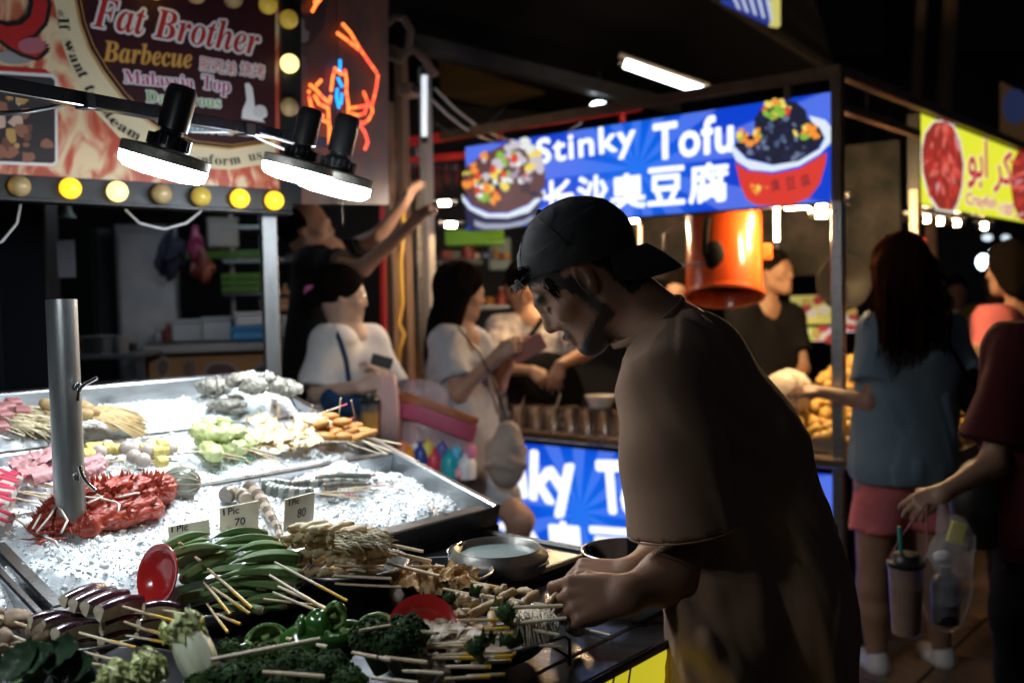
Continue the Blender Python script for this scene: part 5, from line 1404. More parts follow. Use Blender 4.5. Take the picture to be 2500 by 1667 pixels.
lpoly([(735, 45), (742, 50), (744, 72), (755, 80), (752, 100), (740, 106), (722, 95), (726, 75)], gri, .0022)
LB_.text('lettering', serif('her'), (702, 18), (748, 32), 26, ink('dull_rose', (.30, .08, .09)), h=.0022, parent=bn)
lob = thing('light_crayfish', 'crayfish outline of glowing orange and blue rope light dots', 'light sign', tuple(LB_.at(830, 400)))
P2 = lambda x, y: (600 + x / 3.1357, y / 3.1357)
S2 = [([(745, 190), (800, 250), (870, 370), (935, 465), (1000, 555)], 0), ([(705, 258), (790, 320), (870, 385)], 0), ([(1012, 585), (1000, 670), (985, 740), (965, 810), (970, 860), (940, 920), (905, 945), (850, 935), (800, 910)], 0),
      ([(685, 528), (665, 600), (655, 690)], 0), ([(760, 545), (772, 620), (770, 700), (785, 800), (785, 900), (790, 990), (778, 1060)], 0), ([(700, 545), (735, 570)], 0),
      ([(495, 655), (540, 690), (580, 740), (640, 790), (650, 745)], 0), ([(575, 620), (545, 650)], 0), ([(485, 705)], 0), ([(488, 750), (500, 810), (535, 865), (590, 890)], 0), ([(530, 740), (560, 795), (630, 830)], 0),
      ([(630, 830), (635, 900), (640, 980), (640, 1080), (655, 1140)], 0), ([(575, 915), (620, 935)], 0), ([(800, 830), (870, 820), (950, 805)], 0), ([(800, 870), (860, 885), (910, 870), (935, 790), (905, 710)], 0),
      ([(650, 985), (700, 970), (760, 1000)], 0), ([(680, 1055), (745, 1060)], 0), ([(800, 960), (880, 965), (915, 1020), (935, 1090), (915, 1140)], 0), ([(665, 1215), (675, 1270), (630, 1315)], 0), ([(655, 1070), (640, 1100)], 0), ([(570, 0), (540, 35), (512, 85)], 0), ([(545, 0), (530, 20)], 0),
      ([(722, 470), (722, 540)], 1), ([(708, 605), (735, 660)], 1), ([(700, 690), (695, 740), (712, 820)], 1), ([(735, 725), (730, 790)], 1)]
led_o = M('led_orange', (.5, .1, .02), .4, emit=(1.0, .19, .035, 2.6)); led_r = M('led_red', (.5, .05, .02), .4, emit=(1.0, .09, .04, 2.2)); led_b = M('led_blue', (.02, .2, .5), .4, emit=(.01, .30, .95, 2.4))
lm = {k: MB().sph((0, 0, 0), (.0058, .0058, .0066), 8, 5).mesh('led', mm, smooth=180) for k, mm in (('o', led_o), ('r', led_r), ('b', led_b))}
step_px = 21
for pts, blue in S2:
    pts = [Vector(p) for p in pts]
    if len(pts) == 1: out = pts
    else:
        out = []
        for a, b_ in zip(pts, pts[1:]):
            n_ = max(1, round((b_ - a).length / step_px))
            out += [a.lerp(b_, i / n_) for i in range(n_)]
        out.append(pts[-1])
    for p in out:
        x, y = P2(p.x, p.y)
        k = 'b' if blue else ('r' if p.x > 860 and rn.random() < .75 else ('r' if rn.random() < .12 else 'o'))
        o = link_mesh('led', lm[k], lob); o.location = LB_.at(x, y, .015) - OFF[lob]
MB().box(LB_.at(828, 230, .004), (.004, .004, .9), None).build('wire', black_plastic, lob)

# ---- tofu stall
RS = P(2035, 705, 3.9); RS = Vector((RS.x, RS.y, 0))
A = Pl(RS, -uA)                       # front plane, x grows to the right
if A.n.y > 0: A.n = -A.n
Bp = Pl(RS, vA)
if Bp.n.x < 0: Bp.n = -Bp.n
brown = M('stall_brown_paint', (.14, .085, .05), .45, .3, var=(10, .4), bump=(60, .4)); stst = steel
st = thing('tofu_stall', 'blue tofu stall with brown and steel frame', 'stall', tuple(RS + uA * 1 + vA * .6))
def member(a, b_, w, mat, name, parent, h=None):
    a = Vector(a); b_ = Vector(b_); t = (b_ - a).normalized(); s1 = (t.cross(Z) if abs(t.z) < .9 else t.cross(uA)).normalized(); s2 = s1.cross(t)
    return MB().box((a + b_) / 2, ((b_ - a).length, w, h or w), Matrix((t, s1, s2)).transposed(), .003).build(name, mat, parent)
zt = P(2050, 190, 3.92).z
zs_b = P(2035, 492, 3.9).z
W_st = 2.3
member(RS - uA * .02 + Z * .0, RS - uA * .02 + Z * zs_b, .045, stst, 'post', st)
member(RS - uA * .02 + Z * (zs_b + .002), RS - uA * .02 + Z * zt, .042, brown, 'post', st)
member(RS - uA * .04 + Z * (zt + .01), RS + uA * W_st + Z * (zt + .01), .045, brown, 'top_rail', st)
member(RS + vA * .03 - uA * .02 + Z * (zt + .01), RS + vA * 3.6 - uA * .02 + Z * (zt + .01), .045, brown, 'top_rail', st)
member(RS + vA * .03 + Z * (zs_b + .12 + .25), RS + vA * 1.0 + Z * (zs_b + .37), .035, brown, 'side_rail', st)
member(RS + uA * W_st, RS + uA * W_st + Z * zt, .04, stst, 'post', st)
for px in (1925,):
    q = A.at(px, 200); member(q, A.at(px, 245), .03, brown, 'hanger', st)
# lightbox sign
rays = bpy.data.materials.new('lit_blue_rays'); rays.use_nodes = True
nt = rays.node_tree; L = nt.links; bs = nt.nodes['Principled BSDF']
tc = nt.nodes.new('ShaderNodeTexCoord'); sp = nt.nodes.new('ShaderNodeSeparateXYZ'); L.new(tc.outputs['Object'], sp.inputs[0])
def mth(op, a, b_=None, c=None):
    n_ = nt.nodes.new('ShaderNodeMath'); n_.operation = op
    for i, q in enumerate((a, b_, c)):
        if q is None: continue
        if isinstance(q, (int, float)): n_.inputs[i].default_value = q
        else: L.new(q, n_.inputs[i])
    return n_.outputs[0]
an = mth('ARCTAN2', sp.outputs['Z'], sp.outputs['X'])
r_ = mth('POWER', mth('ADD', mth('MULTIPLY', sp.outputs['X'], sp.outputs['X']), mth('MULTIPLY', sp.outputs['Z'], sp.outputs['Z'])), .5)
sw = mth('SINE', mth('MULTIPLY', an, 13))
mr = nt.nodes.new('ShaderNodeMapRange'); mr.inputs[1].default_value = -.1; mr.inputs[2].default_value = .1; L.new(sw, mr.inputs[0])
mx = nt.nodes.new('ShaderNodeMix'); mx.data_type = 'RGBA'; mx.inputs['A'].default_value = (.0, .05, .62, 1); mx.inputs['B'].default_value = (.085, .17, .80, 1); L.new(mr.outputs[0], mx.inputs['Factor'])
rr = nt.nodes.new('ShaderNodeMapRange'); rr.inputs[1].default_value = .0; rr.inputs[2].default_value = .45; rr.inputs[3].default_value = 1; rr.inputs[4].default_value = 0; L.new(r_, rr.inputs[0])
mx2 = nt.nodes.new('ShaderNodeMix'); mx2.data_type = 'RGBA'; mx2.inputs['B'].default_value = (.0, .20, .95, 1); L.new(mx.outputs['Result'], mx2.inputs['A']); L.new(mth('MULTIPLY', rr.outputs[0], .7), mx2.inputs['Factor'])
bs.inputs['Base Color'].default_value = (.02, .04, .15, 1); bs.inputs['Roughness'].default_value = .3
L.new(mx2.outputs['Result'], bs.inputs['Emission Color']); bs.inputs['Emission Strength'].default_value = 1.0
def lightbox(pl, corners, centre, parent, dep=.07):
    q = [pl.at(x, y) for x, y in corners]; c = pl.at(*centre)
    x0 = (q[0] - pl.o).dot(pl.ex); x1 = (q[1] - pl.o).dot(pl.ex); z1 = q[0].z; z0 = q[3].z
    cx, cz = (c - pl.o).dot(pl.ex), c.z
    me = MB()
    me.add([(x0 - cx, 0, z0 - cz), (x1 - cx, 0, z0 - cz), (x1 - cx, 0, z1 - cz), (x0 - cx, 0, z1 - cz)], [(0, 1, 2, 3)])
    mesh = me.mesh('lit_face', rays)
    o = link_mesh('lit_face', mesh, parent)
    o.location = pl.o + pl.ex * cx + Z * cz + pl.n * .002 - off(parent)
    o.rotation_euler = (0, 0, atan2(pl.ex.y, pl.ex.x))
    MB().box(pl.o + pl.ex * (x0 + x1) / 2 + Z * (z0 + z1) / 2 - pl.n * (dep / 2 + .001), (x1 - x0 + .012, dep, z1 - z0 + .012), Matrix((pl.ex, -pl.n, Z)).transposed(), .002).build('box_housing', black_metal, parent)
    return (x0, x1, z0, z1)
sgt = thing('tofu_sign', 'glowing blue lightbox sign lettered for tofu above the stall', 'sign', tuple(A.at(1600, 500)))
lightbox(A, ((1137, 360), (2031, 224), (2031, 490), (1137, 562)), (1556, 412), sgt)
W1_ = lit('white', (.93, .97, 1.0), 1.15)
def alet(s, p0, p1, hpx, parent, mat=W1_, **k): A.text('lettering', s, p0, p1, hpx, mat, h=.006, parent=parent, **k)
alet('Stinky', (1313, 420), (1552, 381), 78, sgt, fat=.0055, spacing=1.10)      # first word
alet('Tofu', (1597, 391), (1788, 369), 86, sgt, fat=.0065, spacing=1.06)
for s, p0, p1, hh_ in (('长', (1330, 527), (1400, 521), 82), ('沙', (1412, 515), (1482, 509), 80), ('臭', (1492, 513), (1575, 505), 82), ('豆', (1583, 502), (1670, 496), 88), ('腐', (1683, 497), (1776, 490), 92)):
    A.text('lettering', s, p0, p1, hh_, W1_, h=.006, parent=sgt, fat=.0065)
C3 = lambda x, y: (1100 + x / 2.352, 100 + y / 2.352)
def apoly(pts, mat, h, parent, name='print', pl=None):
    pl = pl or A
    q = [pl.at(x, y, h) for x, y in pts]
    if (q[1] - q[0]).cross(q[2] - q[1]).dot(pl.n) < 0: q = q[::-1]
    return MB().slab(q, pl.n, .0006).build(name, mat, parent)
Lw = lit('cup_white', (.75, .85, .95)); Lr = lit('cup_red', (.72, .045, .03)); Ldk = lit('dark', (.012, .015, .035)); Lnv = lit('navy', (.02, .02, .07))
Lor = lit('orange', (.95, .30, .04)); Lgr = lit('green', (.25, .50, .05)); Lyl = lit('yellow', (.9, .7, .12)); Lrd = lit('red', (.75, .06, .03)); Lpl = lit('pale', (.60, .55, .62)); Lbl = lit('slate', (.07, .10, .19)); Lbr = lit('brown', (.12, .05, .05)); Lwt = lit('bits_white', (.80, .85, .80))
# red cup on the right
apoly([C3(*p) for p in ((1635, 700), (1700, 745), (1850, 765), (2000, 735), (2160, 640), (2155, 700), (2120, 820), (2060, 900), (1960, 945), (1760, 945), (1700, 910), (1665, 830))], Lr, .0035, sgt)
apoly([C3(*p) for p in ((1608, 620), (1640, 690), (1720, 740), (1850, 752), (2000, 720), (2120, 650), (2185, 580), (2195, 510), (2150, 455), (2060, 430), (2075, 470), (2120, 500), (2150, 560), (2120, 620), (2000, 690), (1850, 715), (1700, 680), (1640, 620), (1612, 590))], Lw, .0060, sgt)
apoly([C3(*p) for p in ((1625, 600), (1680, 560), (1750, 530), (1745, 450), (1790, 380), (1880, 340), (1980, 350), (2040, 400), (2050, 450), (2110, 480), (2150, 550), (2110, 620), (2000, 690), (1850, 712), (1700, 670))], Ldk, .0048, sgt)
def bits(n_, cx, cy, rx, ry, mats, smin_, smax_, h0, seed, parent=sgt):
    r2 = random.Random(seed)
    for i in range(n_):
        a = r2.uniform(0, 2 * pi); r = sqrt(r2.random())
        x, y = C3(cx + rx * r * cos(a), cy + ry * r * sin(a)); s_ = r2.uniform(smin_, smax_)
        apoly(blob_pts(x, y, s_, s_ * r2.uniform(.6, 1.2), 7, .3, r2, r2.uniform(0, 3)), r2.choice(mats), h0 + i * .00003, parent, 'topping_print')
bits(46, 1880, 560, 230, 130, [Lbl, Lbl, Lnv, lit('slate2', (.14, .18, .30))], 3, 9, .0070, 1)
bits(26, 1870, 400, 80, 50, [Lgr, Lor, Lrd, Lyl, Lgr], 5, 10, .0085, 2)
bits(16, 1720, 550, 70, 45, [Lor, Lgr, Lor, Lyl], 5, 10, .0085, 3)
bits(16, 2050, 530, 75, 45, [Lor, Lgr, Lor, Lyl], 5, 11, .0085, 4)
for s, p0, p1 in (('臭', (1845, 870), (1895, 858)), ('豆', (1930, 858), (1985, 846)), ('腐', (2020, 845), (2070, 828))):
    A.text('lettering', s, C3(*p0), C3(*p1), 30, Ldk, h=.0068, parent=sgt)
bits(12, 1765, 850, 55, 26, [Lyl, Lor], 3, 6, .0068, 5)
# dark bowl on the left
apoly([C3(*p) for p in ((72, 900), (100, 1070), (140, 1095), (300, 1085), (400, 1060), (480, 1045), (520, 920), (400, 980), (230, 1000), (130, 960))], Lnv, .0035, sgt)
apoly([C3(*p) for p in ((66, 880), (120, 950), (220, 992), (330, 990), (450, 940), (540, 850), (548, 880), (450, 985), (330, 1018), (200, 1015), (110, 970), (70, 920))], Lw, .0060, sgt)
apoly([C3(*p) for p in ((75, 850), (90, 720), (150, 680), (215, 640), (260, 620), (340, 575), (420, 590), (490, 640), (540, 720), (545, 830), (450, 935), (330, 985), (220, 985), (120, 940))], Lbr, .0048, sgt)
bits(40, 210, 790, 130, 130, [Lpl, Lor, Lyl, Lrd, Lwt, Lgr, Lbr, Lnv], 5, 13, .0070, 7)
bits(44, 400, 700, 130, 110, [Lpl, Lwt, Lrd, Lpl, Lgr, Lpl, Lyl, lit('lilac', (.38, .32, .42))], 5, 14, .0072, 8)
bits(14, 210, 880, 80, 50, [Lor, Lrd, Lyl, Lwt, Lgr], 6, 13, .0088, 9)
bits(12, 430, 870, 90, 60, [Lnv, Lbr, Ldk], 6, 12, .0072, 10)
for i in range(7):
    x = 150 + i * 48
    A.text('lettering', random.Random(i).choice('SBTCNEO'), C3(x, 1075 - i * 3 if i < 4 else 1064 - (i - 4) * 14), C3(x + 30, 1072 - i * 3 if i < 4 else 1056 - (i - 4) * 14), 12, Lw, h=.0055, parent=sgt) if False else None
apoly([C3(*p) for p in ((135, 1030), (200, 1050), (330, 1050), (420, 1030), (478, 1000), (470, 1030), (400, 1062), (300, 1078), (190, 1080), (140, 1062))], lit('dull_white', (.35, .38, .5)), .0055, sgt)
# counter with the lit front
zc = PP(1311, 1050, A.o, A.n).z
cn = thing('tofu_counter', 'tofu stall counter with a glowing blue lettered front', 'counter', tuple(A.at(1420, 1500)))
MB().box(RS + uA * 1.15 + vA * .38 + Z * (zc - .02), (2.5, .85, .04), Matrix((uA, vA, Z)).transposed(), .006).build('counter_top', M('copper_steel', (.50, .36, .26), .25, .9, var=(8, .4)), cn)
MB().box(RS + uA * 1.15 + vA * .42 + Z * (zc / 2 - .03), (2.4, .70, zc - .08), Matrix((uA, vA, Z)).transposed(), .006).build('cabinet', black_metal, cn)
lightbox(A, ((1150, 1068), (2032, 1128), (2032, 1420), (1150, 1480)), (1416, 1249), cn)
def clet(s, p0, p1, hpx, fat=.014): A.text('lettering', s, p0, p1, hpx, W1_, h=.006, parent=cn, fat=fat)
clet('Stin', (1110, 1203), (1284, 1212), 112)
clet('k', (1296, 1214), (1350, 1226), 112); clet('y', (1355, 1258), (1420, 1250), 112)
clet('T', (1468, 1247), (1524, 1250), 118); clet('ofu', (1522, 1256), (1680, 1272), 110)
for s, p0, p1 in (('长', (1120, 1385), (1218, 1390)), ('沙', (1225, 1390), (1325, 1396)), ('臭', (1338, 1385), (1434, 1395)), ('豆', (1448, 1400), (1560, 1412)), ('腐', (1575, 1410), (1690, 1425))):
    A.text('lettering', s, p0, p1, 112, W1_, h=.006, parent=cn, fat=.010)
# pots sunk along the counter front
for i in range(8):
    px = 1240 + 42 * i
    q = A.at(px, 1000 + i * 2); q = q + vA * .10
    q.z = zc + .002
    tt = thing('sauce_pot', ('leftmost', 'second', 'third', 'fourth', 'fifth', 'sixth', 'seventh', 'rightmost')[i] + ' steel sauce pot of the row on the tofu counter', 'pot', tuple(q), 'steel sauce pots on the tofu counter')
    MB().lathe([(.001, .0), (.050, .0), (.052, .10), (.058, .105), (.058, .110), (.050, .106), (.048, .02), (.001, .02)], q, 24).build('pot', chrome, tt, smooth=50)
    MB().lathe([(.001, .085), (.048, .086), (.048, .08)], q, 20).build('sauce', M('sauce_%d' % (i % 3), ((.5, .25, .05), (.35, .05, .02), (.25, .3, .1))[i % 3], .25), tt)
    if i % 2 == 0: MB().tube([q + Vector((0, 0, .08)), q + Vector((.03, .01, .17))], .004, 6).build('ladle', chrome, tt)
q = A.at(1430, 980) + vA * .12
bw = thing('white_bowl', 'white paper bowl held over the pots by the tofu vendor', 'bowl', (q.x, q.y, zc + .12))
MB().lathe([(.001, 0), (.05, 0), (.075, .055), (.073, .055), (.048, .004), (.001, .004)], (q.x, q.y, zc + .12), 28).build('bowl', M('paper_white', (.75, .72, .66), .6), bw, smooth=50)
warm = M('warm_tube', (.8, .7, .5), .4, emit=(1.0, .64, .32, 240)); coolt = M('cool_tube', (.9, .9, .9), .4, emit=(.93, .97, 1.0, 14)); coolhot = M('cool_spot', (.9, .9, .9), .4, emit=(1.0, .80, .62, 900))
def tube_lamp(a, b_, r, mat, label, cat='lamp', housing=True):
    tt = thing('tube_lamp', label, cat, tuple((a + b_) / 2))
    t = (b_ - a).normalized()
    MB().cyl(a, b_, r, n=14).build('tube', mat, tt, smooth=50)
    if housing:
        member(a - t * .02 + Z * (r * 1.7), b_ + t * .02 + Z * (r * 1.7), r * 2.4, M('lamp_white', (.5, .5, .5), .4), 'housing', tt, r * 1.0)
    for e in (a, b_): MB().cyl(e - t * .02, e + t * .012, r * 1.15, n=10).build('end_cap', chrome, tt)
    return tt
for i, (px, py, dd, lab, w) in enumerate(((1085, 497, 4.35, 'short lamp under the left end of the tofu sign', .055), (1100, 550, 4.3, 'lower short lamp left of the tofu sign', .06), (2003, 502, 4.0, 'upper short lamp beside the steel post under the tofu sign', .055), (2003, 527, 4.2, 'lower short lamp beside the steel post under the tofu sign', .055))):
    a = P(px - 18, py, dd); b_ = P(px + 24, py, dd)
    tube_lamp(a, b_, .008, M('warm_hot', (.8, .7, .5), .4, emit=(1.0, .66, .34, 900)) if i > 1 else coolhot, lab)
for k, (s0, s1_, dv) in enumerate(((.06, .34, .28), (1.1, 1.7, .35))):
    tube_lamp(RS + uA * s0 + vA * dv + Z * (zs_b + .02), RS + uA * s1_ + vA * dv + Z * (zs_b + .02), .016, warm if k else M('warm_tray_light', (.8, .7, .5), .4, emit=(1.0, .66, .30, 700)), ('nearer' if k == 0 else 'farther') + ' warm tube lamp hidden behind the tofu sign over the counter')
# orange hood
hc_ = P(1772, 560, 4.35); hb_ = P(1768, 728, 4.35)
hood = thing('orange_hood', 'orange lacquered bucket shaped hood with a black handle under the tofu sign', 'hood', tuple(hb_))
orm = M('orange_lacquer', (.80, .10, .014), .22, coat=.6, var=(4, .25))
ztop = .52
fr_ = (CAMP - hb_); fr_.z = 0; fr_.normalize(); sd_ = fr_.cross(Z)
axh = (Z * cos(radians(17)) - fr_ * sin(radians(17))).normalized(); yh = axh.cross(sd_)
HM = Matrix((sd_, yh, axh)).transposed()
def hq(a, h_, r): return hb_ + HM @ Vector((sin(a) * r, -cos(a) * r * (1 if (HM @ Vector((0, -1, 0))).dot(fr_) > 0 else -1), h_))
MB().lathe([(.168, .0), (.176, .004), (.177, .016), (.168, .024), (.164, ztop * .5), (.170, ztop), (.158, ztop), (.152, .03), (.160, .004), (.168, .0)], hb_, 56, HM).build('shell', orm, hood, smooth=40)
MB().lathe([(.001, .10), (.152, .10), (.154, .03)], hb_, 40, HM).build('inside', M('inside_brown', (.10, .03, .015), .5), hood)
MB().tube([hq(.35, .30, .165), hq(.35, .30, .20), hq(.37, .24, .205), hq(.40, .15, .20), hq(.40, .12, .17)], .015, 10).build('handle', M('soot_black', (.004, .004, .004), .85, spec=.1), hood, smooth=180)
MB().sph(hq(.25, .14, .17), (.046, .03, .065), 12, 8, jit=.08).build('latch', MATS['soot_black'], hood, smooth=180)
MB().box(hq(-1.45, .20, .18), (.05, .04, .07), None, .006).build('bracket', orm, hood)
MB().tube([hq(1.3, .35, .17), hq(1.5, .30, .26), hq(1.5, .16, .26), hq(1.0, .12, .19), hq(.4, .11, .18)], .005, 8).build('cable', MATS['grey_cable'], hood, smooth=180)
tube_lamp(P(1896, 505, 4.12), P(1896, 600, 4.12), .009, warm, 'bright warm tube lamp hanging upright beside the orange hood', housing=False)
tube_lamp(P(1563, 545, 5.2), P(1563, 660, 5.2), .008, M('dim_warm', (.7, .5, .4), .4, emit=(1, .5, .3, 1.2)), 'thin warm lit rod left of the orange hood', housing=False)

# ---- crayfish sign and food trays on the side of the stall
cs = thing('crayfish_sign', 'glowing yellow lightbox sign with piles of red crayfish', 'sign', tuple(Bp.at(2300, 500)))
LY = lit('sign_yellow', (.80, .82, .04), 1.0)
q = [Bp.at(*p) for p in ((2246, 275), (2560, 376), (2560, 552), (2246, 501))]
z1, z0 = q[0].z, q[3].z; xa = (q[0] - Bp.o).dot(Bp.ex); xb = (q[1] - Bp.o).dot(Bp.ex)
MB().box(Bp.w((xa + xb) / 2, (z0 + z1) / 2, -.03), (xb - xa, .06, z1 - z0), Matrix((Bp.ex, -Bp.n, Z)).transposed(), .003).build('box_housing', black_metal, cs)
MB().add([Bp.w(xa + .005, z0 + .005, .002), Bp.w(xb, z0 + .005, .002), Bp.w(xb, z1 - .005, .002), Bp.w(xa + .005, z1 - .005, .002)], [(0, 1, 2, 3)]).build('lit_face', LY, cs)
C4 = lambda x, y: (1900 + x / 2.6133, y / 2.6133)
def bpoly(pts, mat, h, name='print'): return apoly([C4(*p) for p in pts], mat, h, cs, name, Bp)
bpoly([(908, 960), (930, 850), (985, 775), (1060, 765), (1120, 800), (1165, 900), (1190, 1050), (1180, 1200), (1150, 1310), (1120, 1362), (1010, 1345), (950, 1240), (915, 1100)], lit('oval_white', (.8, .75, .65)), .004)
bpoly([(916, 960), (938, 855), (990, 785), (1060, 775), (1112, 808), (1155, 905), (1180, 1050), (1170, 1190), (1140, 1300), (1112, 1345), (1025, 1335), (960, 1235), (924, 1100)], lit('crayfish_dark', (.30, .03, .02)), .0055)
bpoly([(1480, 1180), (1490, 1050), (1530, 960), (1600, 930), (1600, 1420), (1540, 1400), (1500, 1310)], lit('crayfish_dark', (.3, .03, .02)), .0055)
r2 = random.Random(21)
cr_m = [lit('cray_a', (.62, .05, .03)), lit('cray_b', (.45, .03, .03)), lit('cray_c', (.75, .16, .12)), lit('cray_d', (.62, .30, .34))]
for i in range(90):
    if i < 70:
        a = r2.uniform(0, 2 * pi); r = sqrt(r2.random()); x, y = 1050 + 115 * r * cos(a), 1055 + 255 * r * sin(a)
    else: x, y = r2.uniform(1500, 1580), r2.uniform(1000, 1380)
    bpoly([(px, py) for px, py in blob_pts(x, y, r2.uniform(5, 10), r2.uniform(22, 50), 8, .2, r2, (x - 1050) * -.004 + r2.uniform(-.3, .3))], r2.choice(cr_m[:3] if r2.random() < .85 else cr_m), .007 + i * .00004, 'crayfish_print')
cr1 = lit('letter_red', (.50, .02, .03)); cr2 = lit('letter_pale', (.9, .75, .6))
def btext(s, p0, p1, h, fat=.005):
    Bp.text('lettering_outline', s, C4(*p0), C4(*p1), h / 2.6133, cr2, h=.005, parent=cs, fat=fat + .008)
    Bp.text('lettering', s, C4(*p0), C4(*p1), h / 2.6133, cr1, h=.0062, parent=cs, fat=fat)
btext('\uFEEE\uFE91', (1210, 1195), (1305, 1212), 220); btext('\u0627', (1318, 1130), (1334, 1133), 230, .004); btext('\uFEAE\uFEDB', (1375, 1225), (1490, 1248), 290)
btext('Crayfish', (1196, 1325), (1390, 1352), 95, .001); btext('小龙虾', (1405, 1362), (1500, 1378), 75, .001)
warm2 = M('warm_spot', (.8, .7, .5), .4, emit=(1.0, .66, .36, 150))
for i, (px, py, dd) in enumerate(((2262, 535, 4.9), (2295, 541, 5.0), (2335, 545, 5.3), (2402, 553, 5.6), (2232, 533, 4.8))):
    tube_lamp(P(px - 14, py, dd), P(px + 14, py, dd), .016, warm2, ('leftmost', 'second', 'third', 'last', 'faint')[i] + ' small warm lamp under the yellow crayfish sign' if i != 4 else 'small warm lamp at the left corner under the crayfish sign')
for i, (px, py) in enumerate(((2062, 417), (2117, 427), (2172, 467))):
    q = P(px, py, 6.0)
    tt = thing('hanging_bulb', ('small white bulb just right of the blue sign', 'middle small white bulb in the dark stall', 'pinkish small bulb nearest the yellow sign')[i], 'bulb', tuple(q), 'small bulbs in the dark stall')
    MB().sph(q, .030, 14, 8).build('bulb', E('hang_%d' % i, ((1, .95, .88), (1, .95, .88), (1, .7, .85))[i], 6), tt, smooth=180)
    MB().cyl(q + Z * .03, q + Z * .5, .004, n=5).build('wire', black_plastic, tt); MB().cyl(q + Z * .022, q + Z * .06, .016, n=8).build('socket', black_plastic, tt)
# trays of potato balls
tray_m = M('tray_metal', (.45, .40, .34), .3, .9)
pot_m = M('fried_potato', (.72, .50, .13), .45, var=(30, .45), color2=(.45, .22, .04), bump=(60, 1))
for k, (px0, px1) in enumerate(((1900, 2022), (2062, 2150), (1880, 1990))):
    c = A.at((px0 + px1) / 2, 1040); c = RS + uA * (.16, -.28, .22)[k] + vA * (.30, .30, .86)[k]; c.z = zc + (.002, .002, .16)[k]
    w = (.42, .34, .36)[k]
    tt = thing('potato_tray', ('wide tray of fried potato balls left of the steel post', 'tray of fried potato balls right of the steel post', 'raised tray of fried potato balls behind the front ones')[k], 'tray', tuple(c))
    MM = Matrix((uA, vA, Z)).transposed()
    MB().box(c + Z * .01, (w, .46, .006), MM).build('tray', tray_m, tt)
    for (du, dv, su, sv) in ((0, -.23, w, .006), (0, .23, w, .006), (-w / 2, 0, .006, .46), (w / 2, 0, .006, .46)):
        MB().box(c + uA * du + vA * dv + Z * .03, (su, sv, .05), MM).build('tray_side', tray_m, tt)
    pm_ = [MB().sph((0, 0, 0), (.026 * a, .022 * a, .022 * a), 10, 6, jit=.06).mesh('potato', pot_m, smooth=180) for a in (1, 1.15, .9)]
    for i in range(110):
        du, dv = r2.uniform(-w / 2 + .02, w / 2 - .02), r2.uniform(-.2, .2)
        o = link_mesh('potato', pm_[i % 3], tt); o.location = uA * du + vA * dv + Z * (.035 + .05 * r2.random() + .26 * (dv + .2) * (.4 + .6 * r2.random())); o.rotation_euler = (r2.uniform(0, 3), r2.uniform(0, 3), r2.uniform(0, 3))
bgf_ = WAV(el(tuple(RS + uA * .34 + vA * .30 + Z * (zc + .22)), (.11, .09, .09)), .012, 24, 3)
q = RS + uA * .34 + vA * .30 + Z * (zc + .22)
tt = thing('plastic_bag', 'crumpled pale plastic bag above the potato trays', 'bag', tuple(q - Z * .09))
sdf_obj('bag', bgf_, tuple(q - Vector((.18, .18, .18))), tuple(q + Vector((.18, .18, .18))), .009, M('pale_film', (.62, .52, .42), .4, bump=(30, 5)), tt)
member(RS - uA * .02 + vA * .9 + Z * .0, RS - uA * .02 + vA * .9 + Z * 1.9, .04, M('warm_post', (.42, .30, .2), .4), 'post', st)
MB().box(RS + uA * 1.28 + vA * 1.3 + Z * 1.86, (2.2, .02, .66), Matrix((uA, vA, Z)).transposed()).build('back_curtain', M('patterned_curtain', (.040, .035, .036), .9, var=(5, .8), color2=(.006, .010, .008), detail=5, spec=.05), st)
# menu lightboxes behind
for i, (x0, y0, x1, y1, c) in enumerate(((1930, 722, 2030, 790, (.45, .40, .10)), (1935, 800, 1985, 832, (.35, .5, .08)), (1985, 800, 2030, 832, (.6, .35, .45)), (2052, 735, 2085, 810, (.7, .7, .8)))):
    a = P(x0, y0, 6.2); b_ = P(x1, y1, 6.2)
    tt = thing('menu_board', ('upper yellowish lit menu board behind the black tee vendor', 'small green lit menu board under the upper one', 'small pink lit menu board under the upper one', 'pale lit menu board right of the steel post')[i], 'menu board', tuple(b_))
    MB().box((a + b_) / 2, (b_.x - a.x, .03, a.z - b_.z)).build('board', M('menu_%d' % i, c, .4, emit=(*c, .8)), tt)
    for k in range(7):
        q = a.lerp(b_, .5) + Vector((r2.uniform(-.4, .4) * (b_.x - a.x), -.018, r2.uniform(-.35, .35) * (a.z - b_.z)))
        MB().sph(q, (.035, .004, .03), 8, 5).build('print', M('menu_ink_%d' % (k % 3), ((.4, .05, .05), (.5, .35, .1), (.7, .6, .5))[k % 3], .5, emit=(*((.4, .05, .05), (.5, .35, .1), (.7, .6, .5))[k % 3], .5)), tt)
# dark fan disc
q = P(2055, 690, 5.0)
fn_ = thing('wok', 'round dark wok hanging behind the steel post', 'wok', tuple(q))
MB().lathe([(.001, 0), (.08, .01), (.135, .035), (.14, .035), (.08, .004), (.001, -.006)], q, 28, Matrix((Vector((1, 0, 0)), Z, Vector((0, -1, 0)))).transposed()).build('wok', M('wok_iron', (.015, .013, .012), .5, .3), fn_, smooth=180)
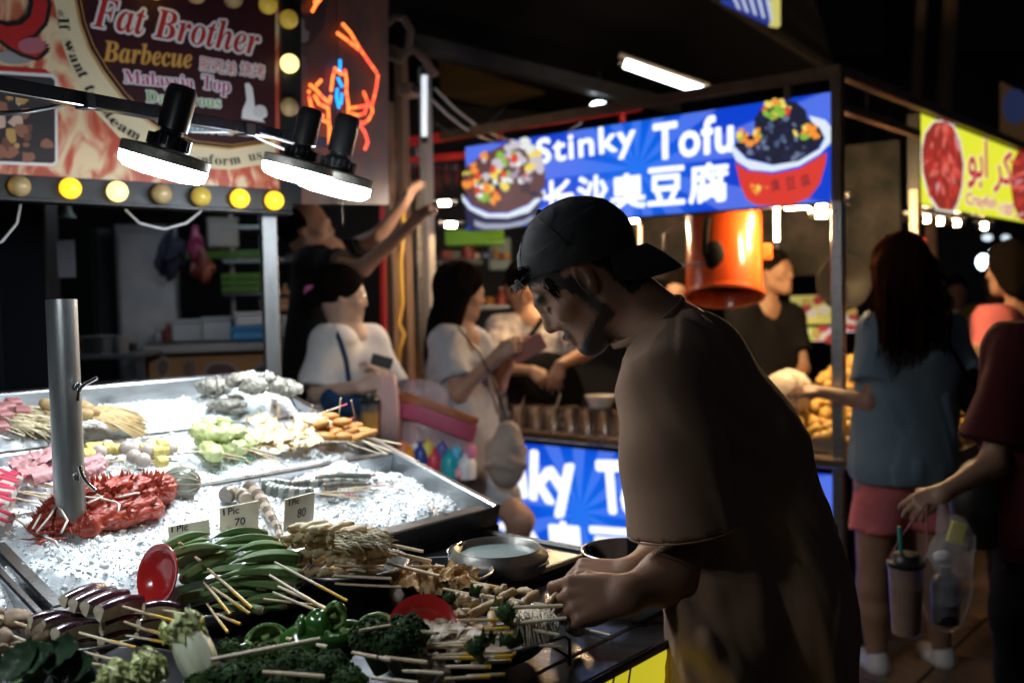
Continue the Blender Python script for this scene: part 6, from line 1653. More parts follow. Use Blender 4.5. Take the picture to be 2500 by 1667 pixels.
# red canopy and lit post beyond the girl
tt = thing('red_umbrella', 'red canopy behind the head of the long haired girl', 'canopy', tuple(P(2200, 700, 6.0)))
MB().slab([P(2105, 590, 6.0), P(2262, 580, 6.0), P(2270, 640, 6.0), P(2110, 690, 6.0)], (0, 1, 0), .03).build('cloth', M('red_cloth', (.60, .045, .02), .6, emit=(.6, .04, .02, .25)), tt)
tt = thing('lit_post', 'warm lit wooden post right of the long haired girl', 'post', tuple(P(2282, 700, 6.5)))
member(P(2272, 545, 6.5), P(2285, 1000, 6.5), .06, M('lit_wood', (.5, .33, .2), .6, var=(12, .5)), 'post', tt)
for i, (px, py, r, s_) in enumerate(((2400, 640, .09, 9), (2425, 615, .05, 5), (2478, 600, .09, 7), (2440, 665, .05, 3), (2410, 580, .07, 1.2), (2455, 580, .06, 1.0))):
    q = P(px, py, 13)
    tt = tag(MB().sph(q, (r, .03, r * (.6 if i != 0 else 1.1)), 12, 6).build('distant_lamp', E('far_lamp_%d' % i, (.75, .9, 1.0), s_), smooth=180), ('largest round bluish lamp far down the aisle', 'small lamp just above the largest far lamp', 'wide lamp at the far right end of the aisle', 'lowest small lamp far down the aisle', 'dim upper left lamp far down the aisle', 'dim upper right lamp far down the aisle')[i], 'lamp')

# ---- red framed stall left of the tofu sign
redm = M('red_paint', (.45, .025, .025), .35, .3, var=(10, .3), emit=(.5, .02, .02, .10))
rs = thing('red_frame_stall', 'red painted metal stall frame left of the tofu sign', 'stall frame', tuple(P(945, 900, 5.0)))
member(P(938, 356, 5.0), P(1560, 262, 6.2), .05, redm, 'rail', rs); member(P(945, 396, 5.0), P(1135, 380, 5.3), .035, redm, 'rail', rs)
member(P(938, 350, 5.0), P(940, 900, 5.0), .035, redm, 'post', rs); member(P(1220, 318, 5.5), P(1220, 350, 5.5), .03, redm, 'hanger', rs); member(P(1520, 270, 6.1), P(1520, 300, 6.1), .03, redm, 'hanger', rs)
for i in range(14):
    x = 960 + i * 12; dd = 5.15
    MB().tube([P(x, 400, dd), P(x + r2.uniform(-3, 3), 430, dd), P(x, 462 + r2.uniform(-20, 18), dd)], [.008, .02, .004], 6).build('hanging_utensil', M('dark_utensil_%d' % (i % 2), ((.05, .04, .04), (.14, .03, .03))[i % 2], .4, .5), rs)
# brown posts, yellow cable, white post
wdp = M('brown_post', (.17, .095, .055), .6, var=(10, .4), bump=(40, 1), stretch=(1, 1, .2))
for i, (px, py0, d_, w, lab) in enumerate(((947, 250, 4.75, .045, 'brown wooden post in front of the reaching man'), (978, 120, 4.9, .05, 'taller brown post right of the yellow cable'))):
    a = P(px, py0, d_); tt = thing('wooden_post', lab, 'post', (a.x, a.y, 0)); member((a.x, a.y, 0), a, w, wdp, 'post', tt)
a = P(1036, 165, 5.0); tt = thing('white_post', 'white metal post lit bright at its upper end', 'post', (a.x, a.y, 0)); member((a.x, a.y, 0), a, .05, M('white_paint', (.28, .26, .25), .4), 'post', tt)
tube_lamp(P(1036, 180, 4.93), P(1036, 345, 4.93), .015, M('post_glow', (.9, .9, .9), .4, emit=(.80, .90, 1.0, .9)), 'upright white tube lamp on the white post', housing=False)  # added glowing rod, imitates the bright light on the upper post
MB().tube([P(*p, 4.7) for p in ((985, 480), (985, 560), (978, 640), (982, 740), (972, 790), (986, 815), (975, 850), (972, 900))], .011, 8).build('yellow_cable', M('yellow_rubber', (.60, .33, .04), .45), smooth=180, label='yellow cable winding down beside the brown posts', cat='cable')
MB().tube([P(*p, 4.3) for p in ((945, 60), (960, 42), (985, 45), (1003, 75), (998, 120), (978, 150), (955, 140), (940, 110), (960, 118), (985, 140), (1010, 122), (1040, 150), (1062, 185))], .017, 8).build('coiled_hose', M('tan_hose', (.30, .20, .15), .5), smooth=180, label='tan hose looped round the top of the tall brown post', cat='hose')
tt = thing('security_camera', 'small beige camera box on the post under the hose', 'camera', tuple(P(1000, 222, 4.4)))
MB().box(P(1000, 222, 4.4), (.075, .1, .055), Matrix.Rotation(-.4, 3, 'Z'), .01).build('case', M('beige_case', (.4, .26, .18), .5), tt); MB().sph(P(1018, 215, 4.35), (.02, .02, .022), 10, 6).build('lens', black_plastic, tt)
# overhead: roof, beams, tube lamp
roof = thing('market_canopy', 'black canopy roof over the stalls', 'canopy', tuple(P(1500, 0, 7)))
MB().slab([P(700, -100, 4.6), P(1900, -300, 5.0), P(2040, 170, 6.2), P(1560, 300, 8.5), P(980, 240, 8.5)], (0, .3, 1), .05).build('sheet', M('canopy_black', (.006, .006, .007), .8, spec=.1), roof)
for (a, b_, w, c) in (((1000, 105, 5.2), (1650, 262, 7.2), .09, 'beam_grey'), ((1740, -10, 5.5), (2045, 180, 6.0), .045, 'beam_dark')):
    member(P(*a), P(*b_), w, M(c, (.09, .093, .10) if c == 'beam_grey' else (.06, .055, .05), .4, .5, var=(3, .5)), 'beam', roof)
MB().slab([P(1070, 150, 6.6), P(1330, 230, 7.4), P(1200, 262, 7.2), P(1075, 235, 6.6)], (0, .3, 1), .02).build('yellow_cloth', M('ochre_cloth', (.07, .045, .008), .8), roof)
tube_lamp(P(1520, 155, 5.6), P(1722, 226, 5.6), .022, coolt, 'long white tube lamp under the dark canopy')
q = P(1462, 258, 6.5)
tt = thing('ceiling_lamp', 'small oval white lamp above the tofu sign', 'lamp', tuple(q)); MB().sph(q, (.055, .04, .026), 14, 8).build('bulb', E('oval_lamp', (.85, .95, 1), 9), tt, smooth=180); member(q + Z * .02, q + Z * .22, .03, black_plastic, 'stem', tt)
# corner of a lit sign above
tt = thing('upper_sign', 'corner of a blue lit sign with white stripes and a yellow edge', 'sign', tuple(P(1840, 50, 5.4)))
UP = Pl(P(1903, 60, 5.4), P(1903, 60, 5.4) - P(1760, -30, 5.2))
MB().slab([P(1755, -60, 5.2), P(1765, 2, 5.2), P(1880, 58, 5.4), P(1880, -60, 5.4)], (0, 1, 0), .05).build('lit_face', lit('upper_blue', (.01, .03, .25)), tt)
MB().slab([P(1883, -60, 5.39), P(1883, 60, 5.39), P(1905, 63, 5.4), P(1905, -60, 5.4)], (0, 1, 0), .05).build('edge', lit('upper_yellow', (.6, .55, .15)), tt)
for i in range(5): MB().slab([P(1772 + 22 * i, -40, 5.17 + .03 * i), P(1800 + 20 * i, 22 + i * 7, 5.17 + .03 * i), P(1808 + 20 * i, 26 + i * 7, 5.17 + .03 * i), P(1782 + 22 * i, -40, 5.17 + .03 * i)], (0, -1, 0), .004).build('stripe', lit('stripe_white', (.5, .55, .7)), tt)
# framed blue poster far right
tt = thing('wall_poster', 'faint orange framed poster high on the right wall', 'poster', tuple(P(2470, 300, 8)))
MB().slab([P(2445, 200, 8), P(2445, 330, 8), P(2520, 370, 8), P(2520, 240, 8)], (0, 1, 0), .03).build('frame', M('poster_orange', (.09, .05, .015), .6, emit=(.05, .025, .01, .6)), tt); MB().sph(P(2478, 260, 7.97), (.10, .01, .14), 14, 8).build('print', M('poster_blue', (.03, .05, .12), .6, emit=(.02, .03, .09, .6)), tt)

# ---- kitchen on the left
kd = 5.0
oc_ = thing('kitchen_counter', 'orange fronted kitchen counter with pictures of food', 'counter', tuple(P(550, 1100, kd)))
KP = Pl(P(363, 860, kd), P(760, 884, kd + .25) - P(363, 860, kd)); KP.ex.z = 0; KP.ex.normalize(); KP.n = KP.ex.cross(Z)
if KP.n.y > 0: KP.n = -KP.n
zk = P(363, 858, kd).z; KM = Matrix((KP.ex, -KP.n, Z)).transposed()
wk = (P(800, 860, kd) - P(363, 860, kd)).length
orf = M('orange_panel', (.42, .18, .02), .45, var=(2, .2))
MB().box(KP.o + KP.ex * wk / 2 - KP.n * .3 + Z * (-zk / 2 - .01 ) , (wk, .6, zk - .04), KM).build('front_panel', orf, oc_)
MB().box(KP.o + KP.ex * wk / 2 - KP.n * .29 + Z * .012, (wk + .06, .68, .045), KM, .006).build('counter_top', M('grey_worktop', (.16, .15, .15), .35, .5), oc_)
for (cx, cy, rx, ry, c1_, c2_) in ((398, 895, 17, 27, (.35, .30, .22), (.10, .03, .01)), (462, 900, 17, 27, (.2, .16, .1), (.12, .05, .02)), (540, 905, 43, 24, (.32, .25, .2), (.10, .012, .012)), (655, 910, 45, 26, (.22, .2, .2), (.06, .03, .03))):
    apoly(blob_pts(cx, cy, rx, ry, 16, .06), M('food_rim_%d' % cx, c1_, .5), .004, oc_, 'print', KP)
    apoly(blob_pts(cx, cy + 2, rx * .82, ry * .8, 16, .08), M('food_ink_%d' % cx, c2_, .4, var=(20, .7)), .006, oc_, 'print', KP)
zkt = zk + .037
def kbox(px, py, w, dpt_, hgt, mat, name, label, cat, z=None, d_=None, bev=.01, extra=None):
    q = P(px, py, d_ or kd + .25)
    tt = thing(name, label, cat, (q.x, q.y, z if z is not None else q.z))
    zz = z if z is not None else q.z
    MB().box((q.x, q.y, zz + hgt / 2), (w, dpt_, hgt), KM, bev).build('body', mat, tt)
    MB().box((q.x, q.y, zz + hgt + .008), (w * 1.03, dpt_ * 1.03, .016), KM, .004).build('lid' if extra is None else extra, mat, tt)
    return tt
cbx = M('cloudy_plastic', (.42, .45, .48), .3, alpha=.75)
kbox(462, 850, .17, .16, .10, cbx, 'plastic_tub', 'cloudy plastic tub at the left end of the orange counter', 'tub', zkt)
kbox(530, 850, .15, .16, .11, cbx, 'plastic_tub', 'second cloudy tub beside the blue box on the counter', 'tub', zkt)
kbox(612, 850, .20, .16, .055, M('blue_plastic', (.01, .19, .48), .4), 'blue_box', 'bright blue plastic box on the orange counter', 'box', zkt)
kbox(614, 820, .17, .14, .06, M('white_plastic', (.42, .46, .5), .4), 'white_box', 'white box stacked on the blue box', 'box', zkt + .073)
kbox(718, 850, .12, .12, .11, M('white_plastic', (.5, .5, .5), .4), 'white_box', 'white box standing right of the steel post on the counter', 'box', zkt)
kbox(690, 795, .11, .10, .05, M('wood_box', (.22, .12, .07), .5), 'wooden_tray', 'wooden tray of glasses above the white box', 'tray', zkt + .15)
# white notice, hanging bags, shelves, fridge
q = P(162, 632, 3.9)
MB().box(q, (.072, .003, .145), Matrix.Rotation(-.15, 3, 'Z')).build('paper_notice', M('notice_paper', (.30, .30, .36), .8, var=(60, .1)), label='white paper notice taped to the dark pillar', cat='notice')
pl_ = thing('dark_pillar', 'black panelled pillar at the left edge of the kitchen', 'pillar', tuple(P(70, 900, 4.0)))
for px, w in ((-30, .16), (40, .09), (92, .14)):
    q = P(px, 700, 4.1); MB().box((q.x, q.y, 1.6), (w, .12, 3.2), None, .006).build('panel', M('pillar_navy', (.012, .014, .022), .5, .2), pl_)
stg = M('grey_cabinet', (.16, .17, .19), .45, .4, var=(4, .4))
fr2 = thing('fridge', 'tall grey refrigerator standing in the dark kitchen', 'fridge', tuple(P(370, 980, 5.8)))
q = P(365, 720, 5.8); MB().box((q.x, q.y, .95), (.34, .3, 1.9), KM, .01).build('body', stg, fr2); MB().box(Vector((q.x, q.y, .95)) + KP.n * .158, (.30, .012, 1.8), KM, .004).build('door', M('fridge_door', (.22, .23, .25), .3, .4, var=(3, .4)), fr2)
MB().cyl(Vector((q.x - .13, q.y, 1.0)) + KP.n * .18, Vector((q.x - .13, q.y, 1.4)) + KP.n * .18, .01).build('handle', chrome, fr2)
sh_ = thing('storage_rack', 'metal rack holding green crates in the kitchen', 'rack', tuple(P(610, 980, 5.7)))
for px in (566, 640, 736):
    q = P(px, 640, 5.7); member((q.x, q.y, 0), (q.x, q.y, 1.95), .022, M('rack_steel', (.30, .36, .38), .4, .5), 'upright', sh_)
for py in (640, 718, 800, 560):
    a = P(562, py, 5.7); b_ = P(745, py, 5.7); MB().box(((a.x + b_.x) / 2, a.y, a.z), (b_.x - a.x, .3, .018)).build('shelf', MATS['rack_steel'], sh_)
grc = M('green_crate', (.06, .16, .02), .5)
def crate(px, py, d_, w, hgt, mat, lab):
    q = P(px, py, d_); tt = thing('crate', lab, 'crate', tuple(q)); t_ = .008; dp_ = .22
    for (dx, dy, sx, sy) in ((0, -dp_ / 2, w, t_), (0, dp_ / 2, w, t_), (-w / 2, 0, t_, dp_), (w / 2, 0, t_, dp_)):
        for k in range(3): MB().box(q + Vector((dx, dy, hgt * (.15 + .33 * k))), (sx, sy, hgt * .24)).build('slat', mat, tt)
    MB().box(q + Z * .006, (w, dp_, .01)).build('floor', mat, tt); return tt
crate(600, 713, 5.6, .20, .11, grc, 'green crate on the middle shelf of the kitchen rack'); crate(560, 632, 5.65, .42, .045, grc, 'flat green crate on the top shelf of the kitchen rack')
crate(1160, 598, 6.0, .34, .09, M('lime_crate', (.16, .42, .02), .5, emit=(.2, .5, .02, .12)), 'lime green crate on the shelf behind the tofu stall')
kbox(545, 605, .17, .12, .15, M('clear_jug', (.34, .36, .36), .3, alpha=.8), 'plastic_jug', 'cloudy plastic jug on the green crate', 'jug', None, 5.62)
bagc = [M('pink_bag', (.20, .03, .08), .4, bump=(20, 6)), M('red_bag', (.12, .02, .012), .4, bump=(20, 6)), M('navy_cloth', (.004, .006, .022), .8)]
for (px, py, rx, rz, mi_, lab) in ((478, 605, .045, .075, 0, 'pink plastic bag hanging in the kitchen'), (492, 655, .06, .065, 1, 'reddish plastic bag hanging below the pink one'), (420, 630, .075, .12, 2, 'dark blue apron hanging beside the pink bag')):
    q = P(px, py, 5.2)
    tt = thing('hanging_bag' if mi_ < 2 else 'apron', lab, 'bag' if mi_ < 2 else 'apron', tuple(q - Z * rz))
    sdf_obj('body', WAV(U(.015, el(tuple(q), (rx, .030, rz)), rc(tuple(q), tuple(q + Z * rz * 1.3), rx * .55, .02)), .016, 55, mi_ + 2, (1, 1, .35)), tuple(q - Vector((.15, .1, .2))), tuple(q + Vector((.15, .1, .22))), .008, bagc[mi_], tt)
tt = thing('plate_stack', 'stack of pale plates on the dark side table', 'plates', tuple(P(245, 850, 4.6)))
for k in range(7):
    q = P(245, 868, 4.6); MB().lathe([(.001, 0), (.055, .0), (.085, .012), (.083, .014), (.054, .004), (.001, .004)], q + Z * .013 * k, 24).build('plate', M('plate_grey', (.16, .17, .175), .3), tt, smooth=60)
q = P(300, 860, 4.6); tt = thing('paper_cups', 'pale paper cup beside the stack of plates', 'cup', tuple(q)); MB().lathe([(.001, 0), (.024, 0), (.032, .075), (.03, .075), (.001, .06)], q, 18).build('cup', M('cup_grey', (.24, .23, .22), .6), tt, smooth=50)
tt = thing('side_table', 'dark side table under the stack of plates', 'table', (q.x, q.y, 0)); MB().box((q.x - .1, q.y + .03, q.z - .012), (.42, .35, .02), None, .004).build('top', stg, tt)
for dx in (-.28, .08): MB().box((q.x + dx, q.y, (q.z - .02) / 2), (.03, .03, q.z - .025)).build('leg', stg, tt)
q = P(230, 960, 4.4); tt = thing('storage_tub', 'dark grey lidded tub on the floor behind the steel pipe', 'tub', (q.x, q.y, q.z - .3)); MB().box((q.x, q.y, q.z - .12), (.20, .2, .34), None, .02).build('tub', M('tub_grey', (.05, .055, .065), .5), tt)
q = P(290, 640, 5.9); tt = thing('extractor_duct', 'grey kitchen duct hanging from the dark ceiling', 'duct', tuple(q)); member(P(245, 560, 5.9), P(255, 820, 5.9), .09, M('duct_green', (.05, .07, .07), .5, .4), 'duct', tt)
q = P(165, 522, 4.6); tt = thing('hanging_lamp', 'unlit grey lamp under the sign at the left', 'lamp', tuple(q)); MB().lathe([(.001, .06), (.018, .055), (.02, .03), (.04, .0), (.036, .0), (.001, .04)], q - Z * .02, 18).build('shade', M('shade_grey', (.14, .17, .16), .5), tt, smooth=50)
# work lamp that lights the kitchen and pale figures of glassware
for i in range(10):
    px = 640 + i * 13; q = P(px, 755 + (i % 3) * 4, 5.4)
    tag(MB().lathe([(.001, 0), (.014, 0), (.018, .05), (.016, .05), (.001, .005)], q, 12).build('drinking_glass', clear, smooth=50), 'small glass in the row on the wooden tray', 'glass', 'small glasses on the kitchen shelf')
# things on the far shelf behind the women
for i, (px, py, w, hgt, c) in enumerate(((1080, 700, .05, .09, (.02, .35, .5)), (1030, 690, .05, .12, (.3, .32, .35)), (1220, 620, .14, .2, (.10, .16, .17)), (1120, 640, .3, .03, (.2, .22, .24)))):
    q = P(px, py, 6.1); tag(MB().box(q, (w, .08, hgt), None, .01).build(('blue_canister', 'grey_canister', 'kitchen_machine', 'wall_shelf')[i], M('shelf_item_%d' % i, c, .4)), ('blue canister on the shelf behind the long haired woman', 'grey canister behind the brown posts', 'dark green kitchen machine behind the tofu stall', 'grey wall shelf under the lime green crate')[i], ('canister', 'canister', 'machine', 'shelf')[i])

tube_lamp(P(330, 395, 4.5), P(620, 405, 4.9), .016, M('kitchen_tube', (.9, .9, .9), .4, emit=(.80, .90, 1.0, 26)), 'tube lamp on the kitchen ceiling behind the barbecue sign')
tube_lamp(P(800, 395, 6.0), P(930, 395, 6.2), .014, M('kitchen_tube2', (.9, .9, .9), .4, emit=(.75, .90, 1.0, 20)), 'tube lamp at the back of the kitchen behind the reaching man')

# clutter in the kitchen: bottles, tins, pots and boxes on the shelves and the counter
rk = random.Random(77)
kcol = [('tin_grey', (.22, .23, .25)), ('tin_red', (.22, .03, .025)), ('tin_green', (.04, .12, .06)), ('tin_blue', (.03, .07, .18)), ('tin_cream', (.34, .30, .24)), ('tin_dark', (.03, .03, .035)), ('tin_amber', (.28, .12, .02))]
def clutter(n_, x0, x1, py, d_, place, w0=.012, w1=.035, zz=None):
    for i in range(n_):
        px = x0 + (x1 - x0) * (i + rk.uniform(.2, .8)) / n_; q = P(px, py, d_ + rk.uniform(-.08, .08)); z_ = zz if zz is not None else q.z
        nm, cc = rk.choice(kcol); mt_ = M(nm, cc, .4); w = rk.uniform(w0, w1); h_ = w * rk.uniform(1.4, 3.6); kind_ = rk.randrange(3)
        c_ = Vector((q.x, q.y, z_)); cn_ = nm[4:]
        if kind_ == 0: tag(MB().box(c_ + Z * h_ * .35, (w * 2.2, w * 1.6, h_ * .7), Matrix.Rotation(rk.uniform(-.4, .4), 3, 'Z'), .003).build('storage_box', mt_), 'small %s box %s' % (cn_, place), 'box', 'small boxes in the kitchen')
        elif kind_ == 1:
            t_ = thing('bottle', '%s bottle %s' % (cn_, place), 'bottle', tuple(c_), 'bottles in the kitchen')
            MB().lathe([(.001, 0), (w, 0), (w, h_ * .6), (w * .4, h_ * .8), (w * .35, h_), (.001, h_)], c_, 14).build('glass', mt_, t_, smooth=50); MB().cyl(c_ + Z * h_, c_ + Z * (h_ + .012), w * .4, n=10).build('cap', M('tin_cream', (.34, .30, .24), .4), t_)
        else:
            t_ = thing('tin', '%s tin %s' % (cn_, place), 'tin', tuple(c_), 'tins in the kitchen')
            MB().lathe([(.001, 0), (w * 1.2, 0), (w * 1.2, h_ * .6), (w * 1.1, h_ * .62), (.001, h_ * .62)], c_, 16).build('can', mt_, t_, smooth=50)
clutter(7, 568, 640, 640, 5.62, 'on the top shelf of the kitchen rack'); clutter(7, 570, 640, 800, 5.62, 'on the lowest shelf of the kitchen rack'); clutter(6, 650, 735, 718, 5.62, 'on the middle shelf behind the steel post')
clutter(6, 372, 440, 850, 5.25, 'at the left end of the orange counter', zz=zkt); clutter(7, 640, 740, 640, 5.62, 'on the top shelf behind the steel post', w1=.03)
clutter(6, 195, 330, 862, 4.75, 'on the dark side table'); clutter(9, 1040, 1240, 632, 6.0, 'on the wall shelf behind the long haired woman'); clutter(8, 1045, 1230, 745, 6.1, 'on the low shelf behind the long haired woman')
a = P(1035, 752, 6.15); b_ = P(1245, 752, 6.15); tag(MB().box(((a.x + b_.x) / 2, a.y, a.z), (b_.x - a.x, .22, .02)).build('wall_shelf', MATS['rack_steel']), 'low metal shelf behind the long haired woman', 'shelf')
for i, (x0, y0, x1, y1, sag) in enumerate(((700, 545, 930, 560, .10), (860, 640, 1010, 420, .12), (1050, 240, 1330, 330, .12), (1060, 300, 1240, 250, .1), (1060, 215, 1420, 300, .18))):
    a = P(x0, y0, 4.9); b_ = P(x1, y1, 5.4)
    MB().tube([a.lerp(b_, f / 8) - Z * sag * 4 * (f / 8) * (1 - f / 8) for f in range(9)], .006, 6).build('cable', black_plastic if i % 2 else MATS['grey_cable'], smooth=180, label=('slack grey cable behind the reaching man', 'black cable running up past the brown posts', 'grey cable sagging under the canopy', 'black cable crossing under the ochre cloth', 'longest grey cable under the canopy beam')[i], cat='cable')
# ------------------------------------------------------------------ people
def head_fn(fem=False, detail=True):
    cr = U(.03, el((-.018, 0, .03), (.098, .077, .092)), el((.022, 0, -.03), (.068, .060, .082)),
           rc((.0, .050, -.06), (.066, .014, -.098), .022, .018), rc((.0, -.050, -.06), (.066, -.014, -.098), .022, .018),
           el((.062, 0, -.092), (.026, .022, .020)))
    parts = U(.014, cr, rc((.076, .030, .026), (.082, .012, .022), .012), rc((.076, -.030, .026), (.082, -.012, .022), .012),
              el((.055, .045, -.018), (.026, .02, .022)), el((.055, -.045, -.018), (.026, .02, .022)))
    nose = U(.008, rc((.083, 0, .014), (.101, 0, -.020), .0075, .0105), rc((.089, .011, -.030), (.089, -.011, -.030), .0085), el((.099, 0, -.027), (.011, .009, .008)))
    f = U(.012, parts, nose)
    for s_ in (1, -1):
        f = SUB(f, el((.098, .031 * s_, .002), (.017, .017, .011)), .010)
        f = U(.003, f, el((.074, .031 * s_, .001), (.0125, .0125, .0125)))
        f = U(.003, f, rc((.083, .018 * s_, .007), (.079, .044 * s_, .006), .0035))
    f = U(.006, f, rc((.089, .016, -.058), (.089, -.016, -.058), .0066), rc((.095, .006, -.0565), (.095, -.006, -.0565), .0066))
    f = U(.006, f, rc((.089, .014, -.071), (.089, -.014, -.071), .0080))
    f = SUB(f, rc((.104, .022, -.0645), (.104, -.022, -.0645), .0045), .004)
    for s_ in (1, -1):
        Me = Matrix.Rotation(radians(18) * s_, 4, 'Z') @ Matrix.Rotation(radians(-14), 4, 'Y')
        ear = el((-.008, .077 * s_, -.002), (.018, .0075, .032), Me)
        ear = SUB(ear, el((-.003, .084 * s_, .003), (.010, .006, .020), Me), .004)
        ear = U(.006, ear, el((.0, .072 * s_, -.024), (.008, .007, .010)))
        f = U(.006, f, ear)
    return f
def hand_fn(wr, xd, zb, left, curls=(.5, .5, .5, .5), thumb=(.05, .05, -.02), s=1.0, spread=.1, fr=1.0):
    """wr wrist point, xd finger direction, zb back-of-hand normal; curls in radians per joint"""
    x = Vector(xd).normalized(); z = Vector(zb); z = (z - x * z.dot(x)).normalized()
    y = x.cross(z) if left else z.cross(x)
    W_ = lambda p: tuple(Vector(wr) + (x * p[0] + y * p[1] + z * p[2]) * s)
    fs = []
    ys = (.030, .010, -.010, -.028); ln = (.070, .078, .072, .056)
    palm = []
    for i in range(4):
        palm.append(rc(W_((-.005, ys[i] * .45, 0)), W_((.080 - .006 * abs(i - 1), ys[i], .002)), .0165 * s, .0115 * s))
    palm.append(rc(W_((.015, .012, -.008)), W_((.05, -.02, -.008)), .014 * s))
    palm.append(rc(W_((.008, .016, -.006)), W_((.045, .038, -.012)), .016 * s, .012 * s))
    f = U(.010 * s, *palm)
    for i in range(4):
        b = Vector((.082 - .006 * abs(i - 1), ys[i], .001)); a = 0; sp = (1.5 - i) * spread
        L3 = [ln[i] * .47, ln[i] * .30, ln[i] * .26]
        rr = [.0100, .0088, .0082, .0072] if i < 3 else [.0088, .0078, .0072, .0063]
        seg = []
        c = curls[i] if hasattr(curls[i], '__len__') else (curls[i],) * 3
        for k in range(3):
            a += c[k]
            e = b + Vector((cos(a) * cos(sp), sin(sp) * cos(a), -sin(a))) * L3[k]
            seg.append(rc(W_(b), W_(e), rr[k] * s * fr, rr[k + 1] * s * fr)); b = e
        f = U(.0022 * s, f, U(.002 * s, *seg))
    t0, t1, t2 = Vector((.018, .022, -.006)), Vector((.048, .042, -.012)), None
    t1 = Vector(thumb[0]) if hasattr(thumb[0], '__len__') else t1
    t2 = Vector(thumb[1]) if hasattr(thumb[0], '__len__') else Vector(thumb)
    f = U(.006 * s, f, rc(W_(t0), W_(t1), .0145 * s, .0105 * s), rc(W_(t1), W_(t2), .0105 * s, .0085 * s))
    return f
def skinM(name, c):
    m = M(name, c, .47, var=(25, .18), bump=(260, .35), sss=.12, spec=.4)
    if 'hm' in m: return m
    m['hm'] = 1
    nt = m.node_tree; L = nt.links; b = nt.nodes['Principled BSDF']
    src = b.inputs['Base Color'].links[0].from_socket
    at = nt.nodes.new('ShaderNodeAttribute'); at.attribute_name = 'hair_mask'
    nz = nt.nodes.new('ShaderNodeTexNoise'); nz.inputs['Scale'].default_value = 700
    mt = nt.nodes.new('ShaderNodeMath'); mt.operation = 'MULTIPLY_ADD'; mt.inputs[1].default_value = .5; mt.inputs[2].default_value = -.25
    L.new(nz.outputs['Fac'], mt.inputs[0])
    sm = nt.nodes.new('ShaderNodeMath'); sm.operation = 'ADD'; L.new(at.outputs['Fac'], sm.inputs[0]); L.new(mt.outputs[0], sm.inputs[1])
    mk = nt.nodes.new('ShaderNodeMapRange'); mk.inputs[1].default_value = .1; mk.inputs[2].default_value = .75
    L.new(sm.outputs[0], mk.inputs[0])
    gt = nt.nodes.new('ShaderNodeMath'); gt.operation = 'MULTIPLY'; L.new(mk.outputs[0], gt.inputs[0])
    st = nt.nodes.new('ShaderNodeMath'); st.operation = 'GREATER_THAN'; st.inputs[1].default_value = .02; L.new(at.outputs['Fac'], st.inputs[0]); L.new(st.outputs[0], gt.inputs[1])
    mx = nt.nodes.new('ShaderNodeMix'); mx.data_type = 'RGBA'; mx.inputs['B'].default_value = (.014, .010, .008, 1)
    L.new(src, mx.inputs['A']); L.new(gt.outputs[0], mx.inputs['Factor']); L.new(mx.outputs['Result'], b.inputs['Base Color'])
    return m
def clothM(name, c, r=.85, fine=900):
    return M(name, c, r, var=(8, .15), bump=(fine, .35), sheen=.08 if sum(c) > .3 else 0, spec=.15)
hairM = M('black_hair', (.008, .006, .005), .8, bump=(200, 1.6), stretch=(1, 1, .08), spec=0)

# ---- the man choosing skewers
man = thing('person', 'man in a backwards black cap and brown tee bending over the skewers', 'person', tuple(P(1880, 1667, 1.9) * 1.0))
man.location.z = 0; OFF[man] = Vector(man.location)
hf = Vector((-.70, .04, -.70)); hu = Vector((-.70, 0, .70))
MH = frame(P(1422, 680, 1.76) + Vector((0, .074, 0)), hf, hu, 1.0)
MC = frame(P(1426, 684, 1.76) + Vector((0, .076, 0)), hf, hu, 1.04)
def HL(x, y, z): return MH @ Vector((x, y, z))
def HC_(x, y, z): return MC @ Vector((x, y, z))
near_sh = P(1625, 965, 1.60); near_el = P(1716, 1372, 1.555); near_wr = P(1524, 1454, 1.46)
far_sh = P(1590, 930, 1.98); far_el = P(1680, 1325, 1.78); far_wr = P(1535, 1402, 1.62)
nape = P(1655, 850, 1.80)
headf = XF(head_fn(), MH)
neck = rc(tuple(HL(-.035, 0, -.05)), tuple(nape), .056, .07)
bodyf = U(.02, U(.03, headf, neck), rc(tuple(nape), tuple(P(1800, 1150, 1.70)), .08, .10), rc(tuple(P(1800, 1150, 1.70)), tuple(P(1880, 1600, 1.60)), .10, .10),
          rc(tuple(nape), tuple(near_sh), .06, .055), rc(tuple(nape), tuple(far_sh), .06, .055),
          rc(tuple(near_sh), tuple(near_el), .050, .043), rc(tuple(far_sh), tuple(far_el), .052, .044))
fore = U(.03, rc(tuple(near_el), tuple(near_el.lerp(near_wr, .45)), .043, .038), rc(tuple(near_el.lerp(near_wr, .45)), tuple(near_wr), .038, .0255))
fore2 = U(.03, rc(tuple(far_el), tuple(far_el.lerp(far_wr, .45)), .044, .037), rc(tuple(far_el.lerp(far_wr, .45)), tuple(far_wr), .037, .025))
hN = hand_fn(near_wr, (-.96, -.02, -.10), (-.1, -.80, .62), True, ((.75, .9, .5), (.95, .95, .6), (1.05, .9, .5), (1.1, .8, .4)), thumb=((.055, .040, -.025), (.088, .036, -.040)), s=1.02, spread=.15)
hF = hand_fn(far_wr, (-.98, -.06, .02), (-.02, -.25, .95), False, ((.25, 1.15, .55), (.6, 1.0, .5), (.8, .9, .5), (.9, .9, .5)), thumb=((.055, .048, -.022), (.092, .042, -.046)), s=1.05, spread=.12)
bodyf = U(.02, bodyf, fore, fore2)
bodyf = U(.012, bodyf, hN, hF)
lo, hi = bbox([P(1340, 1560, 1.45), P(2050, 640, 2.1), P(1240, 600, 1.7), P(1900, 1667, 1.9)], .04)
manskin = skinM('mans_skin', (.30, .155, .095))
beardM = M('short_beard', (.022, .013, .010), .7, bump=(500, 1.2))
body = sdf_obj('body', bodyf, lo, hi, .0030, manskin, man)
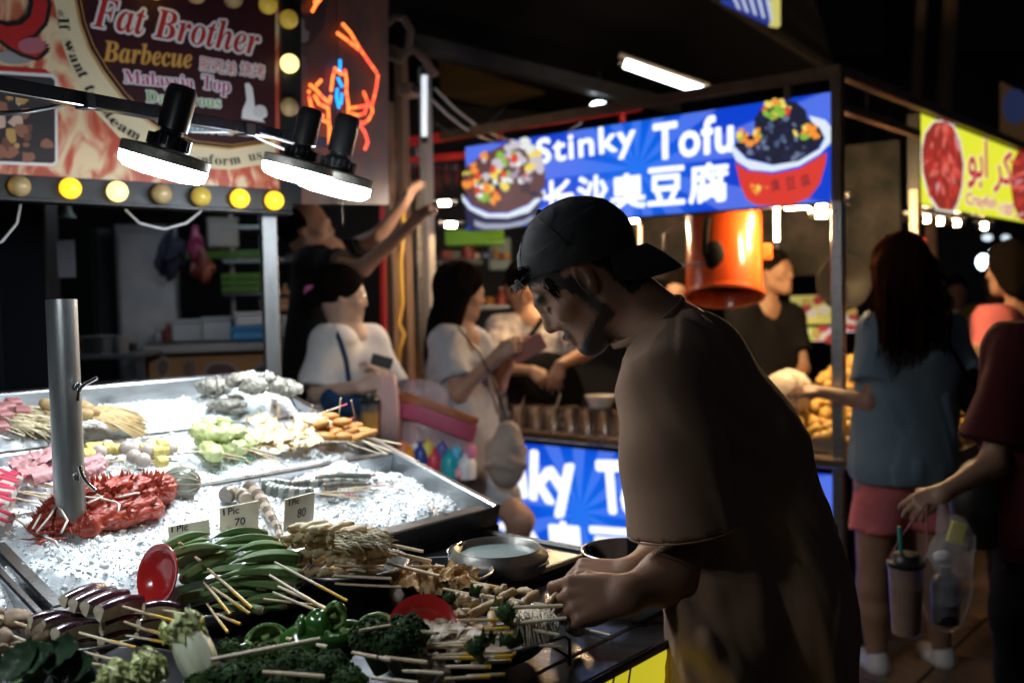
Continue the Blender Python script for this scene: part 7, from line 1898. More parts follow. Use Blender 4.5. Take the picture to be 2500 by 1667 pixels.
Hi = np.array(MH.inverted())
def loc_(c): return c @ Hi[:3, :3].T + Hi[:3, 3]
def hairmask(c):
    q = loc_(c); n_ = .004 * np.sin(q[:, 0] * 420 + 3 * np.sin(q[:, 2] * 300)) + .003 * np.sin(q[:, 1] * 500 + q[:, 2] * 700)
    ear = (np.abs(q[:, 1]) > .066) & (q[:, 0] > -.034) & (q[:, 0] < .02) & (q[:, 2] > -.042) & (q[:, 2] < .036)
    up_ = (q[:, 2] > .052 + n_ - .25 * np.maximum(0, .02 - q[:, 0]) ) & (q[:, 0] < .09)
    back = (q[:, 0] < -.042 + n_) & (q[:, 2] > -.085 + n_)
    side = (np.abs(q[:, 1]) > .045) & (q[:, 2] > .012 + n_ - (q[:, 0] < .028) * .02) & (q[:, 0] < .052 + n_ * 2)
    return (up_ | back | side) & ~ear & (np.linalg.norm(q, axis=1) < .2)
def beardmask(c):
    q = loc_(c); n_ = .006 * np.sin(q[:, 0] * 600 + 4 * np.sin(q[:, 2] * 500)) + .004 * np.sin(q[:, 2] * 900 + q[:, 0] * 300)
    jaw = (q[:, 2] < -.062 + n_ - .35 * (q[:, 0] - .02)) & (q[:, 2] > -.122) & (q[:, 0] > .0) & (q[:, 0] < .1) & (np.abs(q[:, 1]) < .08)
    lip = (q[:, 0] > .082) & (q[:, 2] < -.045) & (q[:, 2] > -.056 + n_ * .3) & (np.abs(q[:, 1]) < .028)
    jaw = jaw & ~((q[:, 2] < -.088) & (q[:, 0] < .030 + n_ * 2))
    burn = (np.abs(q[:, 1]) > .05) & (q[:, 2] < .02) & (q[:, 2] > -.07) & (q[:, 0] > .004) & (q[:, 0] < .026 + n_)
    brow = (q[:, 2] > .021 + n_ * .25) & (q[:, 2] < .032 + n_ * .25) & (q[:, 0] > .066) & (np.abs(q[:, 1]) > .012) & (np.abs(q[:, 1]) < .05)
    lash = (q[:, 2] > .0045) & (q[:, 2] < .0085) & (q[:, 0] > .078) & (np.abs(q[:, 1]) > .018) & (np.abs(q[:, 1]) < .044)
    return (jaw | lip | burn | brow | lash) & (np.linalg.norm(q, axis=1) < .2)
vmask(body, lambda c: soft(hairmask, c, .004) + .93 * soft(beardmask, c, .0045))
# short hair: tufts pushed out through the cap opening, sideburn and nape
rn = random.Random(3)
hb = MB()
for i in range(150):
    y = rn.uniform(-.045, .06); b0 = Vector((.068 + rn.uniform(-.008, .006) - y * y * 6, y, .078 + rn.uniform(-.012, .010)))
    L = rn.uniform(.015, .042); dr = Vector((rn.uniform(.2, 1.1), rn.uniform(-.4, .4), rn.uniform(-.2, .9))).normalized()
    p1 = b0 + dr * L * .5; p2 = b0 + dr * L + Vector((.25, 0, -.5)) * L * rn.uniform(0, .9)
    hb.tube([HL(*b0), HL(*p1), HL(*p2)], [.0011, .0008, .0002], 4, False)
for i in range(160):
    a = rn.uniform(-1, 1)
    x = rn.uniform(.005, .055); b0 = Vector((x, (.066 - .25 * max(0, x - .02)) * (1 if rn.random() < .8 else -1), .048 - rn.uniform(0, .03)))
    dr = Vector((rn.uniform(-.2, .35), .1, -1)).normalized(); L = rn.uniform(.01, .024)
    hb.tube([HL(*b0), HL(*(b0 + dr * L * .5 + Vector((0, .002 if b0.y > 0 else -.002, 0)))), HL(*(b0 + dr * L))], [.0009, .0007, .0002], 4, False)
hb.build('hair', hairM, man, kind='stuff')
# cap
capM = M('black_twill', (.011, .0115, .013), .8, var=(40, .3), bump=(700, .5), sheen=.1)
cap_n = Vector((.50, 0, -.86)).normalized()      # the cap ends on a tilted plane
cap_o = Vector((.0, 0, .034))
capf = el((-.026, 0, .036), (.112, .090, .100))
capf = CUT(capf, plane(tuple(cap_o), tuple(cap_n)))
# arched opening above the strap at the forehead
capf = SUB(capf, rc((.096, 0, .082), (.06, 0, .100), .024, .010), .004)
capf = WAV(capf, .0012, 60, 5)
lo, hi = bbox([HC_(-.15, -.1, -.1), HC_(.12, .1, .16), HC_(-.15, .1, .16), HC_(.12, -.1, -.1)], .02)
capo = sdf_obj('cap', XF(capf, MC), lo, hi, .0032, capM, man)
MB().sph(HC_(-.034, 0, .136), .0075, 10, 6).build('cap_button', capM, capo, smooth=180)
sb = MB()
for k in range(6):
    a = pi / 6 + pi * k / 3; pts = []
    for i in range(12):
        t = .06 + i / 11 * 1.25
        d = Vector((-.13 * 0 + sin(t) * cos(a), sin(t) * sin(a), cos(t)))
        q = Vector((-.026 + .1128 * d.x, .0906 * d.y, .036 + .1008 * d.z))
        if (q - cap_o).dot(cap_n) < 0: pts.append(HC_(*q))
    if len(pts) > 2: sb.tube(pts, .0011, 5)
sb.build('seam', capM, capo, smooth=180)
# brim
bv = []; bf = []
nu, nv = 22, 10
cx_ = Vector((-.020, 0, .040))
dirb = Vector((-.36, 0, -.93)).normalized()
for layer in (0, 1):
    for i in range(nu):
        a = -1.15 + 2.3 * i / (nu - 1)
        base = Vector((-.020 - .108 * cos(a), .088 * sin(a), 0))
        base.z = cap_o.z + (-(cap_n.x) * (base.x - cap_o.x)) / cap_n.z + .004
        Lb = .074 * max(.0, cos(a * 1.30)) ** .28
        for j in range(nv):
            t = j / (nv - 1)
            q = base + dirb * Lb * t + Vector((.012 * t * t, 0, 0)) + Vector((0.030 * (sin(a) ** 2) * t, 0, -.004 * t))
            q += Vector((.0035 * layer, 0, -.001 * layer))
            bv.append(HC_(*q))
for layer in (0, 1):
    for i in range(nu - 1):
        for j in range(nv - 1):
            a = layer * nu * nv + i * nv + j
            l = (a, a + nv, a + nv + 1, a + 1)
            bf.append(l if layer else l[::-1])
for i in range(nu - 1):
    a = i * nv + nv - 1; b = a + nu * nv
    bf.append((a, a + nv, b + nv, b))
MB().add(bv, bf).build('brim', capM, capo, smooth=60)
# strap with buckle across the opening
st = []
for i in range(9):
    a = -.62 + 1.24 * i / 8
    st.append(HC_(-.020 + .1135 * cos(a), .092 * sin(a), .0765 - .03 * (1 - cos(a))))
MB().tube(st, .0075, 8, flat=.22, side=(HC_(0, 0, 1) - HC_(0, 0, 0))).build('strap', capM, capo, smooth=50)
bc = HC_(-.020 + .116 * cos(.55), .094 * sin(.55), .072)
bm = MB(); bx = (HC_(0, 0, 1) - HC_(0, 0, 0)); by = (HC_(-sin(.55), cos(.55), 0) - HC_(0, 0, 0)).normalized()
c4 = [bc + bx * a + by * b for a, b in ((-.011, -.005), (.011, -.005), (.011, .005), (-.011, .005), (-.011, -.005))]
for k in range(4): bm.cyl(c4[k], c4[k + 1], .0011, n=6)
bm.build('buckle', M('brass', (.5, .38, .2), .3, 1), capo)
# t-shirt
tee = M('brown_cotton', (.27, .165, .108), .88, var=(10, .12), bump=(650, .4), sheen=.06, spec=.15)
Q = lambda x, y, d: tuple(P(x, y, d))
tor = U(.05, rc(Q(1690, 905, 1.80), Q(1790, 1100, 1.72), .108, .118), rc(Q(1790, 1100, 1.72), Q(1850, 1300, 1.65), .118, .115),
        rc(Q(1850, 1300, 1.65), Q(1885, 1500, 1.60), .115, .120), rc(Q(1885, 1500, 1.60), Q(1905, 1800, 1.58), .120, .130),
        rc(Q(1705, 1130, 1.68), Q(1750, 1500, 1.52), .090, .067), rc(Q(1750, 1500, 1.52), Q(1742, 1590, 1.48), .067, .066), rc(Q(1755, 1640, 1.47), Q(1750, 1800, 1.47), .066, .078),
        rc(Q(1660, 900, 1.76), Q(1635, 960, 1.62), .092, .076), rc(Q(1650, 890, 1.84), Q(1610, 930, 1.97), .086, .072),
        rc(Q(1650, 905, 1.68), Q(1670, 1080, 1.66), .080, .080))
hem_o = P(1655, 1296, 1.50); hem_n = Vector((.13, 0, -1))
sleeve = CUT(U(.03, rc(Q(1618, 958, 1.605), Q(1645, 1120, 1.56), .076, .079), rc(Q(1645, 1120, 1.56), Q(1672, 1350, 1.505), .079, .083)), plane(tuple(hem_o), tuple(hem_n)))
sleeve2 = CUT(rc(Q(1600, 930, 1.97), Q(1680, 1300, 1.84), .072, .08), plane(tuple(P(1650, 1240, 1.9)), (0, 0, -1)))
col_o = P(1604, 806, 1.76); col_n = Vector((-.56, -.10, .82)).normalized()
shirt = WAV(tor, .004, 16, 11, (1, 1, .45))
def folds(f):
    cr_ = [((1500, 960, 1.62), (1590, 1230, 1.50), .012), ((1700, 1130, 1.50), (1760, 1420, 1.47), .013), ((1790, 1180, 1.55), (1850, 1560, 1.46), .014), ((1880, 1250, 1.60), (1930, 1650, 1.48), .012), ((1650, 1470, 1.47), (1730, 1600, 1.40), .010), ((1640, 1575, 1.44), (1720, 1560, 1.40), .011), ((1560, 900, 1.62), (1700, 1010, 1.62), .010), ((1700, 760, 1.72), (1830, 1000, 1.62), .012)]
    cr_ = [rc(tuple(P(*a)), tuple(P(*b)), .001) if False else (rc(tuple(P(*a)), tuple(P(*b)), .001), w) for a, b, w in cr_]
    def g(p):
        d = f(p)
        for c_, w_ in cr_:
            q = c_(p) / (w_ * 1.6)
            d = d - .0060 * np.exp(-q * q) + .0045 * np.exp(-((q - 2.0) ** 2))
        # long soft folds running from the armpit down and across the belly
        s1 = np.sin(p @ np.array([70, 20, 26], dtype=np.float32) + 2.2 * np.sin(p @ np.array([6, 9, 13], dtype=np.float32)))
        w = np.clip((1.22 - p[:, 2]) / .35, 0, 1)
        return d + .0045 * w * s1 * np.abs(s1)
    return g
shirt = folds(shirt)
shirt = U(.02, shirt, WAV(sleeve, .0035, 22, 8, (1, 1, .5)), sleeve2)
shirt = CUT(shirt, plane(tuple(col_o + col_n * .022), tuple(col_n)))
shirt = SUB(shirt, rc(tuple(HL(-.02, 0, -.06)), tuple(nape), .062, .076), .010)
lo, hi = bbox([P(1480, 1760, 1.36), P(2120, 700, 2.2), P(1480, 700, 1.45), P(2150, 1760, 2.15)], .03)
so = sdf_obj('shirt', shirt, lo, hi, .0048, tee, man)
# collar band: found by shooting at the rim of the opening
colp = []
cx1 = col_n.orthogonal().normalized(); cy1 = col_n.cross(cx1)
nd = rc(tuple(HL(-.02, 0, -.06)), tuple(nape), .062, .076)
for k in range(40):
    a = 2 * pi * k / 40; r = .03
    base_ = col_o + col_n * .012
    for it in range(60):
        q = base_ + (cx1 * cos(a) + cy1 * sin(a)) * r
        if nd(np.array([tuple(q)], dtype=np.float32))[0] > .003: break
        r += .002
    colp.append(q)
colp.append(colp[0]); colp.append(colp[1])
MB().tube(colp, .0075, 8, False, flat=.45, side=col_n).build('collar', tee, so, smooth=180)
hemr = []
for k in range(33):      # stitched sleeve hem
    a = 2 * pi * k / 32
    c = P(1667, 1294, 1.507)
    q = c + Vector((cos(a) * .0835, sin(a) * .0835, cos(a) * .0108 + .002))
    hemr.append(q)
MB().tube(hemr, .0013, 5, False).build('hem', tee, so, smooth=180)
tg = P(1738, 773, 1.715)
# ---- jeans below the shirt
jm = clothM('dark_trousers', (.02, .02, .024))
jf = U(.04, rc(Q(1870, 1700, 1.88), tuple(Vector((P(1870, 1700, 1.66).x - .02, 1.62, .45))), .14, .085), rc(Q(1890, 1700, 1.93), tuple(Vector((P(1870, 1700, 1.66).x + .05, 1.80, .45))), .14, .085),
       rc((P(1870, 1700, 1.66).x - .02, 1.62, .45), (P(1870, 1700, 1.66).x - .01, 1.63, .06), .08, .065), rc((P(1870, 1700, 1.66).x + .05, 1.80, .45), (P(1870, 1700, 1.66).x + .1, 1.82, .06), .08, .065))
x0 = P(1870, 1700, 1.66).x
sdf_obj('trousers', jf, (x0 - .3, 1.35, -.01), (x0 + .35, 2.1, 1.15), .012, jm, man)
sh = MB()
for dx, y in ((-.05, 1.62), (.06, 1.81)):
    sh.box((x0 + dx - .03, y, .045), (.27, .10, .09), bev=.035)
sh.build('shoe', black_plastic, man, smooth=60)
# ------------------------------------------------------------------ the people around the stalls
HF_LO = head_fn()
def T3(p): return tuple(Vector(p))
def crowd(label, head, f, u, skin, top, s1, s2, hip, arms, hs=1.0, hemz=None, hr=.13, waist=.115, sleeve=.55, sr=.062, legs=None, bottom=None, h=.011, hair=None, neckr=.052, wrinkle=.006, longtop=0, pants_len=None, shoes=None, extra=None, deep=None, hairmat=None):
    """head, s1, s2, hip are world points; arms are (shoulder, elbow, wrist, hand direction, back-of-hand, left?, curl)"""
    base = Vector((hip.x, hip.y, 0))
    t = thing('person', label, 'person', tuple(base))
    MHd = frame(head, f, u, hs)
    hl = lambda *p: MHd @ Vector(p)
    nb = (s1 + s2) / 2 + Vector((0, 0, .015))
    nk = rc(T3(hl(-.03, 0, -.05)), T3(nb), neckr * hs, neckr * 1.15 * hs)
    ax_ = (s2 - s1).normalized()
    body = U(.03, U(.025, XF(HF_LO, MHd), nk), rc(T3(nb), T3(hip), .07, .10), rc(T3(s1), T3(nb), .045, .06), rc(T3(s2), T3(nb), .045, .06))
    pts = [head, s1, s2, hip]
    for (sh, e, w, hd, bk, lf, cu) in arms:
        body = U(.015, body, U(.02, rc(T3(sh), T3(e), .043, .036), rc(T3(e), T3(w), .037, .024)))
        body = U(.01, body, hand_fn(w, hd, bk, lf, cu if hasattr(cu, '__len__') else (cu,) * 4, s=.95))
        pts += [sh, e, w, w + Vector(hd).normalized() * .15]
    if legs:
        for (a, k, b_) in legs:
            body = U(.02, body, U(.03, rc(T3(a), T3(k), .082, .052), rc(T3(k), T3(k.lerp(b_, .35)), .05, .053), rc(T3(k.lerp(b_, .35)), T3(b_), .053, .034)))
            pts += [k, b_]
    lo, hi = bbox(pts, .20)
    sk = sdf_obj('body', body, lo, hi, h, skin, t)
    # top garment
    c1 = s1.lerp(nb, .25) - Vector((0, 0, .02)); c2 = s2.lerp(nb, .25) - Vector((0, 0, .02))
    h1 = hip - ax_ * .055; h2 = hip + ax_ * .055
    tf = U(.05, rc(T3(c1), T3(h1), waist * .75, hr), rc(T3(c2), T3(h2), waist * .75, hr), rc(T3((c1 + c2) / 2 - Vector((0, 0, .1))), T3(hip), waist, hr))
    tf = U(.035, tf, rc(T3(s1), T3(nb), .058, .058), rc(T3(s2), T3(nb), .058, .058))
    tf = SUB(tf, rc(T3(nb + (hl(.0, 0, 0) - hl(0, 0, 0))), T3(hl(-.02, 0, -.04)), .058 * hs, .062 * hs), .012)
    for (sh, e, w, hd, bk, lf, cu) in arms:
        q = sh.lerp(e, sleeve * 1.15); nrm = (e - sh)
        tf = U(.03, tf, CUT(rc(T3(sh), T3(q + nrm * .2), .056, sr + .012), plane(T3(q), nrm)))
    tf = WAV(tf, wrinkle, 20, int(abs(head.x) * 100) + 3, (1, 1, .6))
    cuts = [plane(T3(nb + Vector((0, 0, .062)) ), T3((hl(0, 0, 1) - hl(0, 0, 0)) * .4 + Vector((0, 0, .8))))]
    if hemz is not None: cuts.append(plane((0, 0, hemz), (0, 0, -1)))
    tf = CUT(tf, *cuts)
    lo, hi = bbox([s1, s2, hip] + [a[1] for a in arms], .22)
    sdf_obj('shirt', tf, lo, hi, h, top, t)
    if bottom and legs:
        bf_ = U(.04, *[rc(T3(hip.lerp(a, .6)), T3(a.lerp(k, pants_len or .4)), .115, .092) for (a, k, b_) in legs], rc(T3(hip + Z * .06), T3(hip), .11, .135))
        if pants_len and pants_len >= 1:
            bf_ = U(.03, bf_, *[rc(T3(k), T3(b_), .085, .065) for (a, k, b_) in legs])
        elif pants_len:
            zz = sum((a.lerp(k, pants_len).z for (a, k, b_) in legs)) / len(legs)
            bf_ = CUT(bf_, plane((0, 0, zz), (0, 0, -1)))
        lo, hi = bbox([hip] + [q for l in legs for q in l], .2)
        sdf_obj('shorts' if (pants_len or .4) < 1 else 'trousers', WAV(bf_, .004, 24, 4), lo, hi, h, bottom, t)
    if hair:
        hfn = hair
        lo, hi = bbox([hl(x, y, z) for x in (-.17, .14) for y in (-.14, .14) for z in (-.45, .15)], .03)
        sdf_obj('hair', XF(hfn, MHd), lo, hi, h * .8, hairmat or hairM, t)
    return t, hl, MHd
def strands(t, MHd, L, w, n_, mat, seed=1, top=True):
    rs = random.Random(seed); b = MB()
    for i in range(n_):
        a = rs.uniform(-1, 1); y0_ = a * .088; x0_ = -.022 - sqrt(max(0, 1 - a * a)) * .085 * rs.uniform(.2, 1) if i % 4 else rs.uniform(-.02, .05)
        zt_ = .03 + .10 * sqrt(max(0, 1 - (y0_ / .094) ** 2 - min(1, ((x0_ + .022) / .112) ** 2) * .8))
        ln_ = L * rs.uniform(.75, 1.22); xe = -.05 - .05 * rs.random() if i % 4 else x0_ * .5; ye = a * .105 * w + rs.uniform(-.012, .012)
        p = [(x0_, y0_, zt_), (x0_ - .012, y0_ * 1.1, zt_ - .06), (xe - .02, ye, -ln_ * .45), (xe - .01, ye + rs.uniform(-.01, .01), -ln_ * .8), (xe, ye + rs.uniform(-.02, .02), -ln_)]
        b.tube([MHd @ Vector(q) for q in p], [.0022, .003, .0032, .0024, .0006], 4, False)
    b.build('hair_strands', mat, t, smooth=180, kind='stuff')
def hair_short():
    f = el((-.026, 0, .040), (.104, .084, .098))
    return SUB(f, rc((.10, 0, -.02), (.02, 0, -.10), .085, .11), .01)
def hair_bun():
    f = SUB(el((-.024, 0, .036), (.106, .086, .100)), rc((.105, 0, -.02), (.03, 0, -.10), .080, .095), .012)
    return U(.02, f, el((-.125, 0, -.03), (.038, .04, .038)))
def hair_long(L=.30, w=1.0, back=-.06):
    f = SUB(el((-.022, 0, .034), (.112, .094, .104)), rc((.110, 0, -.03), (.06, 0, -.12), .078, .08), .012)
    tail = U(.04, rc((-.05, .045 * w, 0), (back, .06 * w, -L), .058, .05), rc((-.05, -.045 * w, 0), (back, -.06 * w, -L), .058, .05), rc((-.06, 0, 0), (back - .02, 0, -L - .02), .06, .05),
             rc((.02, .075, .0), (.0, .075, -L * .7), .022, .02), rc((.02, -.075, .0), (.0, -.075, -L * .7), .022, .02))
    g_ = U(.03, f, tail)
    return WAV(g_, .004, 60, 3, (1, 1, .15))
skA = skinM('warm_skin', (.42, .24, .16)); skB = skinM('light_skin', (.55, .36, .28)); skC = skinM('tan_skin', (.34, .19, .12))
wht = clothM('white_cotton', (.66, .64, .64)); gry = clothM('grey_cotton', (.42, .43, .47)); blk = clothM('black_cotton', (.005, .005, .006))
blu = clothM('blue_grey_cotton', (.19, .27, .33)); pnk = clothM('coral_pink', (.66, .17, .18)); mar = clothM('maroon_cotton', (.06, .008, .010))
lav = clothM('lavender_cotton', (.25, .2, .35)); yel = clothM('yellow_cotton', (.5, .38, .04)); shp = M('patterned_cotton', (.50, .47, .45), .85, var=(22, .55), color2=(.20, .17, .19), detail=2)
navy = clothM('navy_denim', (.018, .05, .12)); silver = M('glasses_metal', (.6, .55, .5), .2, 1)

# woman in the white tee, hair in a bun, navy bag
d = 4.1
hd = P(838, 722, d)
s1, s2 = P(800, 835, d - .10), P(905, 835, d + .14)
t, hl, MHd = crowd('woman in a white tee and glasses with a navy shoulder bag', hd, (.93, .15, -.16), (.14, 0, 1), skB, wht, s1, s2, P(850, 1120, d),
      [(s1, P(775, 960, d - .16), P(880, 945, d - .30), (.9, -.1, .30), (-.2, -.8, .3), False, .5), (s2, P(955, 960, d + .1), P(925, 930, d - .1), (-.1, -.6, .7), (.6, .3, .5), True, .6)],
      hs=.97, sleeve=.80, sr=.088, hr=.14, waist=.13, hair=hair_bun(), legs=[(P(835, 1150, d), P(835, 1400, d), P(835, 1640, d)), (P(890, 1150, d), P(890, 1400, d), P(895, 1640, d))], bottom=wht, pants_len=.8)
for i in range(5):
    a = 2 * pi * i / 5
    MB().sph(hl(-.142 + .012 * cos(a), .035 + .0, -.002 + .014 * sin(a)), (.014, .01, .014), 8, 5).build('hair_flower', M('pink_petal', (.75, .15, .4), .6), t, smooth=180)
gb = MB()
for s_ in (1, -1):
    ring = [hl(.088, .031 * s_ + .021 * cos(a), .002 + .018 * sin(a)) for a in np.arange(0, 6.4, .5)]
    gb.tube(ring, .0012, 5, False)
gb.cyl(hl(.09, -.01, .004), hl(.09, .01, .004), .0012, n=5).cyl(hl(.086, .052, .004), hl(0, .08, .006), .0012, n=5).cyl(hl(.086, -.052, .004), hl(0, -.08, .006), .0012, n=5)
gb.build('glasses', silver, t)
MB().tube([P(812, 795, d - .12), P(830, 830, d - .19), P(845, 880, d - .22), P(852, 930, d - .24)], .011, 6, flat=.3).build('bag_strap', navy, t, smooth=180)
bg = WAV(el(T3(P(845, 975, d - .22)), (.10, .05, .068)), .004, 30)
lo, hi = bbox([P(845, 975, d - .22)], .18)
sdf_obj('shoulder_bag', bg, lo, hi, .01, navy, t)
c = P(932, 882, d - .18)
tag(MB().box(c, (.085, .010, .045), Matrix.Rotation(.3, 3, 'Y'), .004).build('phone', black_plastic), 'black phone in the hands of the woman in the white tee', 'phone')
def cup(c, r, hgt, mats, label, lid=True, tiltv=None):
    tt = thing('drink_cup', label, 'cup', tuple(c))
    MB().lathe([(.001, 0), (r * .78, 0), (r, hgt), (r * .97, hgt), (r * .75, .004), (.001, .004)], c, 24).build('cup_wall', mats[0], tt, smooth=50)
    MB().lathe([(.001, .005), (r * .76, .005), (r * .90, hgt * .68), (.001, hgt * .68)], c, 20).build('drink', mats[1], tt, smooth=50)
    if lid: MB().lathe([(r * 1.05, hgt - .004), (r * 1.07, hgt + .008), (r * .9, hgt + .012), (r * .8, hgt + .03), (.001, hgt + .034)], c, 24).build('lid', mats[2], tt, smooth=50)
    return tt
clear = M('clear_plastic', (.9, .9, .9), .12, trans=.9, ior=1.2, alpha=.35)
cup(P(905, 1062, d - .38), .037, .125, [clear, M('amber_tea', (.75, .35, .04), .3), black_plastic], 'amber iced drink with black lid by the woman in the white tee')
tl = MB()
for i in range(5): tl.tube([P(925 + 9 * i, 915, d - .30), P(928 + 10 * i, 990, d - .33), P(925 + 11 * i, 1085, d - .30)], .014, 6, flat=.5)
tl.build('towel', clothM('pale_pink_cloth', (.65, .42, .40)), smooth=180, label='pale pink towel hanging from the hands of the woman in white', cat='towel')

# woman with long dark hair, grey tee, phone
d = 4.2
hd = P(1128, 712, d)
s1, s2 = P(1082, 832, d - .10), P(1165, 838, d + .12)
t, hl, MHd = crowd('woman with long dark hair and grey tee holding up a phone', hd, (.90, .05, -.22), (.2, 0, 1), skA, gry, s1, s2, P(1140, 1130, d),
      [(s1, P(1120, 960, d - .16), P(1215, 868, d - .22), (.75, -.05, .45), (-.3, -.8, .1), False, .6), (s2, P(1215, 940, d + .0), P(1252, 860, d - .06), (.6, -.1, .6), (-.5, .3, .3), True, .6)],
      hs=.95, sleeve=.66, sr=.074, hr=.13, waist=.105, hair=hair_long(.24, back=-.03), legs=[(P(1160, 1150, d), P(1272, 1270, d - .20), P(1215, 1500, d)), (P(1120, 1150, d), P(1140, 1350, d), P(1140, 1600, d))], bottom=gry, pants_len=.55)
strands(t, MHd, .30, 1.0, 160, hairM, 5)
MB().tube([P(1120, 800, d - .14), P(1170, 860, d - .22), P(1210, 940, d - .24), P(1235, 1020, d - .22)], .008, 6, flat=.4).build('bag_strap', black_plastic, t, smooth=180)
tag(MB().box(P(1290, 850, d - .2), (.15, .009, .072), Matrix.Rotation(-.5, 3, 'Y'), .004).build('phone', M('phone_case', (.35, .12, .10), .35)), 'brown cased phone held up in front of the grey tee', 'phone')
bgf = WAV(U(.03, el(T3(P(1235, 1120, d - .24)), (.085, .05, .12)), el(T3(P(1245, 1065, d - .24)), (.05, .04, .07))), .007, 26, 9)
lo, hi = bbox([P(1235, 1100, d - .24)], .24)
tt = thing('tote_bag', 'crumpled beige cloth bag hanging at the hip of the grey tee', 'bag', tuple(P(1235, 1190, d - .24)))
sdf_obj('bag', bgf, lo, hi, .009, clothM('beige_cloth', (.36, .30, .26)), tt)
MB().tube([P(1215, 1010, d - .24), P(1200, 950, d - .22), P(1190, 900, d - .2)], .006, 6).build('handle', MATS['beige_cloth'], tt, smooth=180)
# clear bag of bottles
tt = thing('plastic_bag', 'clear pink trimmed plastic bag full of coloured bottles', 'bag', tuple(P(1060, 1160, d - .3)))
dd = d - .30
bgf = U(.02, el(T3(P(1060, 1080, dd)), (.155, .05, .14)), el(T3(P(1030, 985, dd)), (.10, .035, .10)))
lo, hi = bbox([P(1050, 1040, dd)], .32)
film = M('bag_film', (.80, .62, .70), .12, trans=0, alpha=.26, bump=(26, 8))
sdf_obj('film', WAV(bgf, .004, 30, 2), lo, hi, .011, film, tt)
MB().tube([P(975, 1000, dd - .05), P(1030, 1012, dd - .05), P(1090, 1035, dd - .05), P(1160, 1060, dd - .05)], .034, 10, flat=.06, side=Z).build('band', M('pink_band', (.62, .12, .22), .45, var=(9, .3), alpha=.85), tt, smooth=180)
MB().tube([P(975, 970, dd - .045), P(1030, 985, dd - .05), P(1090, 1008, dd - .05), P(1165, 1035, dd - .05)], .026, 10, flat=.06, side=Z).build('band', M('orange_band', (.45, .16, .07), .45, var=(9, .3)), tt, smooth=180)
for (x, y, w, hh_, c) in ((1000, 1125, .034, .10, (.85, .35, .03)), (1028, 1120, .034, .11, (.03, .06, .30)), (1060, 1128, .030, .09, (.65, .05, .08)), (1098, 1135, .036, .10, (.02, .40, .45)), (1140, 1140, .036, .085, (.75, .72, .75)), (1115, 1105, .02, .05, (.1, .5, .8)), (1015, 1090, .014, .03, (.9, .9, .9)), (985, 1100, .026, .06, (.8, .25, .1)), (1045, 1095, .024, .06, (.75, .6, .1)), (1080, 1098, .022, .06, (.1, .12, .35)), (1150, 1100, .02, .05, (.7, .2, .35)), (1035, 1145, .03, .04, (.7, .7, .75)), (1120, 1150, .03, .04, (.8, .3, .4))):
    q = P(x, y, dd - .055)
    MB().lathe([(.001, -hh_ / 2), (w, -hh_ / 2), (w * 1.02, hh_ * .2), (w * .75, hh_ * .38), (w * .4, hh_ * .45), (w * .4, hh_ * .6), (.001, hh_ * .6)], q, 16).build('bottle', M('bottle_%d_%d' % (x, y), c, .35), tt, smooth=50)

# man reaching up to the stall frame
d = 4.55
hd = P(752, 560, d)
s1, s2 = P(752, 645, d - .12), P(850, 610, d + .16)
t, hl, MHd = crowd('balding man in a black tee reaching up with both arms', hd, (.95, -.12, .10), (-.06, 0, 1), skC, blk, s1, s2, P(780, 950, d),
      [(s1, P(885, 655, d - .25), P(1000, 550, d - .35), (.75, 0, .66), (-.5, -.7, .5), False, .35), (s2, P(925, 575, d + .0), P(985, 500, d - .05), (.5, .1, .85), (-.6, .3, .4), True, .4)],
      hs=1.12, sleeve=.5, sr=.075, hr=.15, waist=.13, hair=SUB(el((-.03, 0, .025), (.100, .086, .090)), rc((.10, 0, -.02), (.03, 0, .12), .08, .08), .01))

# tofu vendor in the patterned shirt
d = 5.3
hd = P(1272, 700, d)
s1, s2 = P(1215, 800, d), P(1385, 790, d)
t, hl, MHd = crowd('tofu vendor in a patterned shirt and black sling bending over the pots', hd, (.10, -.80, -.60), (0, -.35, .9), skC, shp, s1, s2, P(1300, 1010, d),
      [(s1, P(1215, 900, d - .2), P(1300, 905, d - .42), (.6, -.5, -.5), (-.2, -.8, .5), False, .5), (s2, P(1430, 860, d - .30), P(1368, 890, d - .62), (-.25, -.3, -.85), (-.3, -.9, .2), True, (.3, .4, .45, .5))],
      hs=1.0, sleeve=.72, sr=.085, hair=hair_short(), hr=.14)
MB().tube([P(1345, 745, d - .15), P(1310, 800, d - .20), P(1265, 860, d - .20)], .017, 6, flat=.4).build('sling_strap', blk, t, smooth=180)
apf = el(T3(P(1330, 960, d - .17)), (.20, .05, .22)); lo, hi = bbox([P(1330, 960, d - .17)], .3)
sdf_obj('apron', WAV(apf, .004, 20), lo, hi, .012, blk, t)

# vendor in black behind the orange hood
d = 5.3
hd = P(1893, 665, d)
s1, s2 = P(1800, 760, d), P(1935, 770, d + .1)
t, hl, MHd = crowd('vendor in a black tee standing behind the orange hood', hd, (.55, -.65, 0), (0, 0, 1), skC, blk, s1, s2, P(1870, 1040, d),
      [(s1, P(1790, 900, d - .1), P(1830, 950, d - .35), (.4, -.8, -.2), (0, -.3, .9), False, .5), (s2, P(1960, 900, d), P(1930, 960, d - .3), (-.3, -.8, -.1), (0, -.3, .9), True, .5)],
      hs=.98, sleeve=.6, hair=hair_short())
# helper bending behind
hd = P(1655, 712, 5.6)
s1, s2 = P(1590, 800, 5.6), P(1700, 800, 5.6)
crowd('half hidden helper between the capped man and the orange hood', hd, (-.3, -.8, -.2), (0, 0, 1), skA, clothM('brown_grey', (.12, .1, .1)), s1, s2, P(1640, 1040, 5.6), [], hs=.95, hair=hair_short())

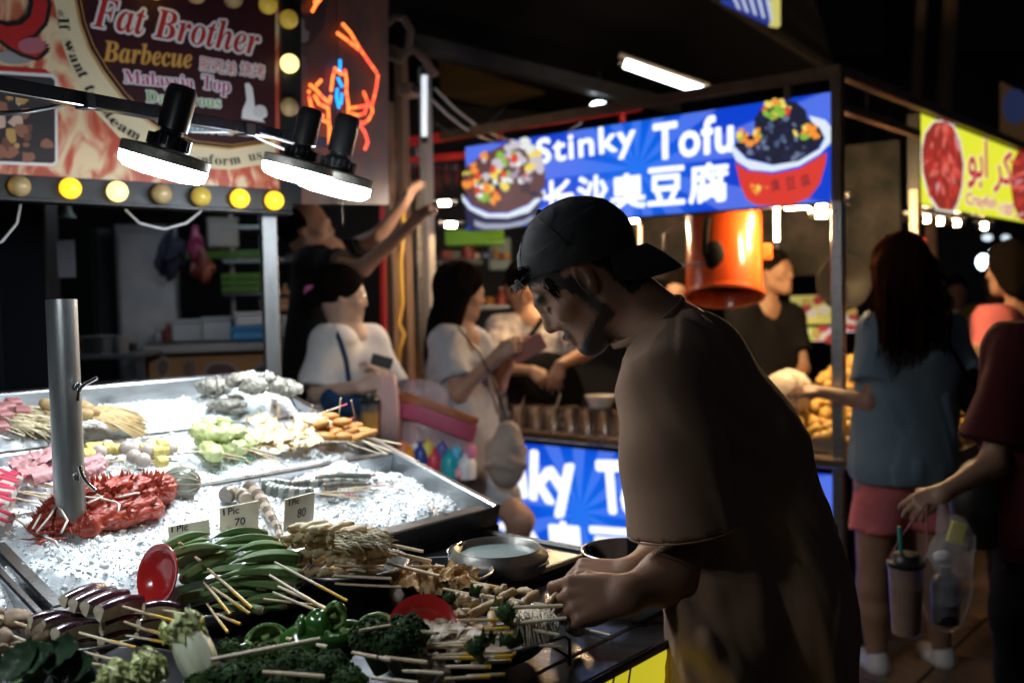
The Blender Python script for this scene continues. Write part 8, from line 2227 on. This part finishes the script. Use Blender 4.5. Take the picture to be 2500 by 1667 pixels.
# girl in the blue-grey tee and pink shorts
d = 3.72
hd = P(2190, 655, d)
s1, s2 = P(2140, 800, d - .02), P(2310, 805, d + .08)
zf = .02
def foot(px, dd, z=0): 
    r = ray(px, 1400); return Vector((CAMP.x + r.x * dd, CAMP.y + r.y * dd, z))
t, hl, MHd = crowd('long haired girl in a blue grey tee and pink shorts, seen from behind', hd, (-.30, .93, -.05), (0, 0, 1), skC, blu, s1, s2, P(2205, 1130, d),
      [(s1, P(2130, 985, d - .06), P(2010, 958, d + .10), (-.85, .35, .05), (-.2, -.4, .8), True, .35), (s2, P(2385, 985, d + .05), P(2400, 880, d + .25), (.2, .6, .3), (.3, -.4, .5), False, .4)],
      hs=1.0, sleeve=.62, sr=.076, hemz=P(2205, 1172, d).z, hr=.150, waist=.125, hair=hair_long(.26, 1.45, back=-.05),
      legs=[(P(2140, 1190, d), P(2128, 1430, d), foot(2140, d, .07)), (P(2270, 1190, d), P(2285, 1430, d), foot(2300, d + .05, .07))], bottom=pnk, pants_len=.42, h=.009, hairmat=M('brown_hair', (.030, .011, .006), .8, bump=(240, .8), stretch=(1, 1, .12), spec=0))
strands(t, MHd, .36, 1.4, 260, MATS['brown_hair'], 6)
ns = thing('shoe', None, None, (0, 0, 0)) if False else None
for q in (foot(2140, d), foot(2300, d + .05)):
    sdf_obj('shoe', U(.02, el(T3(q + Vector((-.01, .08, .035))), (.045, .10, .035)), rc(T3(q + Vector((0, -.02, .04))), T3(q + Vector((0, -.01, .07))), .042, .040)), tuple(q + Vector((-.12, -.12, -.02))), tuple(q + Vector((.12, .25, .16))), .008, M('white_trainer', (.55, .52, .5), .5), t)
MB().tube([P(2240, 745, d - .13), P(2290, 800, d - .17), P(2335, 870, d - .16), P(2365, 930, d - .1)], .016, 6, flat=.4).build('bag_strap', blk, t, smooth=180)
sdf_obj('shoulder_bag', WAV(el(T3(P(2378, 960, d - .02)), (.06, .10, .09)), .004, 30), tuple(P(2378, 960, d) - Vector((.15, .2, .2))), tuple(P(2378, 960, d) + Vector((.15, .2, .2))), .009, blk, t)

# woman in pink at the crayfish stall
d = 4.7
hd = P(2462, 655, d)
s1, s2 = P(2415, 780, d), P(2560, 780, d + .1)
t, hl, MHd = crowd('woman in a coral pink hooded top at the crayfish stall', hd, (-.5, .6, -.1), (0, 0, 1), skA, pnk, s1, s2, P(2480, 1080, d),
      [(s1, P(2400, 960, d - .05), P(2370, 870, d - .25), (-.3, -.7, .4), (-.6, -.2, .5), True, .4)], hs=1.0, sleeve=1.0, sr=.09, hr=.15, waist=.14, hair=hair_long(.10, back=-.05),
      legs=[(P(2450, 1100, d), P(2450, 1300, d), foot(2450, d, .05)), (P(2530, 1100, d), P(2530, 1300, d), foot(2530, d, .05))], bottom=blk, pants_len=1.0)

# passer-by in maroon at the right edge
d = 2.9
hd = P(2640, 620, d)
s1, s2 = P(2480, 850, d - .10), P(2700, 840, d + .1)
t, hl, MHd = crowd('passer-by in maroon and black at the right edge, carrying drinks', hd, (-.25, .9, 0), (0, 0, 1), skC, mar, s1, s2, P(2575, 1250, d),
      [(s1, P(2425, 1130, d - .12), P(2300, 1205, d - .16), (-.80, .1, -.45), (-.3, -.75, .6), True, (.5, .6, .7, .8))],
      hs=1.05, sleeve=.72, sr=.105, hr=.17, waist=.16, hair=hair_short(), h=.008, legs=[(P(2500, 1270, d), P(2500, 1500, d), foot(2500, d, .05)), (P(2640, 1270, d), P(2640, 1500, d), foot(2640, d, .05))], bottom=blk, pants_len=1.0)
sdf_obj('black_bag', WAV(U(.03, el(T3(P(2400, 1230, d - .02)), (.10, .07, .14)), el(T3(P(2450, 1160, d)), (.06, .05, .10))), .006, 20, 7), tuple(P(2400, 1230, d) - Vector((.3, .25, .32))), tuple(P(2400, 1230, d) + Vector((.3, .25, .32))), .011, M('black_nylon', (.012, .014, .016), .5), t)

# far away shoppers
for (px, py, dd, top, lab, hs) in ((2335, 712, 8.0, wht, 'distant man in a white tee between the girl and the pink top', 1), (2424, 684, 8.4, yel, 'distant shopper in a yellow shirt beyond the pink top', 1), (2290, 700, 9.0, lav, 'distant shopper in lavender just behind the long haired girl', 1)):
    hd = P(px, py, dd); s1 = hd + Vector((-.19, 0, -.27)); s2 = hd + Vector((.19, 0, -.27))
    crowd(lab, hd, (-.4, -.85, -.1), (0, 0, 1), skA, top, s1, s2, hd + Vector((0, 0, -.80)), [(s1, s1 + Vector((-.05, 0, -.28)), s1 + Vector((.05, -.2, -.40)), (.3, -.8, 0), (0, 0, 1), False, .4)], hair=hair_short(), h=.018)

# things carried at the right edge
d = 2.72
cc = P(2212, 1545, d)
t = cup(cc, .047, .19, [M('frosted_cup', (.45, .30, .25), .25, trans=.5, alpha=.75), M('orange_tea', (.55, .26, .07), .4, var=(30, .5)), black_plastic], 'large iced drink with a black lid hanging on a pink strap')
MB().cyl(P(2200, 1370, d), P(2196, 1285, d), .006).build('straw', M('green_straw', (.02, .25, .18), .4), t)
MB().tube([P(2170, 1365, d), P(2200, 1310, d), P(2245, 1250, d), P(2262, 1225, d)], .005, 6, flat=.4).build('strap', M('pink_strap', (.5, .18, .17), .5), t, smooth=180)
MB().tube([P(2262, 1225, d), P(2262, 1300, d + .01), P(2262, 1370, d + .01)], .006, 6, flat=.4).build('strap', MATS['pink_strap'], t, smooth=180)
t = thing('plastic_bag', 'clear carrier bag with a black bottle and a yellow packet', 'bag', tuple(P(2320, 1540, d)))
q = P(2315, 1420, d)
film2 = M('carrier_film', (.8, .8, .85), .12, alpha=.20, bump=(25, 5))
sdf_obj('film', WAV(U(.03, el(T3(P(2310, 1430, d)), (.068, .05, .13)), el(T3(P(2335, 1330, d)), (.05, .04, .08)), rc(T3(P(2300, 1240, d)), T3(P(2320, 1330, d)), .012, .03)), .004, 40, 4), tuple(q - Vector((.2, .12, .25))), tuple(q + Vector((.2, .12, .3))), .007, film2, t)
MB().lathe([(.001, -.06), (.036, -.055), (.038, .05), (.03, .07), (.014, .08), (.014, .10), (.001, .10)], P(2308, 1470, d), 20).build('bottle', black_plastic, t, smooth=50)
MB().box(P(2335, 1300, d), (.045, .012, .06), Matrix.Rotation(.3, 3, 'Y'), .004).build('packet', M('yellow_packet', (.65, .62, .03), .4), t)
MB().sph(P(2300, 1358, d - .02), (.026, .02, .018), 10, 6, jit=.1).build('crumpled_tissue', wht, t, smooth=180)

# ------------------------------------------------------------------ look-alikes get the place that tells them apart
bpy.context.view_layer.update()
def shot(o):
    pts = []
    for q in [o] + list(o.children):
        if q.type == 'MESH': pts += [q.matrix_world @ Vector(c) for c in q.bound_box]
    if not pts: pts = [o.matrix_world.translation]
    c = sum(pts, Vector()) / len(pts) - CAMP
    z = c.dot(fw); return 1250 + c.dot(R_) / z * FPX, 833 - c.dot(U_) / z * FPX
ORD = ('first second third fourth fifth sixth seventh eighth ninth tenth eleventh twelfth thirteenth fourteenth fifteenth sixteenth seventeenth eighteenth nineteenth twentieth').split()
def ordn(i): return ORD[i] if i < 20 else ('twenty', 'thirty', 'forty')[min(2, (i + 1) // 10 - 2)] + '-' + ORD[(i + 1) % 10 - 1] if (i + 1) % 10 else ('twentieth', 'thirtieth', 'fortieth')[min(2, (i + 1) // 10 - 2)]
byl = {}
for o in S.objects:
    if o.parent is None and 'label' in o: byl.setdefault(o['label'], []).append(o)
for lab, os_ in byl.items():
    if len(os_) < 2: continue
    pos = {o: shot(o) for o in os_}
    ys = [p[1] for p in pos.values()]
    rows = [os_]
    if len(os_) > 7:
        mid = sorted(ys)[len(ys) // 2]
        rows = [[o for o in os_ if pos[o][1] < mid], [o for o in os_ if pos[o][1] >= mid]]
    for k, rw in enumerate(rows):
        rw.sort(key=lambda o: pos[o][0])
        for i, o in enumerate(rw):
            w = ordn(i) + ' from the left' + ('' if len(rows) == 1 else (' in the upper half' if k == 0 else ' in the lower half'))
            words = lab.split()
            o['label'] = ' '.join(words[:16 - len(w.split())]).rstrip(',') + ', ' + w
